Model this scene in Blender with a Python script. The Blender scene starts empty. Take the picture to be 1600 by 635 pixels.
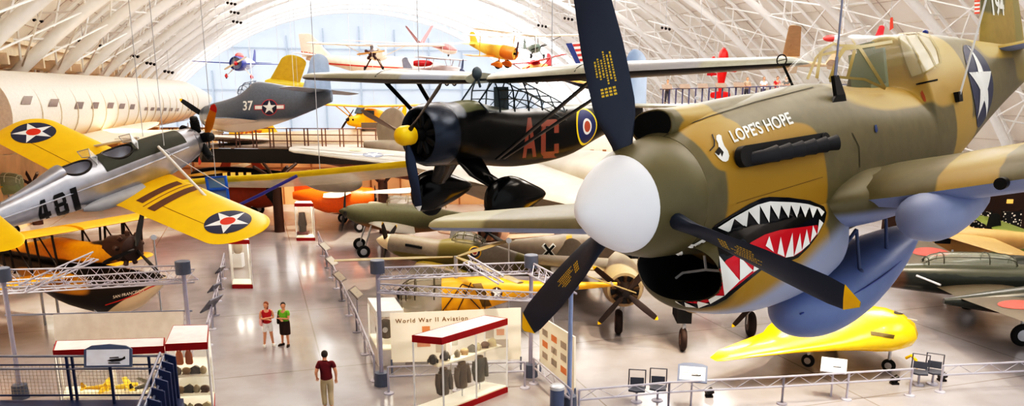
import bpy, bmesh, math, random
from mathutils import Vector, Matrix, Quaternion
from mathutils.bvhtree import BVHTree
from mathutils.geometry import tessellate_polygon
random.seed(7)
PI = math.pi
SC = bpy.context.scene
COL = SC.collection
# ------------------------------------------------------------------ camera model (photo treated as 1600x635)
FPX, CY, EYE = 1250.0, 440.0, 9.0
PITCH = math.atan(300.0 / FPX)
CP, SP = math.cos(PITCH), math.sin(PITCH)
EYEV = Vector((0, 0, EYE))

def ray(px, py):
    a, b = (px - 800) / FPX, (py - CY) / FPX
    return Vector((a, CP - b * SP, -SP - b * CP))

def at(px, py, depth):            # point seen at a pixel, a given distance along the optical axis
    return EYEV + ray(px, py) * depth

def ground(px, py, z=0.0):        # point of a horizontal plane seen at a pixel
    d = ray(px, py)
    return EYEV + d * ((z - EYE) / d.z)

def at_y(px, py, Y):              # point of the vertical plane y = Y seen at a pixel
    d = ray(px, py)
    return EYEV + d * (Y / d.y)

# ------------------------------------------------------------------ materials
def srgb(c):
    if isinstance(c, str):
        c = c.lstrip('#'); c = [int(c[i:i + 2], 16) for i in (0, 2, 4)]
    o = []
    for v in c[:3]:
        v = v / 255.0
        o.append(v / 12.92 if v <= 0.04045 else ((v + 0.055) / 1.055) ** 2.4)
    return (*o, 1.0)

class NT:
    def __init__(s, name):
        s.m = bpy.data.materials.new(name); s.m.use_nodes = True
        s.t = s.m.node_tree; s.b = s.t.nodes['Principled BSDF']
    def n(s, typ, **kw):
        nd = s.t.nodes.new(typ)
        for k, v in kw.items(): setattr(nd, k, v)
        return nd
    def l(s, a, b): s.t.links.new(a, b)
    def math(s, op, a, b=None, c=None, clamp=False):
        nd = s.n('ShaderNodeMath', operation=op); nd.use_clamp = clamp
        for i, v in enumerate((a, b, c)):
            if v is None: continue
            if isinstance(v, (int, float)): nd.inputs[i].default_value = v
            else: s.l(v, nd.inputs[i])
        return nd.outputs[0]
    def vmath(s, op, a, b=None):
        nd = s.n('ShaderNodeVectorMath', operation=op)
        for i, v in enumerate((a, b)):
            if v is None: continue
            if isinstance(v, (tuple, list)): nd.inputs[i].default_value = v
            else: s.l(v, nd.inputs[i])
        return nd.outputs['Value'] if op in ('DOT_PRODUCT', 'LENGTH', 'DISTANCE') else nd.outputs[0]
    def mix(s, f, a, b):
        nd = s.n('ShaderNodeMix', data_type='RGBA')
        for i, v in ((0, f), (6, a), (7, b)):
            if isinstance(v, (int, float)): nd.inputs[i].default_value = v
            elif isinstance(v, tuple): nd.inputs[i].default_value = v
            else: s.l(v, nd.inputs[i])
        return nd.outputs[2]
    def smooth(s, v, lo, hi):
        nd = s.n('ShaderNodeMapRange', interpolation_type='SMOOTHSTEP')
        s.l(v, nd.inputs[0]); nd.inputs[1].default_value = lo; nd.inputs[2].default_value = hi
        return nd.outputs[0]
    def noise(s, vec, scale, detail=2.0):
        nd = s.n('ShaderNodeTexNoise'); nd.inputs['Scale'].default_value = scale; nd.inputs['Detail'].default_value = detail
        if vec is not None: s.l(vec, nd.inputs['Vector'])
        return nd

MATS = {}
def mat(name, col, rough=0.5, metal=0.0, var=0.06, scale=3.0, coat=0.0, emit=0.0, alpha=1.0, trans=0.0, spec=0.5):
    if name in MATS: return MATS[name]
    k = NT(name); c = srgb(col)
    tc = k.n('ShaderNodeTexCoord')
    ns = k.noise(tc.outputs['Object'], scale, 3.0)
    lo = tuple(v * (1 - var) for v in c[:3]) + (1,); hi = tuple(min(1, v * (1 + var)) for v in c[:3]) + (1,)
    f = k.smooth(ns.outputs[0], 0.3, 0.7)
    col_out = k.mix(f, lo, hi)
    k.l(col_out, k.b.inputs['Base Color'])
    k.b.inputs['Roughness'].default_value = rough; k.b.inputs['Metallic'].default_value = metal
    k.b.inputs['Specular IOR Level'].default_value = spec
    k.b.inputs['Coat Weight'].default_value = coat
    if emit: k.l(col_out, k.b.inputs['Emission Color']); k.b.inputs['Emission Strength'].default_value = emit
    k.b.inputs['Alpha'].default_value = alpha
    k.b.inputs['Transmission Weight'].default_value = trans
    if trans: k.b.inputs['IOR'].default_value = 1.02
    MATS[name] = k.m
    return k.m

def camo(name, base, blobs, rough=0.5, belly=None, wob=0.12, metal=0.0):
    """base paint, soft-edged patches ((centre),(half size),colour[,soft]) in object space, belly=(colour, z level, softness, slope)"""
    k = NT(name); tc = k.n('ShaderNodeTexCoord'); P = tc.outputs['Object']
    nz = k.noise(P, 1.3, 2.0)
    off = k.vmath('SUBTRACT', nz.outputs['Color'], (0.5, 0.5, 0.5))
    sc = k.n('ShaderNodeVectorMath', operation='SCALE'); k.l(off, sc.inputs[0]); sc.inputs['Scale'].default_value = wob * 2
    PW = k.vmath('ADD', P, sc.outputs[0])
    fine = k.noise(P, 9.0, 4.0)
    c = srgb(base)
    cur = k.mix(k.smooth(fine.outputs[0], 0.3, 0.7), tuple(v * .93 for v in c[:3]) + (1,), tuple(v * 1.05 for v in c[:3]) + (1,))
    for b in blobs:
        soft = b[3] if len(b) > 3 else 0.35
        v = k.vmath('DIVIDE', k.vmath('SUBTRACT', PW, tuple(b[0])), tuple(b[1]))
        v2 = k.vmath('MULTIPLY', v, v); v4 = k.vmath('MULTIPLY', v2, v2)
        d = k.vmath('DOT_PRODUCT', v4, (1, 1, 1))
        cur = k.mix(k.smooth(d, 1 + soft, 1 - soft), cur, srgb(b[2]))
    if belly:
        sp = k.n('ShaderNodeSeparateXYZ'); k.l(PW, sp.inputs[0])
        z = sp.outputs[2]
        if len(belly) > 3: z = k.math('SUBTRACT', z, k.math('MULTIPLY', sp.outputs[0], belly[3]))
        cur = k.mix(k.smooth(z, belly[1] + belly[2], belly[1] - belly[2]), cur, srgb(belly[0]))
    k.l(cur, k.b.inputs['Base Color']); k.b.inputs['Roughness'].default_value = rough; k.b.inputs['Metallic'].default_value = metal
    MATS[name] = k.m
    return k.m

# ------------------------------------------------------------------ mesh builder
def basis(d, hint=None):
    d = Vector(d).normalized()
    h = Vector(hint) if hint else (Vector((0, 0, 1)) if abs(d.z) < 0.95 else Vector((1, 0, 0)))
    u = h.cross(d).normalized(); v = d.cross(u).normalized()
    return u, v, d

class MB:
    def __init__(s): s.v = []; s.f = []; s.m = []; s.k = 0
    def add(s, vs, fs):
        o = len(s.v); s.v += [tuple(x) for x in vs]
        for f in fs: s.f.append(tuple(i + o for i in f)); s.m.append(s.k)
        return s
    def box(s, c, size, rz=0.0, M=None):
        hx, hy, hz = (x / 2 for x in size); R = M if M is not None else Matrix.Rotation(rz, 3, 'Z')
        vs = [Vector(c) + R @ Vector((x * hx, y * hy, z * hz)) for x in (-1, 1) for y in (-1, 1) for z in (-1, 1)]
        return s.add(vs, [(0, 1, 3, 2), (4, 6, 7, 5), (0, 4, 5, 1), (2, 3, 7, 6), (0, 2, 6, 4), (1, 5, 7, 3)])
    def bar(s, a, b, w, h=None, hint=None):
        h = h or w; a = Vector(a); b = Vector(b); u, v, d = basis(b - a, hint)
        M = Matrix((u, v, d)).transposed()
        return s.box((a + b) / 2, (w, h, (b - a).length), M=M)
    def cyl(s, a, b, r0, r1=None, n=12, cap=True):
        r1 = r0 if r1 is None else r1
        return s.loft([s.ring(a, Vector(b) - Vector(a), r0, n), s.ring(b, Vector(b) - Vector(a), r1, n)], cap, cap)
    @staticmethod
    def ring(c, d, r, n=12, ry=None):
        u, v, _ = basis(d); ry = r if ry is None else ry
        return [Vector(c) + u * (r * math.cos(2 * PI * i / n)) + v * (ry * math.sin(2 * PI * i / n)) for i in range(n)]
    def tube(s, pts, r, n=8, closed=False):
        pts = [Vector(p) for p in pts]; N = len(pts); rings = []
        for i, p in enumerate(pts):
            a = pts[(i - 1) % N] if (i > 0 or closed) else p; b = pts[(i + 1) % N] if (i < N - 1 or closed) else p
            d = (b - a); rr = r[i] if isinstance(r, (list, tuple)) else r
            rings.append(s.ring(p, d, rr, n))
        # keep rings aligned
        for i in range(1, N):
            best = min(range(n), key=lambda k: sum((rings[i][(j + k) % n] - rings[i - 1][j]).length_squared for j in range(0, n, max(1, n // 4))))
            rings[i] = [rings[i][(j + best) % n] for j in range(n)]
        if closed: rings.append(rings[0])
        return s.loft(rings, not closed, not closed)
    def loft(s, rings, cap0=True, cap1=True, closed=True):
        n = len(rings[0]); vs = [p for r in rings for p in r]; fs = []
        for i in range(len(rings) - 1):
            for j in range(n if closed else n - 1):
                k = (j + 1) % n
                fs.append((i * n + j, i * n + k, (i + 1) * n + k, (i + 1) * n + j))
        if cap0: fs.append(tuple(reversed(range(n))))
        if cap1: fs.append(tuple(range((len(rings) - 1) * n, len(rings) * n)))
        return s.add(vs, fs)
    def lathe(s, prof, c=(0, 0, 0), d=(0, 0, 1), n=24, cap0=True, cap1=True):
        c = Vector(c); d = Vector(d).normalized()
        return s.loft([s.ring(c + d * t, d, max(r, 1e-4), n) for t, r in prof], cap0, cap1)
    def sphere(s, c, r, n=12, m=8):
        rx, ry, rz = (r, r, r) if isinstance(r, (int, float)) else r
        rings = []
        for i in range(m + 1):
            a = -PI / 2 + PI * i / m; q = max(math.cos(a), 1e-3)
            rings.append([Vector(c) + Vector((rx * q * math.cos(2 * PI * j / n), ry * q * math.sin(2 * PI * j / n), rz * math.sin(a))) for j in range(n)])
        return s.loft(rings, True, True)
    def prism(s, poly, off):      # polygon of 3D points extruded by a vector
        p = [Vector(q) for q in poly]; o = Vector(off); n = len(p)
        return s.loft([p, [q + o for q in p]], True, True)
    def quad(s, a, b, c, d): return s.add([a, b, c, d], [(0, 1, 2, 3)])
    def build(s, name, material, parent=None, smooth=False, M=None):
        me = bpy.data.meshes.new(name)
        me.from_pydata(s.v, [], s.f)
        for q in (material if isinstance(material, (list, tuple)) else [material]): me.materials.append(q)
        if s.k or any(s.m): me.polygons.foreach_set('material_index', s.m)
        bm = bmesh.new(); bm.from_mesh(me); bmesh.ops.recalc_face_normals(bm, faces=bm.faces); bm.to_mesh(me); bm.free()
        if smooth:
            me.polygons.foreach_set('use_smooth', [True] * len(me.polygons))
            try: me.set_sharp_from_angle(angle=math.radians(smooth if smooth > 1 else 40))
            except Exception: pass
        me.update()
        o = bpy.data.objects.new(name, me); COL.objects.link(o)
        if parent: o.parent = parent
        if M is not None: o.matrix_local = M
        return o

# ------------------------------------------------------------------ scene objects
def tag(o, label=None, cat=None, group=None, kind=None):
    if label: o['label'] = label
    if cat: o['category'] = cat
    if group: o['group'] = group
    if kind: o['kind'] = kind
    return o
def root(name, label, cat, loc=(0, 0, 0), rz=0.0, group=None, M=None):
    o = bpy.data.objects.new(name, None); COL.objects.link(o); o.empty_display_size = 0.2
    if M is not None: o.matrix_world = M
    else: o.matrix_world = Matrix.Translation(Vector(loc)) @ Matrix.Rotation(rz, 4, 'Z')
    return tag(o, label, cat, group)
def struct(name, mb, m, smooth=False, label=None):
    o = mb.build(name, m, None, smooth); o['kind'] = 'structure'
    if label: o['label'] = label
    return o
def copy_tree(o, M=None, label=None, group=None, parent=None):
    c = o.copy(); COL.objects.link(c)
    if parent: c.parent = parent
    if M is not None: c.matrix_world = M
    if label: c['label'] = label
    if group: c['group'] = group
    for ch in list(o.children): copy_tree(ch, parent=c)
    return c
def pose(fwd, left, up, T):
    f = Vector(fwd).normalized(); l = Vector(left); l = (l - f * l.dot(f)).normalized(); u = f.cross(l)
    M = Matrix((f, l, u)).transposed().to_4x4(); M.translation = Vector(T)
    return M
def euler_pose(T, heading, pitch=0, bank=0):   # heading: angle of the nose from +x in the ground plane
    return Matrix.Translation(Vector(T)) @ Matrix.Rotation(math.radians(heading), 4, 'Z') @ Matrix.Rotation(-math.radians(pitch), 4, 'Y') @ Matrix.Rotation(math.radians(bank), 4, 'X')

# ------------------------------------------------------------------ aircraft pieces (local axes: x forward, y to port, z up)
def cat(p0, p1, p2, p3, t):
    return [0.5 * (2 * b + (c - a) * t + (2 * a - 5 * b + 4 * c - d) * t * t + (3 * b - a - 3 * c + d) * t ** 3) for a, b, c, d in zip(p0, p1, p2, p3)]
def hull(mb, secs, n=32, sub=4, cap0=True, cap1=True, lin=False):
    """secs: (x, half width, z top, z bottom, exponent[, z of widest])"""
    S = []
    for q in secs:
        q = list(q)
        if len(q) < 5: q.append(2.2)
        if len(q) < 6: q.append((q[2] + q[3]) / 2)
        S.append(q)
    st = []
    for i in range(len(S) - 1):
        a, b, c, d = S[max(i - 1, 0)], S[i], S[i + 1], S[min(i + 2, len(S) - 1)]
        for k in range(sub):
            t = k / sub
            st.append([x + (y - x) * t for x, y in zip(b, c)] if lin else cat(a, b, c, d, t))
    st.append(S[-1]); rings = []
    for x, hw, zt, zb, e, zc in st:
        r = []
        for j in range(n):
            a = 2 * PI * j / n; sn, cs = math.sin(a), math.cos(a); pw = 2.0 / e
            y = max(hw, 1e-3) * math.copysign(abs(sn) ** pw, sn)
            z = zc + ((zt - zc) if cs > 0 else (zc - zb)) * math.copysign(abs(cs) ** pw, cs)
            r.append(Vector((x, y, z)))
        rings.append(r)
    mb.loft(rings, cap0, cap1)
    return rings
def airfoil(n=9):
    up = []
    for i in range(n + 1):
        t = 0.5 * (1 - math.cos(PI * i / n))
        up.append((t, 5 * (0.2969 * math.sqrt(t) - 0.126 * t - 0.3516 * t ** 2 + 0.2843 * t ** 3 - 0.1036 * t ** 4)))
    return up
AF = airfoil()
def wing(mb, secs, thick=0.12, camber=0.015, tip=True, tipn=10, vert=False):
    """secs: (spanwise y, x of leading edge, chord, z); a rounded tip closes the last one. vert: y and z swap (a fin)"""
    secs = [list(s)[:4] for s in secs]
    if tip:
        y0, x0, c0, z0 = secs[-1]; yp, xp, cp, zp = secs[-2]
        L = tip if not isinstance(tip, bool) else c0 * 0.42
        sg = 1 if y0 > yp else -1; dzy = (z0 - zp) / (y0 - yp)
        for i in range(1, tipn + 1):
            a = (PI / 2) * i / tipn * 0.985; q = math.cos(a)
            dx = x0 - c0 * 0.42 * (1 - q); secs.append([y0 + sg * L * math.sin(a), dx, c0 * q, z0 + dzy * sg * L * math.sin(a)])
    rings = []
    for y, x, c, z in secs:
        th = thick[0] if isinstance(thick, tuple) else thick
        r = []
        for t, h in AF: r.append((t, h * th / 0.2 * 0.2 + camber * 4 * t * (1 - t)))
        for t, h in reversed(AF[1:-1]): r.append((t, -h * th / 0.2 * 0.2 * 0.8 + camber * 4 * t * (1 - t)))
        rr = []
        for t, h in r:
            p = (x - t * c, y, z + h * c)
            if vert: p = (x - t * c, z + h * c, y)
            rr.append(Vector(p))
        rings.append(rr)
    mb.loft(rings, True, True)
    return rings
def blade(mb, phi, R, w, root_r=0.09, r0=0.25, th=0.03, pitch=(65, 22), c=(0, 0, 0), sgn=1, square=False):
    """propeller blade in the y-z plane about x, phi measured from +z toward +y"""
    u = Vector((0, math.sin(phi), math.cos(phi))); t = Vector((0, math.cos(phi), -math.sin(phi))) * sgn; ax = Vector((1, 0, 0))
    rings = []; N = 14
    for i in range(N + 1):
        q = i / N; r = r0 + (R - r0) * q
        k = min(1, q / 0.28); k = k * k * (3 - 2 * k)
        ww = root_r * (1 - k) + (w / 2) * k * (1 - 0.25 * max(0, q - 0.55) / 0.45)
        if not square and q > 0.86: ww *= math.sqrt(max(0.02, 1 - ((q - 0.86) / 0.142) ** 2))
        tt = root_r * (1 - k) + (th / 2) * k * (1.25 - q)
        an = math.radians(pitch[0] + (pitch[1] - pitch[0]) * q)
        e1 = t * math.cos(an) + ax * math.sin(an); e2 = ax * math.cos(an) - t * math.sin(an)
        rings.append([Vector(c) + u * r + e1 * (ww * math.cos(2 * PI * j / 12)) + e2 * (tt * math.sin(2 * PI * j / 12)) for j in range(12)])
    mb.loft(rings, True, True)
    return rings
def wheel(parent, c, r, w, axis=(0, 1, 0), tyre=None, hubm=None, name='wheel'):
    mb = MB(); mb.lathe([(-w / 2, r * .55), (-w / 2, r * .82), (-w * .32, r * .96), (0, r), (w * .32, r * .96), (w / 2, r * .82), (w / 2, r * .55)], c, axis, 24)
    o = mb.build(name, tyre or M_TYRE, parent, 50)
    hb = MB(); hb.lathe([(-w * .55, .02), (-w * .5, r * .52), (w * .5, r * .52), (w * .55, .02)], c, axis, 16)
    hb.build('wheel_hub', hubm or M_STEEL, o, 40)
    return o

def cut(o, cutters):           # carve openings; the result is baked into the mesh
    for cm in cutters:
        c = cm.build('cutter', M_DARK, o.parent); md = o.modifiers.new('b', 'BOOLEAN'); md.object = c; md.operation = 'DIFFERENCE'; md.solver = 'EXACT'
        bpy.context.view_layer.update()
        me = bpy.data.meshes.new_from_object(o.evaluated_get(bpy.context.evaluated_depsgraph_get())); o.modifiers.clear()
        o.data = me; bpy.data.objects.remove(c)
def hull_arc(mb, secs, a0, a1, n=24, sub=4, grow=.012):   # a patch of skin over a hull, from angle a0 to a1 (0 = top)
    t = MB(); rings = hull(t, [[q[0], q[1] + grow, q[2] + grow, q[3]] + list(q[4:]) for q in secs], n=n * 4, sub=sub)
    k0, k1 = round(a0 / (2 * PI) * n * 4), round(a1 / (2 * PI) * n * 4)
    mb.loft([[r[j % (n * 4)] for j in range(k0, k1 + 1)] for r in rings], False, False, closed=False)
def R4(*q): return [[(x0, y0), (x1, y0), (x1, y1), (x0, y1)] for x0, y0, x1, y1 in q]
GLYPH = {  # block letters in a unit box
    'A': [[(0, 0), (.26, 0), (.62, 1), (.38, 1)], [(.74, 0), (1, 0), (.62, 1), (.38, 1)], [(.2, .22), (.8, .22), (.74, .4), (.26, .4)]],
    'C': R4((0, .14, .27, .86)) + [[(0, .14), (.14, 0), (.86, 0), (1, .14), (1, .17), (0, .17)], [(0, .86), (.14, 1), (.86, 1), (1, .86), (1, .83), (0, .83)]] + R4((.73, .14, 1, .36), (.73, .64, 1, .86)),
    'E': R4((0, 0, .27, 1), (.2, 0, 1, .17), (.2, .83, 1, 1), (.2, .42, .8, .58)),
    '4': [[(.5, 0), (.8, 0), (.8, 1), (.5, 1)], [(0, .22), (1, .22), (1, .42), (0, .42)], [(0, .42), (.26, .42), (.6, 1), (.42, 1)]],
    '8': R4((0, .12, .3, .46), (.7, .12, 1, .46), (.04, .54, .3, .88), (.7, .54, .96, .88), (.1, .43, .9, .58)) + [[(0, .14), (.14, 0), (.86, 0), (1, .14), (1, .18), (0, .18)], [(.04, .86), (.16, 1), (.84, 1), (.96, .86), (.96, .82), (.04, .82)]],
    '1': R4((0, 0, 1, 1))}
def stroke(pts, w):
    q = []
    for (a, b) in zip(pts, pts[1:]):
        d = Vector((b[0] - a[0], b[1] - a[1])); d.normalize(); nx, ny = -d.y * w / 2, d.x * w / 2; e = w * .2
        q.append([(a[0] - d.x * e + nx, a[1] - d.y * e + ny), (b[0] + d.x * e + nx, b[1] + d.y * e + ny), (b[0] + d.x * e - nx, b[1] + d.y * e - ny), (a[0] - d.x * e - nx, a[1] - d.y * e - ny)])
    return q
# ------------------------------------------------------------------ surface markings laid on a mesh
def bvh_of(objs):     # in world space
    vs, fs = [], []
    bpy.context.view_layer.update()
    for o in objs:
        k = len(vs); W = o.matrix_world
        vs += [W @ v.co for v in o.data.vertices]
        fs += [tuple(i + k for i in p.vertices) for p in o.data.polygons]
    return BVHTree.FromPolygons(vs, fs)
def fill2d(polys):
    """polys: outer loops (lists of (a,b)); returns verts, tris"""
    V, T = [], []
    for p in polys:
        loops = p if isinstance(p[0][0], (list, tuple)) else [p]
        pts = [Vector((a, b, 0)) for lp in loops for a, b in lp]
        tri = tessellate_polygon([[Vector((a, b, 0)) for a, b in lp] for lp in loops])
        k = len(V); V += pts; T += [tuple(i + k for i in t) for t in tri]
    return V, T
def densify(V, T, L):
    bm = bmesh.new(); vv = [bm.verts.new(v) for v in V]
    for t in T:
        try: bm.faces.new([vv[i] for i in t])
        except ValueError: pass
    bmesh.ops.remove_doubles(bm, verts=bm.verts, dist=1e-6)
    for _ in range(7):
        es = [e for e in bm.edges if e.calc_length() > L]
        if not es: break
        bmesh.ops.subdivide_edges(bm, edges=es, cuts=1)
        bmesh.ops.triangulate(bm, faces=bm.faces)
    bm.verts.index_update()
    V2 = [v.co.copy() for v in bm.verts]; T2 = [tuple(v.index for v in f.verts) for f in bm.faces]
    bm.free(); return V2, T2
def decal(name, material, parent, bvh, polys, fn, L, off=0.004, text_mesh=None, label=None):
    """fn(a,b) -> (origin, direction) in world space; each point of the flat marking is laid on the surface it hits"""
    V, T = text_mesh if text_mesh else fill2d(polys)
    V, T = densify(V, T, L)
    W = parent.matrix_world.inverted(); out, ok = [], []
    for v in V:
        o, d = fn(v.x, v.y); h = bvh.ray_cast(o, d.normalized())
        if h[0] is None: out.append((0, 0, 0)); ok.append(False); continue
        nrm = h[1] if h[1].dot(d) < 0 else -h[1]
        out.append(tuple(W @ (h[0] + nrm * off))); ok.append(True)
    mb = MB(); F = [t for t in T if all(ok[i] for i in t)]
    if not F: print('EMPTY DECAL', name); return None
    used = sorted({i for t in F for i in t}); ix = {u: i for i, u in enumerate(used)}
    mb.add([out[i] for i in used], [tuple(ix[i] for i in t) for t in F])
    me = bpy.data.meshes.new(name); me.from_pydata(mb.v, [], mb.f); me.materials.append(material)
    me.polygons.foreach_set('use_smooth', [True] * len(me.polygons)); me.update()
    o = bpy.data.objects.new(name, me); COL.objects.link(o); o.parent = parent
    if label: o['label'] = label
    return o
def fn_px(a, b): return EYEV, ray(a, b)
def fn_local(rt, o, u, v, n):     # markings drawn in a plane of the thing: point o + a*u + b*v, dropped along -n
    W = rt.matrix_world.copy(); o, u, v, n = map(Vector, (o, u, v, n)); R = W.to_3x3()
    def f(a, b): return W @ (o + u * a + v * b + n * 3.0), R @ (-n)
    return f
def star(r, k=0.382, rot=0.0, c=(0, 0)):
    return [(c[0] + (r if i % 2 == 0 else r * k) * math.sin(rot + PI * i / 5), c[1] + (r if i % 2 == 0 else r * k) * math.cos(rot + PI * i / 5)) for i in range(10)]
def disc(r, n=28, c=(0, 0), ry=None):
    return [(c[0] + r * math.cos(2 * PI * i / n), c[1] + (ry or r) * math.sin(2 * PI * i / n)) for i in range(n)]
def annulus(r, r2, n=28, c=(0, 0)):
    q = []
    for i in range(n):
        a, b = 2 * PI * i / n, 2 * PI * (i + 1) / n
        q.append([(c[0] + R * math.cos(t), c[1] + R * math.sin(t)) for R, t in ((r2, a), (r, a), (r, b), (r2, b))])
    return q
def text_mesh(s, size=1.0, bold=0.0, xs=1.0, align='CENTER', space=1.0):
    cu = bpy.data.curves.new('lettering', 'FONT'); cu.body = s; cu.size = size; cu.offset = bold; cu.align_x = align; cu.align_y = 'CENTER'; cu.resolution_u = 3; cu.space_character = space
    o = bpy.data.objects.new('lettering', cu); COL.objects.link(o); bpy.context.view_layer.update()
    me = o.evaluated_get(bpy.context.evaluated_depsgraph_get()).to_mesh()
    V = [Vector((v.co.x * xs, v.co.y, 0)) for v in me.vertices]; T = []
    for p in me.polygons:
        vs = list(p.vertices); T += [(vs[0], vs[i], vs[i + 1]) for i in range(1, len(vs) - 1)]
    bpy.data.objects.remove(o); bpy.data.curves.remove(cu)
    return V, T
def flat_text(name, s, material, parent, o, u, v, size, bold=0.0, xs=1.0, off=0.0, align='CENTER', space=1.0):
    V, T = text_mesh(s, size, bold, xs, align, space); o, u, v = Vector(o), Vector(u).normalized(), Vector(v).normalized(); n = u.cross(v)
    me = bpy.data.meshes.new(name); me.from_pydata([tuple(o + u * p.x + v * p.y + n * off) for p in V], [], T); me.materials.append(material); me.update()
    ob = bpy.data.objects.new(name, me); COL.objects.link(ob); ob.parent = parent
    return ob

# shared paints
M_TYRE = mat('rubber', '1b1a1a', .8); M_STEEL = mat('steel', 'b9bcc2', .35, .6); M_BLACK = mat('black_paint', '141416', .45)
M_WHITE = mat('white_paint', 'f2f2ee', .45); M_DARK = mat('dark_recess', '08080a', .9); M_YELLOW = mat('yellow_paint', 'f7c400', .35)
M_RED = mat('red_paint', 'c01a20', .4); M_NAVY = mat('navy_paint', '1c2a4c', .4); M_GREYP = mat('grey_paint', '7d8494', .5)
M_GLASS = mat('clear_glazing', 'f4f7fa', .05, alpha=.16, spec=.6); M_CABLE = mat('cable', 'b4b6bc', .5)
# ================================================================== camera
cam = bpy.data.cameras.new('camera'); camo_ = bpy.data.objects.new('camera', cam); COL.objects.link(camo_)
cam.sensor_width = 36.0; cam.lens = 36.0 * FPX / 1600.0; cam.shift_y = (CY - 317.5) / 1600.0; cam.clip_end = 500; cam.clip_start = .05
camo_.location = EYEV; camo_.rotation_euler = (PI / 2 - PITCH, 0, 0)
SC.camera = camo_
SC.view_settings.view_transform = 'Standard'; SC.view_settings.look = 'None'; SC.view_settings.exposure = -0.12
# ================================================================== the hangar
ax_ = ray(390, 140); AX = Vector((ax_.x, ax_.y, 0)).normalized(); LA = Vector((AX.y, -AX.x, 0))
def HV(lat, z, d): return LA * lat + AX * d + Vector((0, 0, z))
VC, VZ, VR = 22.0, -24.5, 51.0
def arc(th, d, r=VR): return HV(VC + r * math.sin(th), VZ + r * math.cos(th), d)
DEND = 172.0
def floor_material():
    k = NT('polished_concrete'); tc = k.n('ShaderNodeTexCoord'); P = tc.outputs['Object']
    n1 = k.noise(P, .12, 3.0); n2 = k.noise(P, 1.1, 5.0)
    c = k.mix(k.smooth(n1.outputs[0], .35, .65), srgb('9d989a'), srgb('a9a6aa'))
    c = k.mix(k.math('MULTIPLY', k.smooth(n2.outputs[0], .35, .7), .35), c, srgb('878184'))
    # saw-cut joints, a grid turned with the hall
    mp = k.n('ShaderNodeMapping'); k.l(P, mp.inputs[0]); mp.inputs['Rotation'].default_value = (0, 0, -math.atan2(AX.x, AX.y) * -1)
    sp = k.n('ShaderNodeSeparateXYZ'); k.l(mp.outputs[0], sp.inputs[0])
    def joint(o, per, ph):
        f = k.math('FRACT', k.math('ADD', k.math('DIVIDE', o, per), ph))
        return k.math('LESS_THAN', k.math('ABSOLUTE', k.math('SUBTRACT', f, .5)), .0035)
    j = k.math('MAXIMUM', joint(sp.outputs[0], 7.6, .28), joint(sp.outputs[1], 7.6, .1))
    c = k.mix(k.math('MULTIPLY', j, .55), c, srgb('6b635e'))
    k.l(c, k.b.inputs['Base Color'])
    k.l(k.math('ADD', k.math('MULTIPLY', n2.outputs[0], .14), .08), k.b.inputs['Roughness'])
    k.b.inputs['Specular IOR Level'].default_value = .75
    return k.m
M_FLOOR = floor_material()
f = MB(); f.quad((-70, -10, 0), (110, -10, 0), (110, 190, 0), (-70, 190, 0)); struct('floor', f, M_FLOOR)
M_SHELL = mat('ceiling_panels', 'eee7df', .8, var=.05, scale=.25)
M_TRUSS = mat('white_truss', 'fbf9f6', .5, var=.02)
M_SEAM = mat('ceiling_seam', 'cfc6bd', .8)
th0, th1, NA = math.radians(-61.3), math.radians(61.3), 56
def strip(d0, d1, r=VR, a0=th0, a1=th1, n=NA):
    mb = MB(); A = [arc(a0 + (a1 - a0) * i / n, d0, r) for i in range(n + 1)]; B = [arc(a0 + (a1 - a0) * i / n, d1, r) for i in range(n + 1)]
    mb.loft([A, B], False, False, closed=False); return mb
struct('ceiling', strip(-6, 138), M_SHELL, 60)
M_SKY = mat('skylight_glazing', 'ffffff', .6, emit=2.0, var=0)
struct('window_1', strip(138, DEND), M_SKY, 60)
M_END = mat('end_wall_panels', 'bcc8d6', .8, var=.03, scale=.3, emit=.16)  # slight emission brightens the wall itself; the panels are no lamp
e = MB(); e.add([arc(th0 + (th1 - th0) * i / NA, DEND, VR) for i in range(NA + 1)], [tuple(range(NA + 1))]); struct('wall_end', e, M_END)
e = MB()
for i in range(-5, 6):
    la = VC + i * 7.2; h = VZ + math.sqrt(VR ** 2 - (la - VC) ** 2) - 5
    e.bar(HV(la, 0, DEND - .3), HV(la, h, DEND - .3), .25)
for z in (9, 17): e.bar(HV(-12, z, DEND - .3), HV(54, z, DEND - .3), .18)
struct('trim_1', e, mat('mullion', '9fadbf', .6))
# seams and purlins on the inner skin
s = MB()
for i in range(1, 40):
    th = th0 + (th1 - th0) * i / 40; s.bar(arc(th, -6, VR - .03), arc(th, 150, VR - .03), .10, .05)
for d in range(0, 150, 4):
    pts = [arc(th0 + (th1 - th0) * i / 40, d, VR - .03) for i in range(41)]
    for a, b in zip(pts, pts[1:]): s.bar(a, b, .06, .04)
struct('trim_2', s, M_SEAM)
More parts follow.
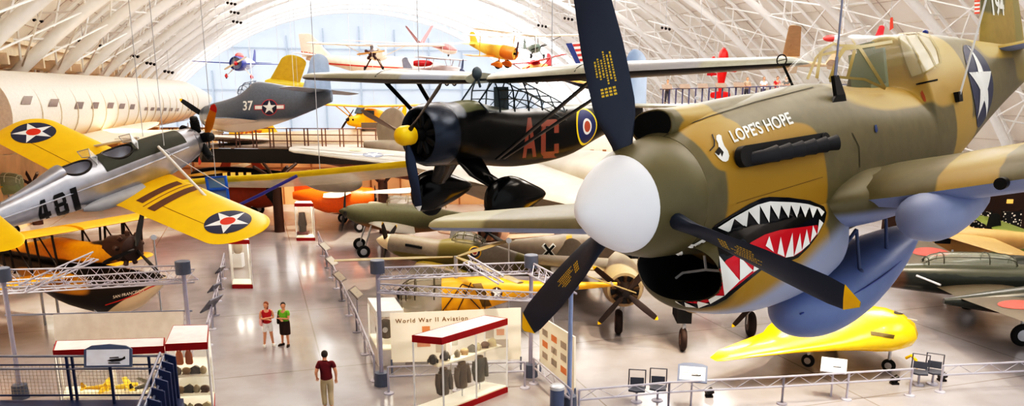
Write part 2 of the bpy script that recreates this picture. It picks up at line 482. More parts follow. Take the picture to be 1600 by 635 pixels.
# arched tube trusses
def rib(d, k):
    mb = MB(); n = 44; aa = [th0 + (th1 - th0) * i / n for i in range(n + 1)]
    mb.tube([arc(a, d, VR - 2.3) for a in aa], .36, 8)
    for o in (-1.5, 1.5): mb.tube([arc(a, d + o, VR - .35) for a in aa], .15, 6)
    for i in range(0, n):
        mb.tube([arc(aa[i], d + (1.5 if i % 2 else -1.5), VR - .35), arc(aa[i + 1], d, VR - 2.3)], .075, 5)
        mb.tube([arc(aa[i + 1], d + (1.5 if i % 2 else -1.5), VR - .35), arc(aa[i], d, VR - 2.3)], .075, 5)
    return mb
RIBD = list(range(8, 172, 9))
for k, d in enumerate(RIBD): struct('trim_%d' % (k + 3), rib(d, k), M_TRUSS, 50)
pm = MB(); n = 44; aa = [th0 + (th1 - th0) * i / n for i in range(n + 1)]
for i in range(2, n, 4):
    for d0, d1 in zip(RIBD, RIBD[1:]):
        pm.tube([arc(aa[i], d0, VR - 2.3), arc(aa[i], d1, VR - .5)], .07, 5)
        pm.tube([arc(aa[i], d0, VR - 2.3), arc(aa[i + 2 if i + 2 <= n else i], d1, VR - 2.3)], .06, 5)
        pm.tube([arc(aa[i], d1, VR - 2.3), arc(aa[i + 2 if i + 2 <= n else i], d0, VR - 2.3)], .06, 5)
struct('trim_30', pm, M_TRUSS, 50)
# ledge that runs along the left springing
lg = MB()
def band(la, z0, z1, w, d0, d1): lg.add([HV(l, z, d) for d in (d0, d1) for z in (z0, z1) for l in (la - w, la)], [(0, 1, 3, 2), (4, 6, 7, 5), (0, 4, 5, 1), (2, 3, 7, 6), (0, 2, 6, 4), (1, 5, 7, 3)])
band(-12.6, 10.85, 11.5, 3, 10, 150); band(-12.2, 11.5, 11.75, 3, 10, 150)
for d in range(14, 150, 4): band(-12.1, 10.3, 10.9, 2.5, d, d + .35)
struct('trim_31', lg, mat('ledge_cream', 'f0dcc2', .7))
w = MB(); w.quad(HV(-15, 0, -6), HV(-15, 0, 150), HV(-15, 11, 150), HV(-15, 11, -6)); struct('wall_left', w, mat('left_wall', 'e2c09a', .8, var=.15, scale=.4))

# ---------------------------------------------------------------- light
world = bpy.data.worlds.new('world'); SC.world = world; world.use_nodes = True
bg = world.node_tree.nodes['Background']; bg.inputs[0].default_value = (.95, .975, 1.0, 1); bg.inputs[1].default_value = 1.15
def area(p, tgt, size, watts, col=(1, .975, .94)):
    l = bpy.data.lights.new('hall_fill_light', 'AREA'); l.shape = 'RECTANGLE'; l.size, l.size_y = size; l.energy = watts; l.color = col
    o = bpy.data.objects.new('hall_fill_light', l); COL.objects.link(o); o.location = p
    o.rotation_euler = (Vector(tgt) - Vector(p)).to_track_quat('-Z', 'Y').to_euler(); return o
def spot(p, tgt, watts, ang=60, col=(1, .8, .58), r=.15, blend=.6):
    l = bpy.data.lights.new('gallery_spot', 'SPOT'); l.energy = watts; l.color = col; l.spot_size = math.radians(ang); l.spot_blend = blend; l.shadow_soft_size = r
    o = bpy.data.objects.new('gallery_spot', l); COL.objects.link(o); o.location = p
    o.rotation_euler = (Vector(tgt) - Vector(p)).to_track_quat('-Z', 'Y').to_euler(); return o
for d in (12, 38, 66, 98, 130):
    for la in (2, 22, 42):
        area(HV(la, 22.5, d), HV(la, 0, d), (12, 10), (900 if la == 2 else 1000) if d == 12 else 2800)
        area(HV(la, 21.5, d), HV(la, 40, d), (14, 12), 3000 if d == 12 else 5000)     # uplights washing the vault

# warm gallery spots over the exhibits
for (px, py, w, an) in ((60, 470, 14000, 50), (180, 430, 14000, 45), (120, 350, 22000, 55), (40, 300, 26000, 55), (220, 360, 18000, 50), (720, 600, 5000, 40), (700, 440, 8000, 50), (880, 520, 5000, 45), (1000, 560, 4500, 50), (1250, 580, 4500, 50), (1480, 540, 3500, 50), (1100, 600, 3000, 50), (1400, 610, 3000, 50), (480, 300, 15000, 55), (620, 310, 8000, 55), (880, 330, 3500, 55), (1540, 420, 3500, 50), (420, 330, 12000, 45), (560, 360, 12000, 50), (300, 300, 14000, 50), (700, 330, 3500, 55)):
    g = ground(px, py); hz = 5.5 if px < 330 else 14; spot(g + Vector((1.5, -3, hz)), g, w * (.16 if px < 330 else 1.25), an + (30 if px < 330 else 0), r=.25)
for d in (26, 52): area(HV(-9, 6.2, d), HV(-6, 0, d + 1), (4, 8), 420, (1, .88, .7))  # added warm fill lamps, no fixtures, to brighten the left side
# contrast of the photograph's print
vs_ = SC.view_settings; vs_.use_curve_mapping = True; cm_ = vs_.curve_mapping; cv_ = cm_.curves[3]
cv_.points.new(.06, .024); cv_.points.new(.25, .205); cv_.points.new(.6, .64); cm_.update()
# ================================================================== shark-mouthed fighter
# rigging: where a cable meets the vault
def vault_z(p, r=VR - .3):
    la = Vector((p[0], p[1], 0)).dot(LA) - VC
    return VZ + math.sqrt(max(1, r * r - la * la))
def hang(parent, pts, r=.008, lean=(0, 0), m=None, mw=None):
    """suspension cables from points of a thing (own axes) straight up to the vault trusses"""
    W = parent.matrix_world; WI = W.inverted()
    for p in pts:
        a = W @ Vector(p); t = Vector((a.x + lean[0], a.y + lean[1], 0)); t.z = vault_z(t)
        mb = MB(); mb.tube([WI @ a, WI @ t], r, 6); mb.build('suspension_cable', m or M_CABLE, parent)
OLIVE, TAN, SKYB = '6c6446', 'a68633', '8c9cc4'
def build_warhawk():
    W = pose((-.74, -.6712, -.044), (.6541, -.7333, .1853), (0, 0, 1), (.844, 5.512, EYE - .755))
    R = root('fighter_aircraft', 'olive and tan camouflaged fighter with shark mouth and white spinner, hanging at front right', 'fighter plane', M=W)
    bpy.context.view_layer.update()
    blobs = [((-1.13, .5, -.06), (.66, .8, .46), 'a5822a', .12), ((-.62, .4, .30), (.26, .4, .20), 'a5822a', .2), ((-1.1, .5, -.72), (.62, .8, .36), 'a5822a', .2), ((-.62, .15, .58), (.2, .4, .12), TAN, .4),
             ((-3.55, .3, .66), (1.1, .5, .27), 'ad8f48', .35), ((-4.85, .35, .40), (.30, .4, .75), 'ad8f48', .3), ((-4.5, .3, .62), (.5, .5, .30), 'ad8f48', .35),
             ((-5.2, .3, -.25), (.38, .4, .42), 'ad8f48', .3), ((-6.9, .1, 1.02), (.9, .5, .22), 'a2883c', .4), ((-7.9, .1, .8), (.5, .5, .3), '8e7c40', .4),
             ((-2.3, 0, .95), (2.6, .5, .16), 'b39c58', .3)]
    m = camo('warhawk_fuselage_paint', OLIVE, blobs, .42, ('9aa3bb', -.62, .10, .16), wob=.06)
    mb = MB()
    hull(mb, [(-.27, .425, .43, -.43, 2.0), (-.42, .44, .50, -.45, 2.0), (-.75, .455, .57, -.52, 2.15), (-1.1, .465, .60, -.68, 2.3), (-1.6, .475, .655, -.72, 2.4), (-2.2, .485, .70, -.70, 2.4), (-2.6, .49, .69, -.66, 2.4),
              (-3.2, .49, .63, -.62, 2.4, .0), (-3.8, .485, .62, -.56, 2.3, .03), (-4.0, .485, .62, -.55, 2.2, .03), (-4.06, .485, 1.07, -.54, 2.1, .03), (-4.14, .485, 1.09, -.53, 2.05, .04), (-4.3, .48, 1.11, -.52, 2.0, .08), (-4.6, .465, 1.125, -.46, 2.0, .16), (-5.0, .44, 1.13, -.38, 2.0, .28), (-5.6, .385, 1.11, -.22, 2.0), (-6.4, .30, 1.06, .02, 2.0),
              (-7.3, .20, 1.02, .26, 2.0), (-8.2, .11, 1.0, .48, 2.0), (-8.75, .03, .98, .62, 2.0)], n=48, sub=5)
    fus = mb.build('fuselage', m, R, 50)
    # chin cowl with the open intake
    mb = MB(); n = 48
    chin = [(-.31, .36, -.36, -.80, 2.3), (-.36, .41, -.34, -.875, 2.4), (-.46, .435, -.30, -.925, 2.4), (-.7, .45, -.2, -.985, 2.4), (-1.15, .462, -.1, -1.035, 2.4), (-1.7, .47, 0, -1.035, 2.4), (-2.1, .46, 0, -.97, 2.4)]
    rg = hull(mb, chin, n=n, sub=5, cap0=False)
    tilt = .30
    # lean the lip back toward the bottom
    for i, v in enumerate(mb.v):
        x, y, z = v; k = max(0, min(1, (-.2 - x) / .35)); k = max(0, 1 - max(0, (-.31 - x)) / .9)
        mb.v[i] = (x + (z + .36) * tilt * k, y, z)
    mb.v = [(x, y * (1.03 if -2.0 < x < -.6 and z < -.25 else 1.0), z) for x, y, z in mb.v]
    cowl = mb.build('chin_cowl', camo('warhawk_chin_paint', OLIVE, blobs[:3], .42, ('9aa3bb', -1.09, .08, -.3), wob=.04), R, 50)
    tun = MB(); r0 = [Vector(mb.v[j]) for j in range(n)]; cen = Vector((-.38, 0, -.58))
    rings = [r0] + [[Vector((p.x - dx, p.y * s, cen.z + (p.z - cen.z) * s)) for p in r0] for dx, s in ((.02, .955), (.12, .93), (.35, .90), (.8, .88))]
    tun.loft(rings, False, True)
    tn = tun.build('air_intake', mat('intake_black', '0b0b0c', .6), R, 50)
    sp = MB(); c0 = Vector((-.72, 0, -.62))
    sp.tube([c0 + Vector((0, -.36, -.10)), c0 + Vector((0, -.22, -.02)), c0, c0 + Vector((0, .22, -.02)), c0 + Vector((0, .36, -.10))], .012, 6)
    sp.tube([c0, c0 + Vector((0, 0, .30))], .012, 6)
    sp.build('radiator_divider', mat('pale_edge', 'c8c8c8', .4), tn)
    # carburettor scoop on the cowl top
    mb = MB(); hull(mb, [(-.30, .17, .60, .40, 2.4), (-.34, .19, .615, .36, 2.4), (-.7, .2, .62, .3, 2.3), (-1.4, .18, .66, .3, 2.2), (-2.0, .1, .66, .3, 2.2)], n=24, sub=3, cap0=False); sc = mb.build('carburettor_scoop', m, R, 60)
    mb = MB(); hull(mb, [(-.302, .168, .597, .403, 2.4), (-.5, .14, .57, .43, 2.4)], n=24, sub=1); mb.build('scoop_mouth', M_DARK, sc)
    # spinner
    sp = MB(); sp.lathe([(-.27, .425), (-.25, .43), (-.1, .415), (.05, .375), (.14, .335)], (0, 0, 0), (1, 0, 0), 48, True, False)
    ring = sp.build('spinner', mat('warhawk_olive', '6b6446', .42), R, 40)
    sp = MB(); sp.lathe([(.135, .334), (.15, .334), (.25, .287), (.36, .215), (.46, .135), (.525, .072), (.555, .03), (.562, .001)], (0, 0, 0), (1, 0, 0), 48, True, True)
    cap = sp.build('spinner_cap', mat('spinner_white', 'f1f3f8', .5, var=.01), ring, 60); cap['label'] = 'white spinner cap'
    # propeller
    navy = mat('blade_paint', '2c3547', .45); ph0 = math.radians(115.1)
    marks = mat('stencil_yellow', 'd8b93c', .5)
    for k in range(3):
        ph = ph0 + k * 2 * PI / 3; bl = MB(); blade(bl, ph, 1.676, .295, .062, .30, .036, ((62, 26), (40, 0), (58, 24))[k], sgn=-1)
        b = bl.build('propeller_blade', navy, R, 60)
        # tip: last rings again a hair larger
        tp = MB(); rg = []
        V = bl.v; N = len(V) // 12
        for i in range(N):
            ringv = [Vector(V[i * 12 + j]) for j in range(12)]; c = sum(ringv, Vector()) / 12
            if (c.yz).length > 1.54: rg.append([c + (p - c) * 1.04 + (p - c).normalized() * .002 for p in ringv])
        tp.loft(rg, True, True); tp.build('blade_tip', mat('tip_yellow', 'f4c400', .4), b, 60)
        bv = bvh_of([b]); u = Vector((0, math.sin(ph), math.cos(ph))); t = Vector((0, math.cos(ph), -math.sin(ph)))
        fl = fn_local(R, (0, 0, 0), u, -t, (1, 0, 0))
        rows = []
        for r_ in range(6):
            w0 = (.20, .16, .22, .12, .14, .10)[r_]; x = .93 - w0 / 2
            y = -.045 + r_ * .017
            while x < .93 + w0 / 2:
                l = random.uniform(.008, .02); rows.append([(x, y), (x + l, y), (x + l, y + .009), (x, y + .009)]); x += l + .006
        for r_ in range(3):
            for q in range(4): rows.append([(.74 + r_ * .022, -.035 + q * .02), (.755 + r_ * .022, -.035 + q * .02), (.755 + r_ * .022, -.021 + q * .02), (.74 + r_ * .022, -.021 + q * .02)])
        decal('stencil_marks', marks, b, bv, rows, fl, .05, .002)
        if k != 0: pass
    # wings
    wcam = camo('warhawk_wing_paint', OLIVE, [((-2.6, 1.45, 0), (2, .22, .7), 'a88c4a', .2), ((-2.4, -5.0, 0), (2, .9, .5), '9c9570', .35), ((-2.6, -1.0, 0), (2, .5, .5), TAN, .3)], .38, wob=.07)
    und = mat('warhawk_underside', '939dbb', .42)
    for sg, z0 in ((1, -.32), (-1, -.44)):
        mb = MB(); wing(mb, [(sg * .25, -2.12, 2.5, z0 - .02), (sg * .6, -2.0, 2.5, z0), (sg * 1.0, -1.88, 2.46, z0 + .02), (sg * 2.2, -1.82, 2.3, z0 + .09), (sg * 5.0, -1.95, 1.45, z0 + .25)], .16, .012, .72)
        wob = mb.build('wing', [wcam, und], R, 50)
        for p in wob.data.polygons:
            if p.normal.z < -.25: p.material_index = 1
        mb = MB(); mb.sphere((0, 0, 0), 1, 20, 14)
        for i, v in enumerate(mb.v):
            x, y, z = v; k = 1 if x > 0 else 3.6
            mb.v[i] = (-2.0 + x * .30 * k, sg * 1.16 + y * .25 * (1 if x > 0 else (1 + .3 * x)), z0 - .15 + z * .20 * (1 if x > 0 else 1 + .35 * x))
        mb.build('undercarriage_fairing', und, R, 60)
        gm = MB(); 
        for gy in (1.7, 1.98):
            gm.lathe([(0, .042), (.06, .042), (.06, .03), (-.08, .029)], (-1.93 + .1, sg * gy, z0 + .055), (1, 0, 0), 16, True, True)
            gm.cyl((-1.78, sg * gy, z0 + .055), (-1.769, sg * gy, z0 + .055), .029, n=14)
        gm.build('gun_port', [M_BLACK], wob, 40)
        # fillet
        mb = MB(); hull(mb, [(-1.74, .36, z0 + .06, z0 - .08, 2.0), (-1.86, .56, z0 + .13, z0 - .17, 2.1), (-2.05, .78, z0 + .19, z0 - .24, 2.1), (-2.5, .98, z0 + .25, z0 - .26, 2.1), (-3.4, .95, z0 + .2, z0 - .18, 2.1), (-4.4, .7, z0 + .1, z0 - .08, 2.0), (-5.1, .38, z0 + .06, z0 - .0, 2.0)], n=32, sub=4)
        mb.v = [(x, max(y, 0) * 1.0 if sg > 0 else min(y, 0), z) for x, y, z in mb.v]
        mb.build('wing_fillet', camo('warhawk_fillet_paint', OLIVE, [], .42, ('939dbb', -.41, .04), wob=.03), R, 60)
    # tail
    tm = camo('warhawk_tail_paint', '9c8742', [((-7.2, 0, 1.75), (.45, .4, .38), '6f6a48', .3), ((-8.2, 0, 1.2), (.2, .4, .9), '8a814a', .4)], .45, wob=.07)
    mb = MB(); wing(mb, [(.85, -6.72, 1.75, 0), (1.2, -6.86, 1.58, 0), (1.75, -7.02, 1.30, 0)], .09, 0, .35, vert=True); fin = mb.build('tail_fin', tm, R, 50)
    for sg in (1, -1):
        mb = MB(); wing(mb, [(sg * .05, -6.95, 1.15, .93), (sg * 1.5, -7.15, .85, .93)], .09, 0, .35); tp = mb.build('tailplane', [tm, und], R, 50)
        for p in tp.data.polygons:
            if p.normal.z < -.25: p.material_index = 1
    # belly drop tank
    tank = MB(); hull(tank, [(-1.72, .02, -1.19, -1.23, 2, -1.21), (-1.76, .13, -1.09, -1.33, 2), (-1.9, .26, -.99, -1.44, 2.0), (-2.2, .36, -.93, -1.50, 2.1), (-2.7, .39, -.86, -1.45, 2.1), (-3.3, .36, -.80, -1.28, 2.1), (-3.9, .26, -.80, -1.05, 2.0), (-4.25, .12, -.82, -.95, 2), (-4.4, .02, -.87, -.89, 2)], n=36, sub=4)
    tblue = mat('drop_tank_blue', '7585ae', .38, var=.04); tk = tank.build('drop_tank', tblue, R, 60)
    sm = MB(); pts = []
    for i in range(41):
        t = i / 40; x = -1.74 - 2.6 * t; hwv = .392 * math.sin(PI * min(1, max(.02, t)) ** .72) ** .62; pts.append((x, hwv * .99 + .004, -1.20 + .30 * t))
    sm.tube(pts, .007, 6); sm.build('tank_seam', mat('tank_seam_blue', '4a5a94', .5), tk)
    st = MB()
    for (x0, y0, z0_, x1, y1, z1) in ((-2.55, .30, -.62, -2.55, .29, -1.0), (-3.05, .34, -.6, -3.15, .27, -.93), (-2.55, .30, -.62, -2.2, .12, -.98), (-3.05, -.3, -.6, -3.15, -.27, -.93)):
        st = MB(); st.tube([(x0, y0, z0_), (x1, y1, z1)], .016, 8); bo = st.build('tank_brace', mat('brace_blue', '4d5878', .4), R, 50)
        st = MB(); st.sphere((x1, y1, z1), .035, 10, 6); st.build('brace_foot', mat('brace_blue', '4d5878', .4), bo, 60)
    # canopy
    gl = mat('canopy_glass', 'f0f2ea', .05, alpha=.12)
    mb = MB(); hull(mb, [(-2.22, .12, .715, .6, 2.0), (-2.45, .27, .83, .5, 2.2), (-2.75, .37, .98, .45, 2.2), (-3.0, .40, 1.06, .45, 2.15), (-3.5, .42, 1.10, .45, 2.1), (-4.08, .43, 1.125, .45, 2.1)], n=40, sub=4, cap0=False, cap1=False)
    can = mb.build('canopy', gl, R, 60)
    bv = bvh_of([can]); fr = mat('canopy_frame', '9a8648', .45)
    frames = stroke([(1262, 124), (1275, 92), (1288, 78), (1303, 69), (1312, 72)], 4) + stroke([(1276, 122), (1283, 84)], 5) + stroke([(1283, 87), (1310, 81)], 4) + stroke([(1297, 124), (1309, 92), (1319, 77), (1342, 74)], 6) + stroke([(1342, 74), (1381, 136)], 5) + stroke([(1324, 120), (1335, 80)], 5) + stroke([(1340, 75), (1393, 66)], 5) + stroke([(1296, 127), (1312, 121), (1350, 124), (1382, 138)], 4) + stroke([(1312, 72), (1335, 72)], 3) + stroke([(1330, 60), (1336, 71)], 3)
    decal('canopy_frame', fr, can, bv, frames, fn_px, 6, .006)
    ck = MB(); ck.box((-3.55, 0, .60), (.36, .36, .06)); ck.box((-3.75, 0, .76), (.06, .34, .42)); ck.box((-3.74, 0, 1.0), (.05, .16, .1)); ck.build('pilot_seat', mat('cockpit_green', '7d8468', .7), R)
    # surface markings
    bv = bvh_of([fus]); bvc = bvh_of([fus, cowl]); PX = fn_px
    rear = [[(1404, 58), (1432, 55), (1450, 60), (1462, 80), (1466, 100), (1458, 108), (1436, 117), (1426, 121), (1416, 98)]]
    decal('rear_quarter_window', mat('cream_glazing', 'b8aa84', .3), R, bv, rear, PX, 2.5, .016)
    decal('window_frame', fr, R, bv, stroke([(1403, 58), (1415, 96), (1425, 122)], 2.5) + stroke([(1412, 56), (1432, 90), (1441, 115)], 1.5) + stroke([(1430, 55), (1450, 85), (1460, 106)], 1.5) + stroke([(1404, 57), (1432, 54), (1450, 58), (1463, 80), (1467, 100), (1440, 117), (1425, 122)], 2.5), PX, 3, .024)
    ink = mat('mouth_black', '0d0f14', .12); rd = mat('mouth_red', 'c8142c', .3); wt = mat('tooth_white', 'f0efe8', .4); nv = mat('insignia_navy', '333a55', .5)
    outer = [(1112, 357), (1117, 352), (1142, 336), (1170, 319), (1190, 310), (1202, 308), (1232, 309), (1265, 313.6), (1286.7, 323), (1291, 332.5), (1288, 346.7), (1277, 368), (1263, 387), (1246.5, 403), (1232, 409), (1210, 414), (1190, 422), (1158, 448), (1135.5, 467), (1117, 477), (1094.5, 482), (1069, 478), (1047, 466), (1034, 452), (1040, 452), (1055, 463), (1069, 469), (1088, 468), (1109, 452), (1122, 425), (1124, 400), (1118, 372)]
    decal('shark_mouth', ink, R, bvc, [outer], PX, 5, .003)
    red = [(1134, 407), (1150, 398), (1173, 379), (1194.5, 367), (1218, 360), (1246.5, 356), (1276, 352), (1279, 360), (1274, 369), (1251, 394), (1239, 401), (1223, 403), (1185, 420), (1157, 442), (1133, 460), (1118, 468), (1097, 475), (1072, 472), (1048, 461), (1036, 451), (1041, 452), (1055, 462), (1069, 468), (1088, 467), (1109, 451), (1122, 424)]
    decal('mouth_lining', rd, R, bvc, [red], PX, 5, .006)
    A = lambda L: [(1100 + x / 4.232, 290 + y / 4.232) for x, y in L]
    B = lambda L: [(1000 + x / 3.173, 300 + y / 3.173) for x, y in L]
    up = [[(85, 275), (180, 215), (195, 215), (165, 308)], [(180, 215), (270, 165), (288, 165), (275, 280), (195, 217)], [(270, 165), (350, 125), (362, 130), (362, 262), (288, 168)], [(350, 125), (430, 105), (432, 125), (425, 245), (362, 132)],
          [(430, 105), (500, 108), (503, 130), (487, 222), (432, 127)], [(500, 108), (565, 110), (568, 128), (552, 215), (503, 132)], [(565, 110), (628, 116), (630, 130), (608, 218), (568, 130)], [(628, 116), (685, 124), (690, 140), (663, 215), (630, 132)], [(685, 124), (735, 140), (742, 152), (713, 218), (690, 142)], [(735, 140), (760, 152), (790, 178), (770, 208), (742, 154)]]
    lowA = [[(755, 225), (782, 250), (740, 330)], [(713, 265), (738, 322), (697, 375)], [(672, 290), (692, 385), (640, 430)], [(628, 315), (640, 430), (588, 465)], [(578, 312), (586, 468), (530, 478)], [(500, 340), (526, 472), (478, 452)], [(425, 338), (455, 442), (400, 402)]]
    lowB = [[(490, 325), (556, 390), (490, 442)], [(560, 355), (592, 378), (556, 398)], [(390, 318), (490, 440), (420, 512)], [(330, 508), (420, 512), (350, 552)], [(282, 536), (345, 552), (292, 572)], [(222, 543), (282, 570), (228, 566)], [(158, 520), (215, 562), (182, 545)], [(160, 298), (212, 290), (207, 320)], [(228, 275), (322, 222), (322, 242), (280, 272)]]
    decal('shark_teeth', wt, R, bvc, [A(t) for t in up + lowA] + [B(t) for t in lowB], PX, 4, .010)
    E_ = lambda L: [(1000 + x / 3.175, 130 + y / 3.175) for x, y in L]
    decal('shark_eye', wt, R, bv, [E_([(378, 262), (390, 256), (402, 262), (406, 285), (416, 312), (434, 338), (441, 362), (436, 384), (424, 392), (408, 389), (388, 372), (369, 349), (380, 340), (388, 322), (386, 300), (376, 280)])], PX, 4, .004)
    decal('eye_pupil', ink, R, bv, [E_([(369, 346), (390, 318), (412, 345), (404, 368), (397, 346), (388, 362)])] + stroke(E_([(356, 258), (367, 290), (366, 315), (345, 338)]), 1.8), PX, 4, .007)
    V, T = text_mesh("LOPE'S HOPE", 1.0, .022, .60)
    wmax = max(v.x for v in V) - min(v.x for v in V)
    decal('nose_lettering', wt, R, bv, None, lambda a, b: (EYEV, ray(1189 + a / wmax * 93 + (-b) * 12.5, 200.5 - a / wmax * 30 - b * 24.5)), .06, .004, text_mesh=(V, T))
    # insignia: ellipse seen on the flank, drawn in the side plane
    S = fn_local(R, (-5.63, 0, .50), (1, 0, 0), (0, 0, 1), (0, 1, 0))
    decal('insignia_disc', nv, R, bv, [disc(.46, 40)], S, .06, .004)
    decal('insignia_star', wt, R, bv, [star(.45)], S, .06, .008)
    bf = bvh_of([fin]); V, T = text_mesh('194', .36, .012, .85)
    decal('tail_number', wt, R, bf, None, fn_local(R, (-7.32, 0, 1.47), (-1, 0, 0), (0, 0, 1), (0, 1, 0)), .05, .004, text_mesh=(V, T))
    decal('panel_slot', M_DARK, R, bv, stroke([(1432, 132), (1464, 125)], 2.4), PX, 6, .005)
    decal('red_marker', mat('marker_red', 'a8552c', .6), R, bv, [[(1438, 146), (1441, 141), (1445, 150), (1447, 159), (1443, 159)]], PX, 5, .005)
    decal('blue_marker', mat('marker_blue', '23407c', .5), R, bv, [[(1366, 196), (1369, 195), (1371, 204), (1369, 208), (1366, 205)]], PX, 5, .005)
    for pl in (stroke([(1037, 214), (1065, 199), (1110, 182), (1180, 160), (1270, 137)], 1.2), stroke([(1331, 208), (1342, 230), (1343, 262)], 1.0), stroke([(1150, 318), (1285, 277)], .5)):
        decal('panel_line', mat('panel_line_dark', '3a3626', .7), R, bv, pl, PX, 8, .004)
    # exhaust stacks
    ex = MB(); ex.box((-1.24, .465, .185), (1.14, .04, .15))
    for sx in (-.67, -1.81): ex.cyl((sx, .445, .185), (sx, .495, .185), .075, n=16)
    ebase = ex.build('exhaust_fairing', mat('exhaust_black', '1d1c1e', .55), R, 40)
    for i in range(6):
        q = MB(); x = -.74 - i * .178
        q.loft([MB.ring((x, .47, .165), (-1, .75, 0), .034, 12, .045), MB.ring((x - .10, .53, .165), (-1, .5, .03), .036, 12, .048), MB.ring((x - .215, .565, .17), (-1, .2, .05), .03, 12, .062)], True, False)
        q.loft([MB.ring((x - .215, .565, .17), (-1, .2, .05), .03, 12, .062), MB.ring((x - .17, .553, .168), (-1, .2, .05), .02, 12, .05)], False, True)
        q.build('exhaust_stub', mat('exhaust_pipe', '26262b', .5), ebase, 50)
    # ring sight, spine light, lifting brackets and cables
    W_I = W.inverted()
    rs = MB(); rs.tube([(-2.3, 0, .68), (-2.17, 0, .88)], .012, 6); rs.tube([Vector((-2.155, .045 * math.cos(2 * PI * i / 20), .92 + .045 * math.sin(2 * PI * i / 20))) for i in range(20)], .006, 6, True)
    rs.tube([(-2.155, -.045, .92), (-2.155, .045, .92)], .003, 4); rs.build('ring_sight', M_BLACK, R)
    q = MB(); q.sphere((-5.2, 0, 1.15), (.045, .03, .035), 12, 8); q.build('spine_light', mat('blue_lens', '2b3f8c', .2), R, 60)
    h = bv.ray_cast(EYEV, ray(1303, 150).normalized())[0]; hl = W_I @ h
    br = MB(); br.prism([hl + Vector((.12, .0, -.07)), hl + Vector((-.16, .0, -.10)), hl + Vector((-.1, .02, .0)), hl + Vector((-.02, .02, .16)), hl + Vector((.06, .02, .16)), hl + Vector((.05, .02, .0))], (0, .03, 0))
    bk = br.build('lifting_bracket', M_BLACK, R); top = hl + Vector((.02, .035, .14))
    a = W @ top; d = Vector((.05, .1, 0)); b = Vector((a.x + .05, a.y + .1, vault_z(a)))
    c = MB(); c.tube([W_I @ a, W_I @ b], .009, 8); c.tube([W_I @ a, W_I @ (a + (b - a) * .012)], .014, 8); c.build('suspension_cable', mat('steel_cable', '8b8fa3', .35, .4), R)
    h = bv.ray_cast(EYEV, ray(1494, 152).normalized())[0]; hl2 = W_I @ h
    br = MB(); br.box(hl2 + Vector((0, .02, 0)), (.1, .05, .1)); br.build('lifting_bracket', M_BLACK, R)
    a = W @ (hl2 + Vector((0, .03, 0))); b = Vector((a.x + 2.9, a.y + 1.2, vault_z(a)))
    c = MB(); c.tube([W_I @ a, W_I @ b], .011, 8); c.build('suspension_cable', mat('pale_cable', 'e6e6e6', .4), R)
    return R
WARHAWK = build_warhawk()
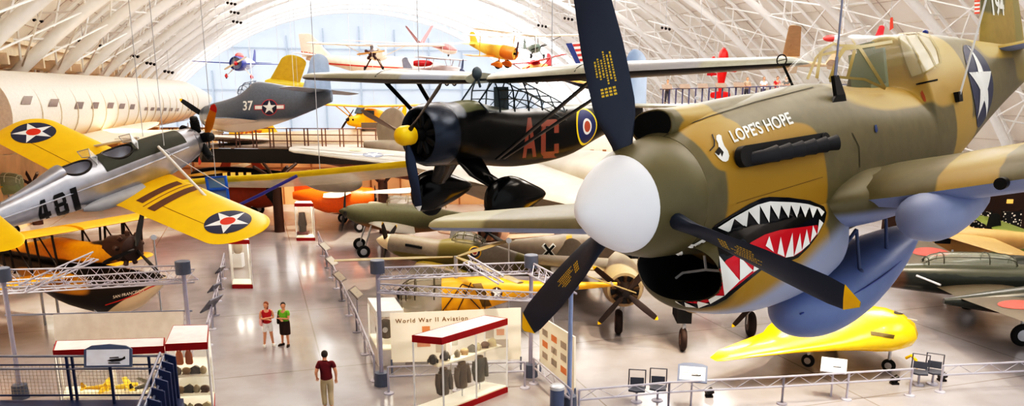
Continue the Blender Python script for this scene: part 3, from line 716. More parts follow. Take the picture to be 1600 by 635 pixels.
# ================================================================== silver and yellow open-cockpit trainer
def build_trainer():
    W = pose((0.5114, 0.8172, 0.2659), (-0.8542, 0.4495, 0.2613), (0, 0, 1), (-8.1129, 21.5595, 7.8104))
    R = root('trainer_aircraft', 'silver open-cockpit trainer 481 with yellow star-marked wings, hanging at front left', 'trainer plane', M=W)
    bpy.context.view_layer.update()
    silver = mat('polished_aluminium', 'b5b6be', .32, .72, var=.12, scale=2.0); yel = mat('trainer_yellow', 'f5bf00', .38, var=.03)
    deck = mat('deck_olive', '3d3f36', .6); blk = M_BLACK
    secs = [(-.5, .34, .36, -.42, 2.0), (-.9, .40, .42, -.52, 2.1), (-1.5, .42, .48, -.60, 2.2), (-2.3, .43, .52, -.62, 2.2), (-3.2, .43, .52, -.60, 2.2), (-3.95, .40, .54, -.52, 2.1), (-4.25, .36, .50, -.48, 2.1), (-4.9, .29, .38, -.38, 2.1), (-5.8, .18, .27, -.22, 2.0), (-6.6, .06, .2, -.08, 2.0)]
    mb = MB(); hull(mb, secs, n=40, sub=5); fus = mb.build('fuselage', silver, R, 50)
    cuts = []
    for cx in (-2.62, -3.72):
        c = MB(); c.sphere((cx, 0, .56), (.36, .27, .5), 24, 14); cuts.append(c)
    cut(fus, cuts); fus.data.materials.clear(); fus.data.materials.append(silver)
    for p in fus.data.polygons: p.use_smooth = True
    fus.data.set_sharp_from_angle(angle=math.radians(45))
    dk = MB(); hull_arc(dk, secs[1:5], -.95, .95, sub=5); d = dk.build('top_deck', deck, R, 50)
    cc = []
    for cx in (-2.62, -3.72):
        c = MB(); c.sphere((cx, 0, .56), (.37, .28, .5), 24, 14); cc.append(c)
    cut(d, cc); d.data.materials.clear(); d.data.materials.append(deck)
    # head fairing behind the rear cockpit
    mb = MB(); hull(mb, [(-4.05, .20, .66, .40, 2.0), (-4.2, .19, .65, .35, 2.0), (-4.8, .12, .48, .28, 2), (-5.5, .03, .32, .2, 2)], n=24); mb.build('headrest_fairing', silver, R, 50)
    for cx in (-2.62, -3.72):
        rim = []
        for i in range(36):
            a = 2 * PI * i / 36; x, y = .37 * math.cos(a), .285 * math.sin(a); rim.append((cx + x, y, .50 - .9 * y * y + .01))
        mb = MB(); mb.tube(rim, .025, 8, True); ck = mb.build('cockpit_rim', mat('leather_rim', '2b2420', .6), R, 50)
        mb = MB(); mb.box((cx - .25, 0, .18), (.06, .36, .5)); mb.box((cx - .05, 0, .05), (.4, .36, .06)); mb.build('seat', mat('seat_silver', 'a9abb2', .5, .5), R)
        ws = MB(); x0 = cx + .40
        ws.prism([(x0 + .18, 0, .55), (x0 - .02, -.27, .50), (x0 - .12, -.24, .70), (x0 + .02, 0, .80)], (0, 0, .004)); ws.prism([(x0 + .18, 0, .55), (x0 - .02, .27, .50), (x0 - .12, .24, .70), (x0 + .02, 0, .80)], (0, 0, .004))
        w = ws.build('windshield', M_GLASS, R)
        fr = MB(); 
        fr.tube([(x0 - .02, -.27, .50), (x0 - .12, -.24, .70), (x0 + .02, 0, .80), (x0 - .12, .24, .70), (x0 - .02, .27, .50), (x0 + .18, 0, .55), (x0 - .02, -.27, .50)], .012, 6); fr.build('windshield_frame', M_STEEL, w)
    # engine: five cylinders round a crankcase
    mb = MB(); mb.lathe([(-.55, .36), (-.42, .33), (-.30, .22), (-.12, .17), (-.02, .10), (0.06, .06)], (0, 0, 0), (1, 0, 0), 28); eng = mb.build('crankcase', mat('engine_grey', '86888f', .4, .6), R, 40)
    for k in range(5):
        a = 2 * PI * k / 5 + .1; u = Vector((0, math.sin(a), math.cos(a))); c = MB(); p = [(.18, .085)]
        for q in range(9): p += [(.2 + q * .035, .12), (.215 + q * .035, .12), (.216 + q * .035, .095), (.234 + q * .035, .095)]
        p += [(.54, .11), (.60, .09), (.62, .03)]
        c.lathe(p, (-.28, 0, 0), u, 14); c.build('engine_cylinder', blk, eng, 30)
    org = mat('propeller_orange', 'd98a1c', .35); ph = math.radians(-25)
    for k in range(2):
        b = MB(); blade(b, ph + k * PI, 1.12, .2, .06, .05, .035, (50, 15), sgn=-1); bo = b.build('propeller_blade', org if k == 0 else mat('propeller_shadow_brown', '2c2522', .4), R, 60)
        t = MB(); V = b.v; rg = []
        for i in range(len(V) // 12):
            rv = [Vector(q) for q in V[i * 12:i * 12 + 12]]; c = sum(rv, Vector()) / 12
            if c.yz.length > .86: rg.append([c + (q - c) * 1.05 + (q - c).normalized() * .002 for q in rv])
        t.loft(rg); t.build('blade_tip', mat('tip_red', 'd0301c', .35), bo, 60)
    # wings
    for sg in (1, -1):
        mb = MB(); wing(mb, [(sg * .25, -1.45, 1.9, -.50), (sg * .75, -1.5, 1.78, -.46), (sg * 2.0, -1.58, 1.72, -.37), (sg * 3.7, -1.72, 1.66, -.22)], .105, .015, .66); w = mb.build('wing', yel, R, 50)
        bv = bvh_of([w]); L = fn_local(R, (-2.55, sg * 3.5, 0), (1, 0, 0), (0, -1, 0), (0, 0, 1))
        nv = mat('star_blue', '2a3350', .45)
        decal('insignia_disc', nv, w, bv, [disc(.52, 36)], L, .12, .006); decal('insignia_star', M_WHITE, w, bv, [star(.51, rot=PI / 2)], L, .12, .010); decal('insignia_centre', mat('star_red', 'd83a1e', .45), w, bv, [disc(.17, 24)], L, .12, .014)
        L2 = fn_local(R, (0, 0, 0), (1, 0, 0), (0, 1, 0), (0, 0, 1))
        decal('aileron_line', mat('hinge_brown', '5e4a16', .6), w, bv, [[(-2.80, sg * 1.6), (-2.92, sg * 3.9), (-2.935, sg * 3.9), (-2.815, sg * 1.6)]], L2, .15, .005)
        if sg < 0:
            bz = mat('walkway_brown', '6d4a34', .6)
            for (y0, y1, x0, x1) in ((.86, 1.10, -1.75, -2.95), (1.22, 1.25, -1.62, -3.05), (1.38, 1.64, -1.62, -3.05)):
                decal('walkway_strip', bz, w, bv, [[(x0, -y0), (x0 - .03, -y1), (x1, -y1), (x1, -y0)]], L2, .12, .006)
        mb = MB(); hull(mb, [(-2.4, .16, -.32, -.6, 2), (-2.9, .20, -.28, -.6, 2), (-3.6, .14, -.26, -.54, 2), (-4.0, .02, -.3, -.4, 2)], n=20); mb.v = [(x, y + sg * .42, z) for x, y, z in mb.v]; mb.build('wing_fillet', mat('fillet_grey', '9fa0a4', .5), R, 60)
        st = MB(); st.tube([(-1.75, sg * .36, .42), (-1.9, sg * 2.05, -.30)], .035, 8); st.build('flying_strut', mat('pale_strut', 'ddd5cc', .4), R)
        st = MB(); st.tube([(-1.75, sg * .36, .42), (-1.25, sg * 2.1, -.33)], .012, 6); st.build('flying_wire', M_STEEL, R)
        mb = MB(); wing(mb, [(sg * .1, -5.65, 1.05, .16), (sg * 1.05, -5.8, .85, .16)], .09, 0, .5); mb.build('tailplane', yel, R, 50)
        g = MB(); g.tube([(-1.7, sg * 1.0, -.5), (-1.5, sg * 1.05, -1.2)], .05, 8); g.build('undercarriage_leg', silver, R); wheel(R, (-1.5, sg * 1.05, -1.28), .28, .14)
    mb = MB(); wing(mb, [(.15, -5.7, 1.2, 0), (.8, -6.0, .8, 0)], .09, 0, .25, vert=True); mb.build('tail_fin', yel, R, 50)
    # numerals on the flank
    bv = bvh_of([fus]); 
    for ch, x0, x1 in (('4', -.5, -.21), ('8', -.09, .22), ('1', .35, .5)):
        decal('side_number', blk, R, bv, GLYPH[ch], lambda a, b: (EYEV, ray(91 + (x0 + a * (x1 - x0)) * 63 - (b - .5) * 9, 321.5 - (x0 + a * (x1 - x0)) * 25 - (b - .5) * 34)), .06, .012)
    st = MB(); st.tube([(-.9, -.405, .12), (-2.0, -.43, .12), (-3.4, -.43, .12), (-4.9, -.30, .10), (-6.2, -.13, .08)], .02, 6); st.build('side_stringer', silver, R)
    hang(R, [(-1.6, .38, .4), (-1.6, -.38, .4), (-5.6, 0, .3)], .01)
    return R
TRAINER = build_trainer()
# ================================================================== black high-wing army aircraft with inverted-gull struts
def build_high_wing():
    W = pose((-0.685, -0.7285, -0.0128), (0.7285, -0.6851, 0.0058), (0, 0, 1), (-2.3064, 17.6726, 8.0236))
    R = root('high_wing_aircraft', 'black high-wing aircraft lettered AC with yellow spinner and spatted wheels, hanging at centre', 'plane', M=W)
    bpy.context.view_layer.update()
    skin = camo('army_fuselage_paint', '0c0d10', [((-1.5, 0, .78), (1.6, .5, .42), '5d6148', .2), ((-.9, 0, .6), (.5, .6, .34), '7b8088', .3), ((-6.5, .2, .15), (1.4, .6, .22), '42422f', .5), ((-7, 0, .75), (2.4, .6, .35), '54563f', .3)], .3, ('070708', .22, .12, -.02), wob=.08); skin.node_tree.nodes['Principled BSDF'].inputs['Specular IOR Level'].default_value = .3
    black = mat('gloss_black', '060607', .14, spec=.35)
    secs = [(-.62, .60, .62, -.66, 2.0), (-.95, .68, .70, -.74, 2.0), (-1.3, .64, .68, -.74, 2.1), (-1.9, .58, .72, -.78, 2.3), (-2.3, .56, .62, -.82, 2.4), (-3.2, .54, .48, -.93, 2.5), (-4.4, .50, .46, -.92, 2.4), (-5.6, .42, .48, -.78, 2.2), (-7.0, .28, .46, -.38, 2.0), (-8.6, .10, .42, -.1, 2.0), (-9.0, .03, .4, .0, 2)]
    mb = MB(); hull(mb, secs, n=44, sub=4); fus = mb.build('fuselage', skin, R, 50)
    cw = MB(); cw.lathe([(-.98, .705), (-.9, .715), (-.55, .69), (-.38, .63), (-.33, .585), (-.36, .55), (-.5, .53), (-.7, .52)], (0, 0, -.02), (1, 0, 0), 48, False, False); cw.build('engine_cowl', mat('cowl_blue_grey', '2d3644', .25, .3), R, 50)
    e = MB(); e.cyl((-.8, 0, 0), (-.6, 0, 0), .53, n=32); e.cyl((-.6, 0, 0), (-.2, 0, 0), .16, .09, 20); eng = e.build('engine', mat('engine_black', '0e0f12', .5), R, 40)
    for k in range(9):
        a = 2 * PI * k / 9; c = MB(); u = Vector((0, math.sin(a), math.cos(a))); c.lathe([(.14, .06), (.2, .085), (.40, .085), (.46, .06), (.47, .01)], (-.5, 0, 0), u, 10); c.build('engine_cylinder', mat('cylinder_dark', '26282d', .4, .5), eng, 40)
    sp = MB(); sp.lathe([(-.2, .12), (-.17, .2), (-.05, .225), (.1, .215), (.2, .17), (.26, .09), (.275, .01)], (0, 0, 0), (1, 0, 0), 32); sp.build('spinner', mat('spinner_yellow', 'f3c90a', .35), R, 50)
    for k, (c1, c2) in enumerate((('25324a', 'd8d8d6'), ('8d8078', '8d8078'), ('2c2726', '3a3430'))):  # second blade is coloured pale as if lit; the light is in its paint
        b = MB(); blade(b, math.radians(168) + k * 2 * PI / 3, 1.66, .22, .055, .15, .035, (55, 22), sgn=1); bo = b.build('propeller_blade', mat('army_blade_%s' % c1, c1, .3, .2), R, 60)
        t = MB(); V = b.v; rg = []
        for i in range(len(V) // 12):
            rv = [Vector(q) for q in V[i * 12:i * 12 + 12]]; c = sum(rv, Vector()) / 12
            if c.yz.length > 1.53: rg.append([c + (q - c) * 1.05 + (q - c).normalized() * .002 for q in rv])
        t.loft(rg); t.build('blade_tip', mat('army_tip_%s' % c2, c2, .35), bo, 60)
    # wing: narrow at the root, widest at the strut, tapered out
    top = camo('army_wing_paint', '98988a', [((-2.6, 1.1, 1), (2, 1.2, 1), 'a4a193', .3), ((-2.6, -1.6, 1), (2, .8, 1), '9aa4b4', .35), ((-2.6, 5.0, 1), (2, 1.0, 1), '8f9094', .3), ((-2.6, -5, 1), (2, 1.1, 1), '8b8c78', .3)], .3, wob=.15)
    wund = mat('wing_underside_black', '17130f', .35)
    for sg in (1, -1):
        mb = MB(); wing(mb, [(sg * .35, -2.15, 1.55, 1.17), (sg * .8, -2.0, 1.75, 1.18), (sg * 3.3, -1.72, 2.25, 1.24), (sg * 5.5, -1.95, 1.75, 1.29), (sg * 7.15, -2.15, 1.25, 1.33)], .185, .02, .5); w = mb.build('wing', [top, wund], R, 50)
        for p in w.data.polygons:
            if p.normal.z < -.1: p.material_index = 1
        L2 = fn_local(R, (0, 0, 0), (1, 0, 0), (0, 1, 0), (0, 0, 1)); bv = bvh_of([w])
        decal('slat_joint', M_DARK, w, bv, [[(-1.55, sg * 3.28), (-2.1, sg * 3.32), (-4.0, sg * 3.34), (-4.0, sg * 3.30), (-2.1, sg * 3.27), (-1.55, sg * 3.24)]], L2, .1, .004)
        for (xa, xb) in ((-2.1, -2.2), (-2.3, -3.3)):
            s = MB(); a = Vector((xa, sg * .72, -.62)); b = Vector((xb, sg * 3.45, 1.17)); u, v, d = basis(b - a, (1, 0, 0))
            s.loft([[p + v * 0 + Vector((.085 * math.cos(t), 0, 0)) + (d.cross(Vector((1, 0, 0)))).normalized() * .03 * math.sin(t) for t in [2 * PI * i / 12 for i in range(12)]] for p in (a, b)]); s.build('wing_strut', mat('strut_black', '191514', .3), R, 60)
        # leg and spat
        lg = MB(); A = [Vector((-1.55, sg * .28, -.55)), Vector((-1.62, sg * .62, -.95)), Vector((-1.85, sg * 1.1, -1.25)), Vector((-1.95, sg * 1.2, -1.45))]
        lg.loft([[p + Vector((c * math.cos(t), .11 * math.sin(t), 0)) for t in [2 * PI * i / 20 for i in range(20)]] for p, c in zip(A, (.42, .33, .30, .34))]); lg.build('undercarriage_leg', black, R, 60)
        spt = MB(); hull(spt, [(-.98, .03, -1.75, -1.85, 2), (-1.02, .14, -1.55, -2.06, 2), (-1.15, .21, -1.36, -2.2, 2.2), (-1.5, .25, -1.24, -2.28, 2.2), (-1.9, .25, -1.26, -2.2, 2.2), (-2.4, .17, -1.45, -2.05, 2.1), (-2.8, .08, -1.62, -1.9, 2), (-2.95, .02, -1.72, -1.8, 2)], n=28, sub=4); spt.v = [(x - .2, y + sg * 1.27, z + .27) for x, y, z in spt.v]; s = spt.build('wheel_spat', black, R, 60)
        wheel(s, (-1.75, sg * 1.27, -1.75), .36, .2)
    # greenhouse
    fr = MB(); gm = mat('greenhouse_frame', '24343a', .4); X = [-2.0, -2.45, -2.95, -3.45, -3.95, -4.45, -4.9]
    top_ = lambda x: 1.17 if x > -3.3 else 1.17 - (-3.3 - x) * .36
    for x in X[1:]:
        z = top_(x); fr.tube([(x, -.50, .42), (x - .0, -.44, z - .25), (x, -.3, z), (x, .3, z), (x, .44, z - .25), (x, .50, .42)], .02, 6)
    for yy, dz in ((.3, 0), (.44, -.25), (.48, -.45)):
        for sg in (1, -1): fr.tube([(x, sg * yy, top_(x) + dz) for x in X[1:]], .016, 6)
    for sg in (1, -1):
        for x0, x1 in zip(X[1:], X[2:]): fr.tube([(x0, sg * .46, .45), (x1, sg * .42, top_(x1) - .25)], .012, 5)
        fr.tube([(-1.95, sg * .3, .68), (-2.45, sg * .3, 1.17)], .02, 6); fr.tube([(-1.95, sg * .3, .68), (-2.05, sg * .5, .45)], .02, 6)
    fr.tube([(-2.45, -.3, 1.17), (-2.45, .3, 1.17)], .03, 6)
    fo = fr.build('greenhouse_frame', gm, R, 50)
    g = MB()
    for x0, x1 in zip(X, X[1:]):
        z0, z1 = (.68 if x0 == -2.0 else top_(x0)), top_(x1)
        for sg in (1, -1):
            g.quad((x0, sg * .3, z0), (x1, sg * .3, z1), (x1, sg * .44, z1 - .25), (x0, sg * .44, max(.45, z0 - .25))); g.quad((x0, sg * .44, max(.45, z0 - .25)), (x1, sg * .44, z1 - .25), (x1, sg * .5, .42), (x0, sg * .5, .42))
    g.quad((-2.0, -.3, .68), (-2.0, .3, .68), (-2.45, .3, 1.17), (-2.45, -.3, 1.17))
    g.build('greenhouse_glazing', mat('dim_glazing', 'c8d6dc', .05, alpha=.14), R)
    sc = MB(); sc.sphere((-2.2, 0, 1.32), (.14, .10, .15), 16, 10); sc.cyl((-2.3, 0, 1.0), (-2.2, 0, 1.25), .03); sc.build('wind_vane_housing', mat('housing_grey', '4a565e', .4), R, 60)
    st = MB(); st.box((-3.0, 0, .7), (.1, .4, .6)); st.box((-2.8, 0, .45), (.4, .4, .1)); st.build('pilot_seat', mat('seat_dark', '2a3f48', .6), R)
    # tail (behind the fighter's propeller)
    mb = MB(); wing(mb, [(.4, -7.7, 1.5, 0), (1.5, -8.1, 1.1, 0)], .1, 0, .5, vert=True); mb.build('tail_fin', mat('fin_blue_grey', '7f93b4', .4), R, 50)
    for sg in (1, -1):
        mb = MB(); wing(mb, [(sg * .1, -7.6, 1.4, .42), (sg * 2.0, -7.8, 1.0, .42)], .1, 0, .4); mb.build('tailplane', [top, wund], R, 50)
    bv = bvh_of([fus]); red = mat('letter_red', '8c4a38', .4)
    for ch, cx, cy, w_, h_ in (('A', 827, 215, 22, 62), ('C', 859, 217, 28, 60), ('E', 957, 205, 22, 55)):
        decal('code_letter', red, R, bv, GLYPH[ch], lambda a, b: (EYEV, ray(cx + (a - .5) * w_, cy - (b - .5) * h_ - (a - .5) * 2)), .2, .006)
    S = fn_local(R, (-5.86, 0, -.06), (1, 0, 0), (0, 0, 1), (0, 1, 0))
    for nm, r, c, o in (('roundel_ring', .50, 'f2d21a', .004), ('roundel_blue', .44, '223063', .008), ('roundel_white', .21, 'e9e7e2', .012), ('roundel_centre', .145, 'b0543a', .016)):
        decal(nm, mat(nm, c, .4), R, bv, [disc(r, 36)], S, .1, o)
    hang(R, [(-2.3, 2.2, 1.35), (-2.3, -2.2, 1.35), (-7.5, 0, .5)], .012)
    return R
HIGHWING = build_high_wing()
# ================================================================== generic builder for the aircraft further off
def MIR(q): return [(-a, b, c, d) for a, b, c, d in q]
def aircraft(name, label, cat, M, sp, group=None):
    R = root(name, label, cat, M=M, group=group); bpy.context.view_layer.update()
    P = {}
    if 'hull' in sp:
        mb = MB(); hull(mb, sp['hull'], n=sp.get('n', 28), sub=3); P['fuselage'] = mb.build('fuselage', sp['skin'], R, 50)
    for wsp in sp.get('wings', []):
        for sg in wsp.get('sides', (1, -1)):
            mb = MB(); wing(mb, wsp['s'] if sg > 0 else MIR(wsp['s']), wsp.get('th', .12), wsp.get('ca', .012), wsp.get('tip', True))
            w = mb.build(wsp.get('name', 'wing'), wsp['m'], R, 50); P.setdefault(wsp.get('name', 'wing'), []).append(w)
            if 'under' in wsp:
                w.data.materials.append(wsp['under'])
                for p in w.data.polygons:
                    if p.normal.z < -.1: p.material_index = 1
    for f in sp.get('fins', []):
        mb = MB(); wing(mb, f['s'], f.get('th', .09), 0, f.get('tip', True), vert=True)
        if 'M' in f: mb.v = [tuple(f['M'] @ Vector(v)) for v in mb.v]
        P['tail_fin'] = mb.build('tail_fin', f['m'], R, 50)
    if 'cowl' in sp:
        r, x0, x1, m = sp['cowl']; mb = MB(); L = x0 - x1
        mb.lathe([(x1, r * .98), (x1 + L * .3, r), (x0 - L * .25, r * .97), (x0 - L * .06, r * .88), (x0, r * .8), (x0 - L * .12, r * .76), (x1 + L * .1, r * .74)], (0, 0, 0), (1, 0, 0), 28, False, False)
        mb.build('engine_cowl', m, R, 50)
        e = MB(); e.cyl((x1, 0, 0), (x1 + L * .3, 0, 0), r * .75, n=20); e.cyl((x1 + L * .3, 0, 0), (x0 + .1, 0, 0), r * .25, r * .14, 14); eo = e.build('engine', M_BLACK, R, 40)
        for k in range(7):
            a = 2 * PI * k / 7; c = MB(); c.lathe([(r * .2, r * .12), (r * .65, r * .13), (r * .7, r * .05)], (x1 + L * .5, 0, 0), (0, math.sin(a), math.cos(a)), 8); c.build('engine_cylinder', mat('far_cylinder', '3a3b40', .5, .4), eo, 40)
    if 'radial' in sp:
        n, r, x, m = sp['radial']; e = MB(); e.lathe([(x - .3, r * .5), (x, r * .45), (x + .2, r * .25), (x + .3, .02)], (0, 0, 0), (1, 0, 0), 18); eo = e.build('engine', m, R, 40)
        for k in range(n):
            a = 2 * PI * k / n; c = MB(); c.lathe([(r * .35, r * .16), (r * .9, r * .2), (r, r * .08)], (x - .1, 0, 0), (0, math.sin(a), math.cos(a)), 8); c.build('engine_cylinder', m, eo, 40)
    if 'prop' in sp:
        n, r, w, m, ph, x = sp['prop'][:6]
        for k in range(n):
            b = MB(); blade(b, math.radians(ph) + k * 2 * PI / n, r, w, w * .28, .05, w * .15, (45, 15), (x, 0, 0), sgn=sp.get('ps', 1)); bo = b.build('propeller_blade', m, R, 60)
            if len(sp['prop']) > 6:
                t = MB(); V = b.v; rg = []
                for i in range(len(V) // 12):
                    rv = [Vector(q) for q in V[i * 12:i * 12 + 12]]; c = sum(rv, Vector()) / 12
                    if c.yz.length > r * .9: rg.append([c + (q - c) * 1.06 + (q - c).normalized() * .003 for q in rv])
                t.loft(rg); t.build('blade_tip', sp['prop'][6], bo, 60)
    if 'spinner' in sp:
        r, l, x, m = sp['spinner']; mb = MB(); mb.lathe([(x - .05, r), (x, r), (x + l * .3, r * .88), (x + l * .6, r * .62), (x + l * .85, r * .3), (x + l, .005)], (0, 0, 0), (1, 0, 0), 24); mb.build('spinner', m, R, 50)
    for g in sp.get('gear', []):       # (x, y, z, radius, top point, leg material)
        x, y, z, r, top, m = g[:6]
        for sg in ((1, -1) if y else (1,)):
            l = MB(); l.tube([(top[0], top[1] * sg, top[2]), (x, y * sg * .97, z)], .05 if r > .2 else .03, 8); l.build('undercarriage_leg', m, R)
            if len(g) > 6:
                t = MB(); hull(t, [(x + r * 1.3, .02, z + .05, z - .05, 2), (x + r, r * .35, z + r * .6, z - r * .6, 2), (x, r * .45, z + r * .9, z - r * .7, 2), (x - r * 1.4, r * .2, z + r * .3, z - r * .4, 2), (x - r * 2, .02, z, z - .1, 2)], n=16); t.v = [(a, b + y * sg, c) for a, b, c in t.v]; t.build('wheel_spat', g[6], R, 60)
            wheel(R, (x, y * sg, z), r, r * .4)
    for st in sp.get('struts', []):    # (a, b, radius, material)
        a, b, r, m = st[:4]
        for sg in ((1,) if len(st) > 4 else (1, -1)):
            mb = MB(); mb.tube([(a[0], a[1] * sg, a[2]), (b[0], b[1] * sg, b[2])], r, 6); mb.build('strut', m, R)
    if 'canopy' in sp:
        cs, m = sp['canopy'][:2]; mb = MB(); rg = hull(mb, cs, n=20, sub=3, cap0=False, cap1=False); P['canopy'] = mb.build('canopy', m, R, 60)
        fm = sp['canopy'][2] if len(sp['canopy']) > 2 else None
        if fm:
            fr = MB()
            for i in range(0, len(rg), 2): fr.tube(rg[i][15:] + rg[i][:6], .022, 5)
            for j in (0, 3, 17): fr.tube([r[j] for r in rg], .018, 5)
            fr.build('canopy_frame', fm, P['canopy'], 50)
    for ex in sp.get('extra', []):
        nm, mb, m = ex; mb.build(nm, m, R, 50)
    if 'hang' in sp: hang(R, sp['hang'], .012, m=mat('faint_cable', 'd4d6da', .5))
    return R, P
def us_star(parent, bv, fn, r, L=.15, bars=False, ring=None, o=0, rot=0.0, disc_m=None):
    if bars:
        if ring: decal('insignia_border', ring, parent, bv, [[(-2.08 * r, -.3 * r), (2.08 * r, -.3 * r), (2.08 * r, .36 * r), (-2.08 * r, .36 * r)], disc(1.12 * r)], fn, L, .006 + o)
        decal('insignia_bar', M_WHITE, parent, bv, [[(-1.95 * r, -.2 * r), (1.95 * r, -.2 * r), (1.95 * r, .26 * r), (-1.95 * r, .26 * r)]], fn, L, .010 + o)
    decal('insignia_disc', disc_m or mat('star_blue', '2a3350', .45), parent, bv, [disc(r, 28)], fn, L, .014 + o)
    decal('insignia_star', M_WHITE, parent, bv, [star(.98 * r, rot=rot)], fn, L, .02 + o)
def mk(px, py, d, heading, pitch=0, bank=0): return euler_pose(at(px, py, d), heading, pitch, bank)
grey_d = mat('aero_grey', 'aab2bd', .45); cream = mat('aero_cream', 'f3e6d2', .5); palew = mat('aero_white', 'f4f2ee', .4)

# navy fighter 37
hc = camo('navy_fighter_paint', '66707e', [], .4, ('e6dccd', -.42, .14, .03), wob=.03)
R, P = aircraft('navy_fighter_aircraft', 'blue-grey naval fighter numbered 37 with white belly, hanging beyond the silver trainer', 'fighter plane', mk(322, 183, 47, 152, -5, 4), dict(
    skin=hc, hull=[(-.35, .62, .62, -.66, 2.0), (-.9, .74, .74, -.82, 2.1), (-1.8, .76, .82, -1.0, 2.2), (-3.0, .72, 1.02, -1.05, 2.2), (-3.7, .70, 1.35, -1.02, 1.9), (-4.2, .68, 1.62, -.98, 1.8), (-5.2, .60, 1.50, -.85, 1.9), (-6.6, .46, 1.2, -.6, 2), (-8.2, .26, .95, -.25, 2), (-9.6, .08, .7, .1, 2)],
    canopy=([(-2.95, .2, 1.1, .8, 2.2), (-3.1, .34, 1.42, .8, 2.2), (-3.5, .38, 1.66, .8, 2.2), (-4.25, .38, 1.68, .8, 2.2)], M_GLASS, mat('navy_frame', '55606e', .5)),
    wings=[dict(s=[(.5, -1.7, 2.9, -.55), (1.2, -1.75, 2.7, -.5)], m=mat('navy_wing', '5f6a7a', .45), under=mat('navy_white_under', 'eee2d2', .5)), dict(s=[(.1, -8.1, 1.5, .72), (2.4, -8.4, 1.0, .72)], m=mat('navy_tailplane', '9aa3b2', .45), name='tailplane')],
    fins=[dict(s=[(.6, -7.4, 2.2, 0), (2.1, -8.2, 1.35, 0)], m=mat('navy_fin_glare', '9fb4d2', .4))],  # fin paler than the fuselage: glare put into its colour
    prop=(3, 1.98, .3, mat('navy_blade', '26282c', .45), 62, 0, M_YELLOW), cowl=(.66, -.05, -.9, mat('navy_cowl', '5e6877', .4)), hang=[(-1.5, 0, .8), (-7, 0, 1.1)]))
bv = bvh_of([P['fuselage']])
V, T = text_mesh('37', 1, .02, .9); decal('side_number', M_WHITE, R, bv, None, lambda a, b: (EYEV, ray(387 + a * 17.5, 166 - a * .8 - b * 20)), .12, .01, text_mesh=(V, T))
def fS(a, b): return EYEV, ray(421 + a, 168 - a * .02 - b)
us_star(R, bv, fS, 11.5, 3, True, mat('insignia_red', 'c0505a', .5))

# yellow high-wing light plane
cy_ = mat('cub_yellow', 'f6b410', .42, emit=.05); blk = M_BLACK
R, P = aircraft('light_aircraft', 'yellow high-wing light plane with black tyres, hanging left of the black aircraft', 'light plane', mk(545, 187, 55, 240, 3, 0), dict(
    skin=cy_, hull=[(.1, .1, .1, -.25, 2), (-.1, .3, .22, -.4, 2.2), (-.9, .38, .32, -.5, 2.6), (-1.3, .4, .65, -.52, 2.8), (-1.8, .4, .85, -.55, 3), (-3.0, .36, .8, -.5, 2.8), (-4.4, .24, .5, -.35, 2.4), (-6.3, .05, .15, -.1, 2)],
    wings=[dict(s=[(.2, -1.2, 1.6, .92), (4.9, -1.2, 1.6, 1.05)], m=cy_), dict(s=[(.05, -5.6, .8, .15), (1.3, -5.9, .6, .15)], m=cy_, name='tailplane')], fins=[dict(s=[(.1, -5.5, .95, 0), (.9, -6.0, .5, 0)], m=cy_)],
    gear=[(-1.0, .85, -1.15, .3, (-1.2, .3, -.45), cy_)], struts=[((-1.7, .4, -.4), (-1.6, 2.6, .95), .04, cy_), ((-1.7, .4, -.4), (-2.4, 2.6, .95), .04, cy_)],
    prop=(2, .9, .14, mat('dark_wood', '3a2a20', .5), 40, .15), radial=(4, .35, .0, blk), hang=[(-1.5, 1, .95), (-1.5, -1, .95)],
    extra=[('side_window', MB().box((-1.75, 0, .5), (.9, .84, .35)), mat('dark_window', '51606a', .15)), ('windscreen', MB().prism([(-1.0, .33, .42), (-1.28, .36, .8), (-1.28, -.36, .8), (-1.0, -.33, .42)], (.04, 0, .04)), mat('dark_window', '51606a', .15))]))

# front-on monoplane with exposed cylinders
brn = mat('dark_maroon', '3b2228', .5)
aircraft('radial_monoplane', 'small cream monoplane seen head-on with dark exposed engine cylinders and splayed wheels', 'light plane', mk(581, 83, 58, 268, 2, -1), dict(
    skin=cream, hull=[(-.2, .25, .25, -.25, 2), (-.8, .36, .42, -.42, 2.3), (-2, .36, .5, -.42, 2.4), (-4, .22, .3, -.25, 2.2), (-5.6, .05, .1, 0, 2)], radial=(5, .55, .1, brn), prop=(2, 1.05, .16, mat('prop_wood_pale', 'c79a6d', .4), 82, .35),
    wings=[dict(s=[(.2, -.9, 1.4, .62), (4.6, -.95, 1.35, .72)], m=palew), dict(s=[(.05, -4.8, .7, .1), (1.3, -5, .5, .1)], m=palew, name='tailplane')], fins=[dict(s=[(.1, -4.8, .9, 0), (.9, -5.2, .5, 0)], m=palew)],
    gear=[(-.7, .68, -1.12, .23, (-.7, .25, -.35), brn)], struts=[((-1.2, .3, -.35), (-.75, .66, -1.0), .03, brn), ((-1.1, .3, -.3), (-1.3, 2.2, .62), .03, cream)], hang=[(-1.2, .8, .7), (-1.2, -.8, .7)]))

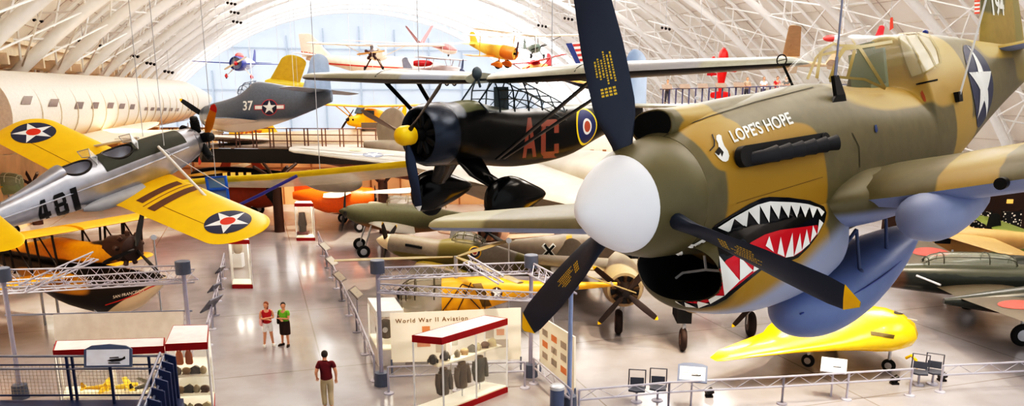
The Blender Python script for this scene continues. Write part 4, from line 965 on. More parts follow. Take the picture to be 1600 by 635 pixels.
# white business plane N802L
rdp = mat('registration_red', 'c03a34', .5)
R, P = aircraft('business_aircraft', 'white red-striped business plane with N802L on its tall tail, hanging near the far wall', 'plane', mk(700, 112, 68, -14, -2.2, 0), dict(
    skin=mat('business_white', 'dccab8', .4), hull=[(.6, .1, -.1, -.3, 2), (0, .6, .35, -.7, 2.1), (-1.5, .85, .8, -.95, 2.1), (-4, .9, .95, -.95, 2), (-7, .8, 1.0, -.75, 2), (-10, .45, 1.0, .0, 2), (-13.2, .08, .95, .55, 2)],
    wings=[dict(s=[(.6, -4, 2.2, -.6), (6.2, -4.8, 1.1, -.3)], m=palew), dict(s=[(.1, -11.6, 1.5, .95), (2.4, -12.3, .9, 1.05)], m=palew, name='tailplane')], fins=[dict(s=[(.8, -10.6, 3.0, 0), (2.7, -12.6, 1.3, 0)], m=mat('business_white', 'dccab8', .4), tip=.12)],
    extra=[('tip_tank', MB().lathe([(-1.3, .02), (-1.1, .22), (-.3, .34), (.6, .32), (1.1, .18), (1.3, .02)], (-5.2, 6.4, -.3), (1, 0, 0), 16), palew)], hang=[(-3, .0, .9), (-9, 0, .9)]))
bv = bvh_of([P['fuselage'], P['tail_fin']])
V, T = text_mesh('N802L', 1, .015, .95); wm = max(v.x for v in V) - min(v.x for v in V)
decal('registration', rdp, R, bv, None, lambda a, b: (EYEV, ray(483 + a / wm * 25, 85 + a / wm * 4 - b * 8)), .15, .02, text_mesh=(V, T))
decal('side_stripe', rdp, R, bv, stroke([(470, 93), (495, 97), (520, 100), (560, 103), (600, 105), (640, 107), (690, 113)], 2.0), fn_px, 6, .02)
# red fuselage pod with a white word, just behind
aircraft('red_drop_tank', 'dark red streamlined pod hanging in front of the white business plane', 'pod', mk(661, 99, 52, 2, 0, 0), dict(skin=mat('pod_red', 'b3212c', .35), hull=[(.0 + .62, .02, .02, -.02, 2), (.5, .14, .14, -.14, 2), (.1, .21, .21, -.21, 2), (-.45, .2, .2, -.2, 2), (-.62, .15, .15, -.15, 2)], hang=[(0, 0, .2)]))

# V-tailed sailplane
pk = camo('sailplane_paint', 'a9656a', [], .35, ('f2ece8', -.02, .03), wob=.0)
R, P = aircraft('sailplane', 'red and white sailplane with raised V tail, hanging under the bright end wall', 'glider', mk(713, 79, 60, -60, -6, 3), dict(
    skin=pk, hull=[(0, .05, .05, -.1, 2), (-.4, .25, .18, -.28, 2), (-1.3, .36, .4, -.36, 2.1), (-2.2, .34, .42, -.3, 2.1), (-3.4, .2, .3, -.1, 2), (-5, .12, .24, .05, 2), (-7.0, .06, .22, .12, 2)], canopy=([(-.5, .15, .2, .0, 2), (-.9, .25, .48, .0, 2), (-1.6, .26, .5, .0, 2), (-2.1, .12, .42, .1, 2)], M_GLASS),
    wings=[dict(s=[(.2, -1.7, 1.1, .3), (4, -1.8, .9, .5), (7.8, -2.0, .45, .8)], m=mat('sailplane_wing', 'cdb4b6', .4))],
    fins=[dict(s=[(.1, -6.2, .9, 0), (1.7, -6.5, .55, 0)], m=mat('sailplane_tail', 'a5767c', .45), M=Matrix.Rotation(math.radians(s * 38), 3, 'X')) for s in (1, -1)], gear=[(-1.4, 0, -.38, .16, (-1.4, 0, -.2), M_STEEL)], hang=[(-1.8, .6, .4), (-1.8, -.6, .4)]))

# silver biplane
sv = mat('silver_dope', 'bdb2b4', .4, .2)
R, P = aircraft('silver_biplane', 'small silver biplane with dark nose and propeller pointing right, hanging above the black wing', 'biplane', mk(719, 112, 52, -22, 0, 0), dict(
    skin=sv, hull=[(.05, .2, .2, -.2, 2), (-.3, .34, .34, -.36, 2), (-1.0, .38, .4, -.4, 2.2), (-1.8, .36, .42, -.4, 2.2), (-3.0, .2, .3, -.2, 2), (-4.2, .05, .2, .05, 2)],
    wings=[dict(s=[(.1, -.7, .95, .78), (2.9, -.9, .9, .82)], m=sv), dict(s=[(.3, -1.0, .9, -.38), (2.7, -1.15, .85, -.3)], m=sv), dict(s=[(.05, -3.5, .6, .2), (1.0, -3.7, .45, .2)], m=sv, name='tailplane')], fins=[dict(s=[(.15, -3.4, .8, 0), (.75, -3.8, .5, 0)], m=mat('silver_fin', '8f96a8', .4))],
    struts=[((-.9, 1.9, .78), (-1.2, 1.9, -.33), .03, sv), ((-1.4, 1.9, .78), (-1.8, 1.9, -.33), .03, sv), ((-.8, .3, .35), (-.9, .4, .78), .025, sv)], prop=(2, .85, .16, M_NAVY, 20, .1), spinner=(.2, .3, .06, M_NAVY), gear=[(-.7, .55, -.75, .17, (-.8, .25, -.35), sv)], hang=[(-1, .5, .8), (-1, -.5, .8)]))
bv = bvh_of([P['fuselage']]); decal('nose_mark', mat('mark_orange', 'd87a3a', .5), R, bv, [disc(2.2, 12, (673, 114))], fn_px, 3, .01)

# yellow and orange biplane
orp = mat('orange_paint', 'c9742a', .42); yl = mat('pale_yellow', 'ecc25a', .45)
aircraft('yellow_orange_biplane', 'yellow biplane with orange nose and round orange wheel, hanging beside the sailplane', 'biplane', mk(803, 84, 46, -32, -9, 4), dict(
    skin=yl, hull=[(.0, .25, .25, -.3, 2), (-.4, .34, .34, -.4, 2.1), (-1.0, .36, .36, -.42, 2.3), (-1.8, .32, .34, -.32, 2.3), (-3.1, .1, .3, .05, 2)], cowl=(.4, .1, -.75, orp),
    wings=[dict(s=[(.1, -.9, .8, .8), (2.6, -1.0, .75, .9)], m=mat('wing_pinkish', 'd9b2a4', .5)), dict(s=[(.3, -1.0, .8, -.3), (2.4, -1.1, .75, -.2)], m=orp), dict(s=[(.05, -2.6, .5, .2), (.9, -2.7, .4, .2)], m=yl, name='tailplane')], fins=[dict(s=[(.2, -2.5, .6, 0), (.7, -2.8, .4, 0)], m=yl)],
    gear=[(-.7, .5, -.7, .24, (-.8, .25, -.3), orp, orp)], struts=[((-1.2, 1.7, -.24), (-1.2, 1.8, .85), .025, yl)], prop=(2, .7, .13, brn, 10, .15), hang=[(-1, .4, .8), (-1, -.4, .8)]))
# small green plane with a broad pale wing
aircraft('green_ultralight', 'tiny grey-green open-frame aircraft under a broad pale wing, hanging at the right of the arch', 'ultralight', mk(842, 74, 52, 285, 0, -2), dict(
    skin=mat('sage_green', '6c8078', .5), hull=[(.0, .1, .12, -.12, 2), (-.4, .25, .25, -.3, 2.1), (-1.2, .26, .25, -.3, 2.1), (-2.6, .1, .15, 0, 2), (-3.6, .03, .1, .05, 2)],
    wings=[dict(s=[(.1, -.5, 1.3, .75), (3.6, -.6, 1.2, 1.0)], m=mat('pale_fabric', 'f0e3cf', .6)), dict(s=[(.05, -3.1, .5, .1), (.8, -3.2, .4, .1)], m=mat('sage_green', '6c8078', .5), name='tailplane')], fins=[dict(s=[(.1, -3.0, .7, 0), (.6, -3.3, .4, 0)], m=mat('sage_green', '6c8078', .5))],
    gear=[(-.3, .45, -.55, .16, (-.5, .2, -.2), blk), (-1.6, 0, -.5, .13, (-1.5, 0, -.1), blk)], struts=[((-.6, .24, .1), (-.9, 1.8, .85), .02, blk), ((-.5, .1, .2), (-.7, .1, .75), .02, blk)], prop=(2, .6, .1, blk, 70, .08), hang=[(-.9, .4, .8), (-.9, -.4, .8)]))
# red and orange high-wing plane
rr = mat('bright_red', 'b82a34', .4); od = mat('pale_orange', 'eeb06a', .5)
aircraft('red_orange_aircraft', 'red and pale orange aerobatic plane with striped rudder, hanging just above the black wing', 'plane', mk(818, 111, 48, 232, -4, 6), dict(
    skin=od, hull=[(.0, .2, .2, -.25, 2), (-.4, .3, .3, -.35, 2.1), (-1.1, .3, .42, -.35, 2.2), (-1.7, .26, .4, -.3, 2.2), (-2.8, .06, .2, .05, 2)], canopy=([(-.7, .2, .3, .1, 2.2), (-1.0, .25, .6, .1, 2.2), (-1.5, .22, .55, .1, 2.2)], rr),
    wings=[dict(s=[(.15, -.6, .8, .45), (2.2, -.65, .7, .6)], m=rr), dict(s=[(.05, -2.3, .5, .2), (.7, -2.4, .4, .2)], m=rr, name='tailplane')], fins=[dict(s=[(.1, -2.3, .65, 0), (.75, -2.55, .45, 0)], m=mat('striped_red', 'c05058', .45))],
    gear=[(-.6, .45, -.7, .17, (-.7, .22, -.3), rr)], struts=[((-.8, .28, -.2), (-.9, 1.4, .52), .025, rr)], prop=(2, .65, .12, rr, 70, .1), hang=[(-.9, .3, .5), (-.9, -.3, .5)]))
# blue head-on aircraft
bl = mat('cobalt_paint', '33418c', .4)
aircraft('blue_aircraft', 'blue racing plane seen head-on with thin straight wings and red-tipped wheel spats', 'plane', mk(369, 99, 60, 272, 0, -2), dict(
    skin=mat('pale_blue_belly', 'a9b4d6', .4), hull=[(-.2, .45, .45, -.45, 2), (-.9, .5, .5, -.5, 2.1), (-2, .45, .55, -.5, 2.1), (-4, .25, .4, -.2, 2), (-5.4, .05, .2, .1, 2)], cowl=(.56, .15, -.8, bl), prop=(2, 1.0, .17, mat('pale_propeller', 'cfc3b4', .4), 60, .2), spinner=(.16, .3, .15, rr),
    wings=[dict(s=[(.3, -.8, 1.1, .0), (3.4, -.9, .7, .05)], m=bl, th=.1), dict(s=[(.05, -4.7, .7, .2), (1.2, -4.9, .5, .2)], m=bl, name='tailplane')], fins=[dict(s=[(.2, -4.4, 1.0, 0), (1.0, -4.9, .6, 0)], m=bl)],
    gear=[(-.6, .95, -.95, .2, (-.7, .4, -.3), palew, mat('spat_red', 'c43a40', .4))], struts=[((-.9, .4, -.35), (-.7, .9, -.85), .03, palew)], extra=[('head_fairing', MB().sphere((-.9, 0, .52), (.7, .28, .3), 14, 8), mat('coral_red', 'd2585a', .4))], hang=[(-.8, .8, .1), (-.8, -.8, .1)]))
# yellow wing seen from below beyond it
R, P = aircraft('yellow_aircraft', 'pale yellow broad-winged plane with blue-tipped wing, banked behind the naval fighter', 'plane', mk(414, 128, 54, 205, 6, 38), dict(
    skin=mat('pale_gold', 'dcbf48', .45), hull=[(0, .1, .1, -.1, 2), (-.4, .3, .3, -.35, 2.1), (-1.2, .34, .4, -.4, 2.1), (-2.6, .2, .25, -.2, 2), (-4.0, .05, .1, 0, 2)],
    wings=[dict(s=[(.2, -.3, 2.0, .1), (2.0, -.7, 1.7, .2)], m=mat('pale_gold', 'dcbf48', .45)), dict(s=[(.05, -3.4, .6, .05), (.9, -3.5, .5, .05)], m=mat('pale_gold', 'dcbf48', .45), name='tailplane')], fins=[dict(s=[(.1, -3.3, .8, 0), (.7, -3.6, .5, 0)], m=mat('purple_blue', '6f70a8', .5))], hang=[(-1, 0, .4)]))
# red plane hung nose up
Mv = Matrix.Translation(at(1131, 76, 62)) @ Matrix.Rotation(math.radians(-90), 4, 'Z') @ Matrix.Rotation(-math.radians(86), 4, 'Y')
aircraft('red_biplane', 'bright red aerobatic biplane hung vertically nose up beyond the black wing', 'biplane', Mv, dict(
    skin=mat('signal_red', 'd21f22', .4), hull=[(0, .12, .12, -.12, 2), (-.3, .33, .3, -.34, 2), (-.9, .4, .38, -.42, 2.2), (-1.6, .4, .45, -.4, 2.2), (-2.6, .25, .3, -.25, 2), (-3.9, .05, .1, -.05, 2)],
    wings=[dict(s=[(.1, -.8, .8, .62), (.95, -.9, .7, .64)], m=mat('signal_red', 'd21f22', .4)), dict(s=[(.2, -1.0, .7, -.4), (.9, -1.1, .65, -.38)], m=mat('signal_red', 'd21f22', .4)), dict(s=[(.05, -3.2, .6, 0), (.6, -3.3, .45, 0)], m=mat('signal_red', 'd21f22', .4), name='tailplane')], fins=[dict(s=[(.05, -3.1, .7, 0), (.6, -3.4, .45, 0)], m=rr)],
    gear=[(-.9, .45, -.85, .16, (-1.0, .25, -.35), rr)], prop=(2, .7, .12, rr, 0, .05), extra=[('nose_star', MB().cyl((-.95, 0, -.43), (-.95, 0, -.44), .18, n=12), palew)], hang=[(0, 0, 0)]))
aircraft('red_sport_aircraft', 'small red plane hung vertically left of the larger red biplane', 'plane', Matrix.Translation(at(1115, 88, 66)) @ Matrix.Rotation(math.radians(-80), 4, 'Z') @ Matrix.Rotation(-math.radians(84), 4, 'Y'), dict(
    skin=mat('signal_red', 'd21f22', .4), hull=[(0, .06, .06, -.06, 2), (-.2, .2, .2, -.2, 2), (-.6, .22, .24, -.22, 2), (-1.6, .04, .06, -.02, 2)], wings=[dict(s=[(.1, -.4, .4, 0), (.75, -.45, .3, 0)], m=mat('signal_red', 'd21f22', .4)), dict(s=[(.02, -1.3, .25, 0), (.35, -1.35, .2, 0)], m=rr, name='tailplane')], fins=[dict(s=[(.02, -1.3, .3, 0), (.25, -1.4, .2, 0)], m=rr)], hang=[(0, 0, 0)]))
# tan wooden wings behind the canopy
wd = mat('varnished_tan', 'bd9a74', .5)
aircraft('wooden_glider', 'tan wood and fabric glider hanging beyond the shark-mouthed fighter canopy', 'glider', mk(1212, 96, 44, 160, 6, 14), dict(
    skin=wd, hull=[(.2, .04, .05, -.05, 2), (-.2, .16, .16, -.2, 2), (-1.0, .2, .2, -.2, 2), (-3.0, .05, .1, 0, 2)], wings=[dict(s=[(.1, -.3, .9, .35), (4.2, -.5, .6, .6)], m=wd), dict(s=[(.05, -2.6, .5, .1), (.8, -2.7, .35, .1)], m=wd, name='tailplane')], fins=[dict(s=[(.05, -2.5, .6, 0), (.7, -2.8, .4, 0)], m=wd)], struts=[((-.5, .15, -.1), (-.7, 1.8, .42), .025, wd)], hang=[(-.6, .3, .35), (-.6, -.3, .35)]))
aircraft('red_tailed_glider', 'white glider with a red-tipped nose glimpsed above the canopy windshield', 'glider', mk(1300, 60, 48, 178, 0, 2), dict(skin=palew, hull=[(.5, .03, .03, -.03, 2), (.2, .16, .14, -.16, 2), (-.8, .22, .22, -.2, 2), (-3.0, .05, .1, 0, 2)], wings=[dict(s=[(.1, -.3, .6, .1), (4, -.4, .35, .25)], m=palew), dict(s=[(.05, -2.6, .4, .1), (.8, -2.7, .3, .1)], m=palew, name='tailplane')], fins=[dict(s=[(.05, -2.5, .5, 0), (.6, -2.7, .35, 0)], m=rr)], extra=[('nose_cap', MB().sphere((.05, 0, 0), (.5, .21, .2), 14, 8), mat('nose_pink_red', 'cf4a4a', .4))], hang=[(-.6, 0, .2)]))
# pursuit plane whose striped rudder shows above the black wing
R, P = aircraft('pursuit_aircraft', 'pursuit plane showing only its blue, red and white striped rudder above the black wing', 'fighter plane', mk(965, 128, 38, -20, -4, 0), dict(
    skin=M_NAVY, hull=[(0, .3, .3, -.3, 2), (-.6, .42, .42, -.42, 2), (-1.6, .4, .5, -.42, 2), (-3.2, .12, .3, .0, 2)], cowl=(.42, .1, -.7, M_NAVY), wings=[dict(s=[(.3, -.6, 1.1, -.2), (3.0, -.8, .7, -.1)], m=M_YELLOW), dict(s=[(.05, -2.7, .5, .2), (1.0, -2.8, .4, .2)], m=M_YELLOW, name='tailplane')], gear=[(-.5, .6, -.8, .22, (-.5, .5, -.25), M_NAVY, M_NAVY)], prop=(2, .9, .14, M_STEEL, 80, .15), hang=[(-.8, 0, .45)]))
W = R.matrix_world.inverted(); nrm = ray(905, 90).normalized()
quad = [(884, 68), (910, 66), (926, 113), (908, 116)]; dep = 36.0
def rp(s, t):
    a = Vector(quad[0]).lerp(Vector(quad[1]), s); b = Vector(quad[3]).lerp(Vector(quad[2]), s); p = a.lerp(b, t); return at(p.x, p.y, dep)
def rq(name, s0, s1, t0, t1, m, o=0, par=None):
    pts = [rp(s0, t0), rp(s1, t0), rp(s1, t1), rp(s0, t1)]; mb = MB(); mb.prism([W @ (p - nrm * o) for p in pts], W.to_3x3() @ (nrm * .03)); return mb.build(name, m, par or R)
rud = rq('rudder', 0, 1, 0, 1, M_WHITE); rq('blue_band', 0, .36, 0, 1, mat('rudder_blue', '2a3d80', .45), .01, rud)
for k in range(6): rq('red_stripe', .37, 1, (k + .25) / 6.2, (k + .75) / 6.2, mat('rudder_red', 'c2413c', .45), .01, rud)
# ================================================================== airliners, bomber and the aircraft parked on the floor
# supersonic airliner along the left wall
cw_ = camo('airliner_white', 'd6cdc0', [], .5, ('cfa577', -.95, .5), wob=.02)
d0 = at(-60, 140, 33); d1 = at(330, 158, 95)
dirv = (d1 - d0); dirv.z = 0; dirv.normalize()
Mc = Matrix.Translation(Vector((d1.x, d1.y, 7.9))) @ Matrix.Rotation(math.atan2(dirv.y, dirv.x), 4, 'Z')
Lc = (Vector((d1.x, d1.y, 0)) - Vector((d0.x, d0.y, 0))).length
cr = []
for i in range(25):
    q = i / 24; x = -Lc * q; r = .12 + 1.65 * min(1, q / .30) ** .75 if q < .3 else 1.77
    cr.append((x, r, 1.05 * r + .1, -r, 2.05))
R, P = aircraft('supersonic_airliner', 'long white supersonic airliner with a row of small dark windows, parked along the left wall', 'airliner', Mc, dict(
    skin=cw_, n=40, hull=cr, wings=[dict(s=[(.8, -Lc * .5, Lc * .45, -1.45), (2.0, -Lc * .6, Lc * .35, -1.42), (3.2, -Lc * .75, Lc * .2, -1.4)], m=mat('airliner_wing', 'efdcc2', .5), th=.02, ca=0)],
    gear=[(-Lc * .55, 3.5, -7.35, .5, (-Lc * .55, 3.5, -1.4), M_STEEL), (-Lc * .12, 0, -7.4, .45, (-Lc * .12, 0, -1.1), M_STEEL)]))
wm = MB()
dw = mat('airliner_window', '5e4838', .4)
# windows: each a small pane set in the flank; seam rings round the body
bvw = bvh_of([P['fuselage']]); bars = mat('window_bar', 'e8dcc8', .5)
for i, (px, py, w, h) in enumerate([(41, 157, 16, 13), (83, 161, 15, 12), (123, 165, 13, 11), (148, 165, 11, 10), (172, 165, 10, 9), (190, 166, 9, 8), (206, 167, 8, 8)] + [(228 + 9.6 * k, 170 + .3 * k, 6, 5) for k in range(6)] + [(294 + 5 * k, 171.5, 3, 3) for k in range(5)]):
    o = decal('cabin_window', dw, R, bvw, [[(px - w * .6, py + h / 2), (px + w * .35, py + h / 2), (px + w * .6, py - h / 2), (px - w * .3, py - h / 2)]], fn_px, 5, .03)
    if o and i < 7: decal('window_bars', bars, o, bvw, [[(px - w * (.45 - .23 * k), py + h * .42), (px - w * (.38 - .23 * k), py + h * .42), (px - w * (.2 - .23 * k), py - h * .42), (px - w * (.27 - .23 * k), py - h * .42)] for k in range(4)], fn_px, 5, .06)
sr = mat('airliner_seam', 'cbbca8', .6)
for i in range(26):
    x = -Lc + 3.5 + i * 2.6
    if -x / Lc < .3: break
    s = MB(); s.tube([(x, 1.79 * math.sin(2 * PI * j / 36), 1.05 * 1.79 * math.cos(2 * PI * j / 36) + .04) for j in range(36)], .03, 5, True); s.build('skin_joint', sr, R)

# prototype jetliner across the hall
jl = camo('jetliner_paint', 'dcc6ae', [], .5, ('8c5230', -.1, .06), wob=.0)
Mj = Matrix.Translation(at(1303, 245, 57) + Vector((0, 0, 0))) @ Matrix.Rotation(math.radians(1), 4, 'Z')
zj = Mj.translation.z
R, P = aircraft('jetliner', 'cream and brown jetliner with yellow tail fin lettered 707, parked beyond the elevated walkway', 'airliner', Mj, dict(
    skin=jl, n=36, hull=[(0, .2, .1, -.3, 2), (-1.5, 1.1, .9, -1.2, 2), (-4, 1.8, 1.75, -1.9, 2), (-8, 1.9, 1.95, -2.0, 2), (-26, 1.9, 1.95, -2.0, 2), (-34, 1.4, 1.95, -.9, 2), (-41, .5, 1.7, .7, 2), (-44, .1, 1.5, 1.2, 2)],
    wings=[dict(s=[(1.5, -14, 9, -1.3), (7, -18.5, 5, -.9), (19, -28, 2.4, -.1)], m=mat('jet_wing', 'd9cfc4', .45), th=.1), dict(s=[(.3, -39.5, 3.6, 1.2), (5.5, -42.5, 1.8, 1.8)], m=mat('jet_wing', 'd9cfc4', .45), name='tailplane')],
    fins=[dict(s=[(.9, -38.7, 4.2, 0), (2.2, -39.6, 3.0, 0)], m=mat('jet_tail_yellow', 'f3bf2e', .45, emit=.05), tip=.3)],
    gear=[(-18, 3.2, -zj + .6, .6, (-18, 3.0, -1.6), M_STEEL), (-6, 0, -zj + .5, .5, (-6, 0, -1.8), M_STEEL)]))
bv = bvh_of([P['tail_fin']]); W = R.matrix_world
ylw = mat('tail_lettering', 'b5601e', .5)
fT = fn_local(R, (-41.8, 0, 1.75), (1, 0, 0), (0, 0, 1), (0, -1, 0))
V, T = text_mesh('BOEING', .62, .0, 1.15); decal('tail_lettering', ylw, R, bv, None, lambda a, b: fT(a + .6, b + .45), .3, .03, text_mesh=(V, T))
V, T = text_mesh('707', .95, .02, 1.3); decal('tail_lettering', ylw, R, bv, None, lambda a, b: fT(a + .5, b - .25), .3, .03, text_mesh=(V, T))
for i in range(34):
    p = MB(); p.box((-9 - i * .85, -1.86, .48), (.26, .06, .34)); p.build('cabin_window', mat('jet_window', '8b5b3c', .4), R)

# silver bomber: its wing with a star runs behind the black aircraft
al = mat('bomber_aluminium', 'a0988c', .45, .25, var=.08, scale=1.5)
tipL, tipR = at(450, 197, 33), None
Mb = Matrix.Translation(at(1110, 318, 27)) @ Matrix.Rotation(math.radians(-50), 4, 'Z')
zb = Mb.translation.z
R, P = aircraft('bomber_aircraft', 'large bare-metal bomber with star on its long left wing, parked behind the black aircraft', 'bomber', Mb, dict(
    skin=al, n=36, hull=[(0, .5, .5, -.5, 2), (-.7, 1.0, 1.05, -1.05, 2), (-2, 1.35, 1.4, -1.4, 2), (-8, 1.45, 1.45, -1.45, 2), (-14, 1.2, 1.4, -.9, 2), (-20, .5, 1.2, .1, 2), (-23, .1, 1.0, .6, 2)],
    fins=[dict(s=[(.9, -17.5, 4, 0), (1.5, -18.5, 3.2, 0)], m=al)]))
Wi = R.matrix_world.inverted()
# wing: leading/trailing edge traced on the wing plane
def wpt(px, py, d): return Wi @ at(px, py, d)
mb = MB()
E1 = [(451, 236, 35, 453, 230, 35.8), (458, 238.5, 34.6, 466, 228, 36.4), (545, 249, 33, 560, 230.5, 36), (640, 260, 31, 640, 238, 34.6), (800, 300, 28.5, 800, 250, 32), (930, 330, 27, 930, 270, 30.5)]
rings = []
for a, b, z0, c, d, z1 in E1:
    p, q = wpt(a, b, z0), wpt(c, d, z1); ch = (q - p); n = Vector((0, 0, 1)); rw_ = []
    for t, h in AF: rw_.append(p + ch * t + n * h * ch.length * .07)
    for t, h in reversed(AF[1:-1]): rw_.append(p + ch * t - n * h * ch.length * .06)
    rings.append(rw_)
mb.loft(rings); wo = mb.build('wing', al, R, 60)
bv = bvh_of([wo])
us_star(R, bv, lambda a, b: (EYEV, ray(583 + a * 1.5, 242.5 + a * .03 - b * .36)), 11, 3, True, None, 0, .5, mat('faded_blue', '55617f', .5))
pn = mat('panel_yellow', 'd9c37e', .5); decal('wing_patch', pn, R, bv, [[(545, 236), (550, 232.5), (566, 234), (562, 237)]], fn_px, 6, .02)
decal('wing_seam', mat('wing_seam_grey', '9c9486', .5), R, bv, stroke([(470, 232), (640, 246)], .6) + stroke([(475, 236), (640, 253)], .6), fn_px, 8, .02)
for k, (px, py, dd) in enumerate(((540, 286, 42), (770, 272, 33))):
    n = MB(); M2 = Wi @ Matrix.Translation(at(px + 24, py, dd)) @ Matrix.Rotation(math.radians(-10), 4, 'Z')
    hull(n, [(0, .2, .2, -.2, 2), (-.2, .36, .36, -.36, 2), (-.8, .5, .5, -.52, 2), (-2.2, .48, .5, -.48, 2), (-3.4, .15, .3, -.05, 2)], n=24); n.v = [tuple(M2 @ Vector(v)) for v in n.v]; n.build('engine_nacelle', al, R, 60)
for px, py in ((985, 300), (905, 300)):
    g = ground(px, 430); g.z = .55; l = MB(); l.tube([Wi @ (g + Vector((0, 0, 3.6))), Wi @ g], .14, 8); l.build('undercarriage_leg', M_STEEL, R); wheel(R, Wi @ g, .55, .35, Wi.to_3x3() @ Vector((.3, 1, 0)))
for i in range(7): 
    s = MB(); s.box((-3.2 - i * 2.0, -1.36, .25), (.5, .1, .35)); s.build('fuselage_window', mat('bomber_window', '4f4536', .4), R)

# ultralight with long yellow wing and blue pod
Mu = Matrix.Translation(at(335, 285, 23)); R = root('ultralight_aircraft', 'ultralight with long yellow wing and clear blue cockpit pod, hanging beyond the silver trainer', 'ultralight', M=Mu); Wi = R.matrix_world.inverted(); bpy.context.view_layer.update()
yw = mat('ultralight_yellow', 'e0c018', .4); dac = mat('sailcloth', 'd9cdb4', .5, alpha=.75)
for pts, nm in (([(337, 281), (420, 277), (520, 267.5), (640, 256)], 'leading_edge'), ([(337, 281), (270, 288), (180, 297)], 'leading_edge')):
    mb = MB(); mb.tube([Wi @ at(a, b, 23 - abs(a - 335) * .006) for a, b in pts], .09, 10); mb.build('wing_leading_edge', yw, R, 60)
sl = MB(); A = [(337, 283), (420, 279), (520, 269.5), (640, 258)]; B = [(337, 290), (420, 291), (520, 285), (640, 272)]
sl.loft([[Wi @ at(a, b, 23 - abs(a - 335) * .006) for a, b in A], [Wi @ at(a, b + 3, 24.6 - abs(a - 335) * .006) for a, b in B]], False, False, closed=False); sl.build('wing_fabric', dac, R, 60)
sl = MB(); A = [(337, 283), (270, 290), (180, 299)]; B = [(337, 292), (270, 300), (180, 308)]
sl.loft([[Wi @ at(a, b, 22.9 - abs(a - 335) * .006) for a, b in A], [Wi @ at(a, b + 3, 24.4 - abs(a - 335) * .006) for a, b in B]], False, False, closed=False); sl.build('wing_fabric', dac, R, 60)
def box_px(front, d, thick):
    f = [Wi @ at(a, b, d) for a, b in front]; bck = [Wi @ at(a + 2, b - 2, d + thick) for a, b in front]
    return MB().loft([f, bck], True, True)
box_px([(322, 279), (352, 277), (358, 325), (331, 320)], 22.6, .8).build('cockpit_pod', mat('pod_blue_clear', '8cc2f0', .12, alpha=.5), R)
fm = mat('pod_frame_blue', '2f6cc4', .35)
fr = MB(); fr.tube([Wi @ at(*q) for q in ((322, 278, 22.55), (352, 276, 22.55), (359, 325, 22.55), (330, 320, 22.55))], .05, 6, True); fr.tube([Wi @ at(326, 297, 22.55), Wi @ at(355, 295, 22.55)], .05, 6); fr.build('pod_frame', fm, R)
mb = MB(); mb.box(Wi @ at(336, 288, 22.9), (.2, .3, .4)); mb.build('seat', mat('tan_seat', '8a7a4c', .6), R)
mb = MB(); mb.tube([Wi @ at(362, 326, 22.4), Wi @ at(408, 304, 22.2), Wi @ at(464, 275, 22.0)], .045, 8); mb.build('lift_strut', mat('strut_purple', '4d4a9c', .4), R)
hang(R, [Wi @ at(337, 277, 23), Wi @ at(500, 268, 22)], .012)

# orange fuselages beyond the walkway
oo = mat('international_orange', 'd2561c', .42); gd = mat('orange_shadow', '7a3a1e', .5)
aircraft('orange_flying_boat', 'orange fuselage with black round nose pointing right, parked left of the brown walkway column', 'plane', mk(431, 303, 58, 4, 0, 0), dict(
    skin=mat('burnt_orange', 'a84a1e', .42), hull=[(0, .7, .7, -.75, 2), (-.5, .85, .85, -.95, 2.1), (-2, .9, .95, -1.05, 2.3), (-5, .8, .95, -.9, 2.3), (-7.5, .5, .8, -.4, 2), (-9, .1, .6, .2, 2)], cowl=(.85, .15, -.8, mat('boat_cowl_black', '1c1a1a', .4)), prop=(3, 1.3, .2, M_BLACK, 15, .2),
    wings=[dict(s=[(.6, -2, 2, .9), (3, -2.1, 1.6, 1.0)], m=mat('tan_wing', 'd9b98a', .5))], fins=[dict(s=[(.6, -7.2, 1.8, 0), (2, -8, 1, 0)], m=oo)], gear=[(-1.5, .9, -1.22, .4, (-1.6, .7, -.8), M_STEEL)]))
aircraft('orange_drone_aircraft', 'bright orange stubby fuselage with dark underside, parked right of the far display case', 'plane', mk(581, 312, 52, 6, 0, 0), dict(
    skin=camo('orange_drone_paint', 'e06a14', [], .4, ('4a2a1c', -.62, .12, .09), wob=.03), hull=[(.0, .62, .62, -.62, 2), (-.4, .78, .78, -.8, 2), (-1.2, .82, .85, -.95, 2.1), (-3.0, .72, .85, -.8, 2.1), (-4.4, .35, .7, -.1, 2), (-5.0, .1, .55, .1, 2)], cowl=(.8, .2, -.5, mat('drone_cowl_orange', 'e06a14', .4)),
    prop=(3, 1.0, .16, mat('far_blade_black', '1d1c1e', .4), 30, .2), wings=[dict(s=[(.5, -1.2, 1.8, .5), (3.2, -1.6, 1.1, .6)], m=mat('cream_wing', 'ecd9c0', .5))], fins=[dict(s=[(.5, -3.6, 1.3, 0), (1.4, -4.2, .7, 0)], m=oo)], gear=[(-.8, .8, -1.66, .35, (-.9, .6, -.7), M_STEEL)]))
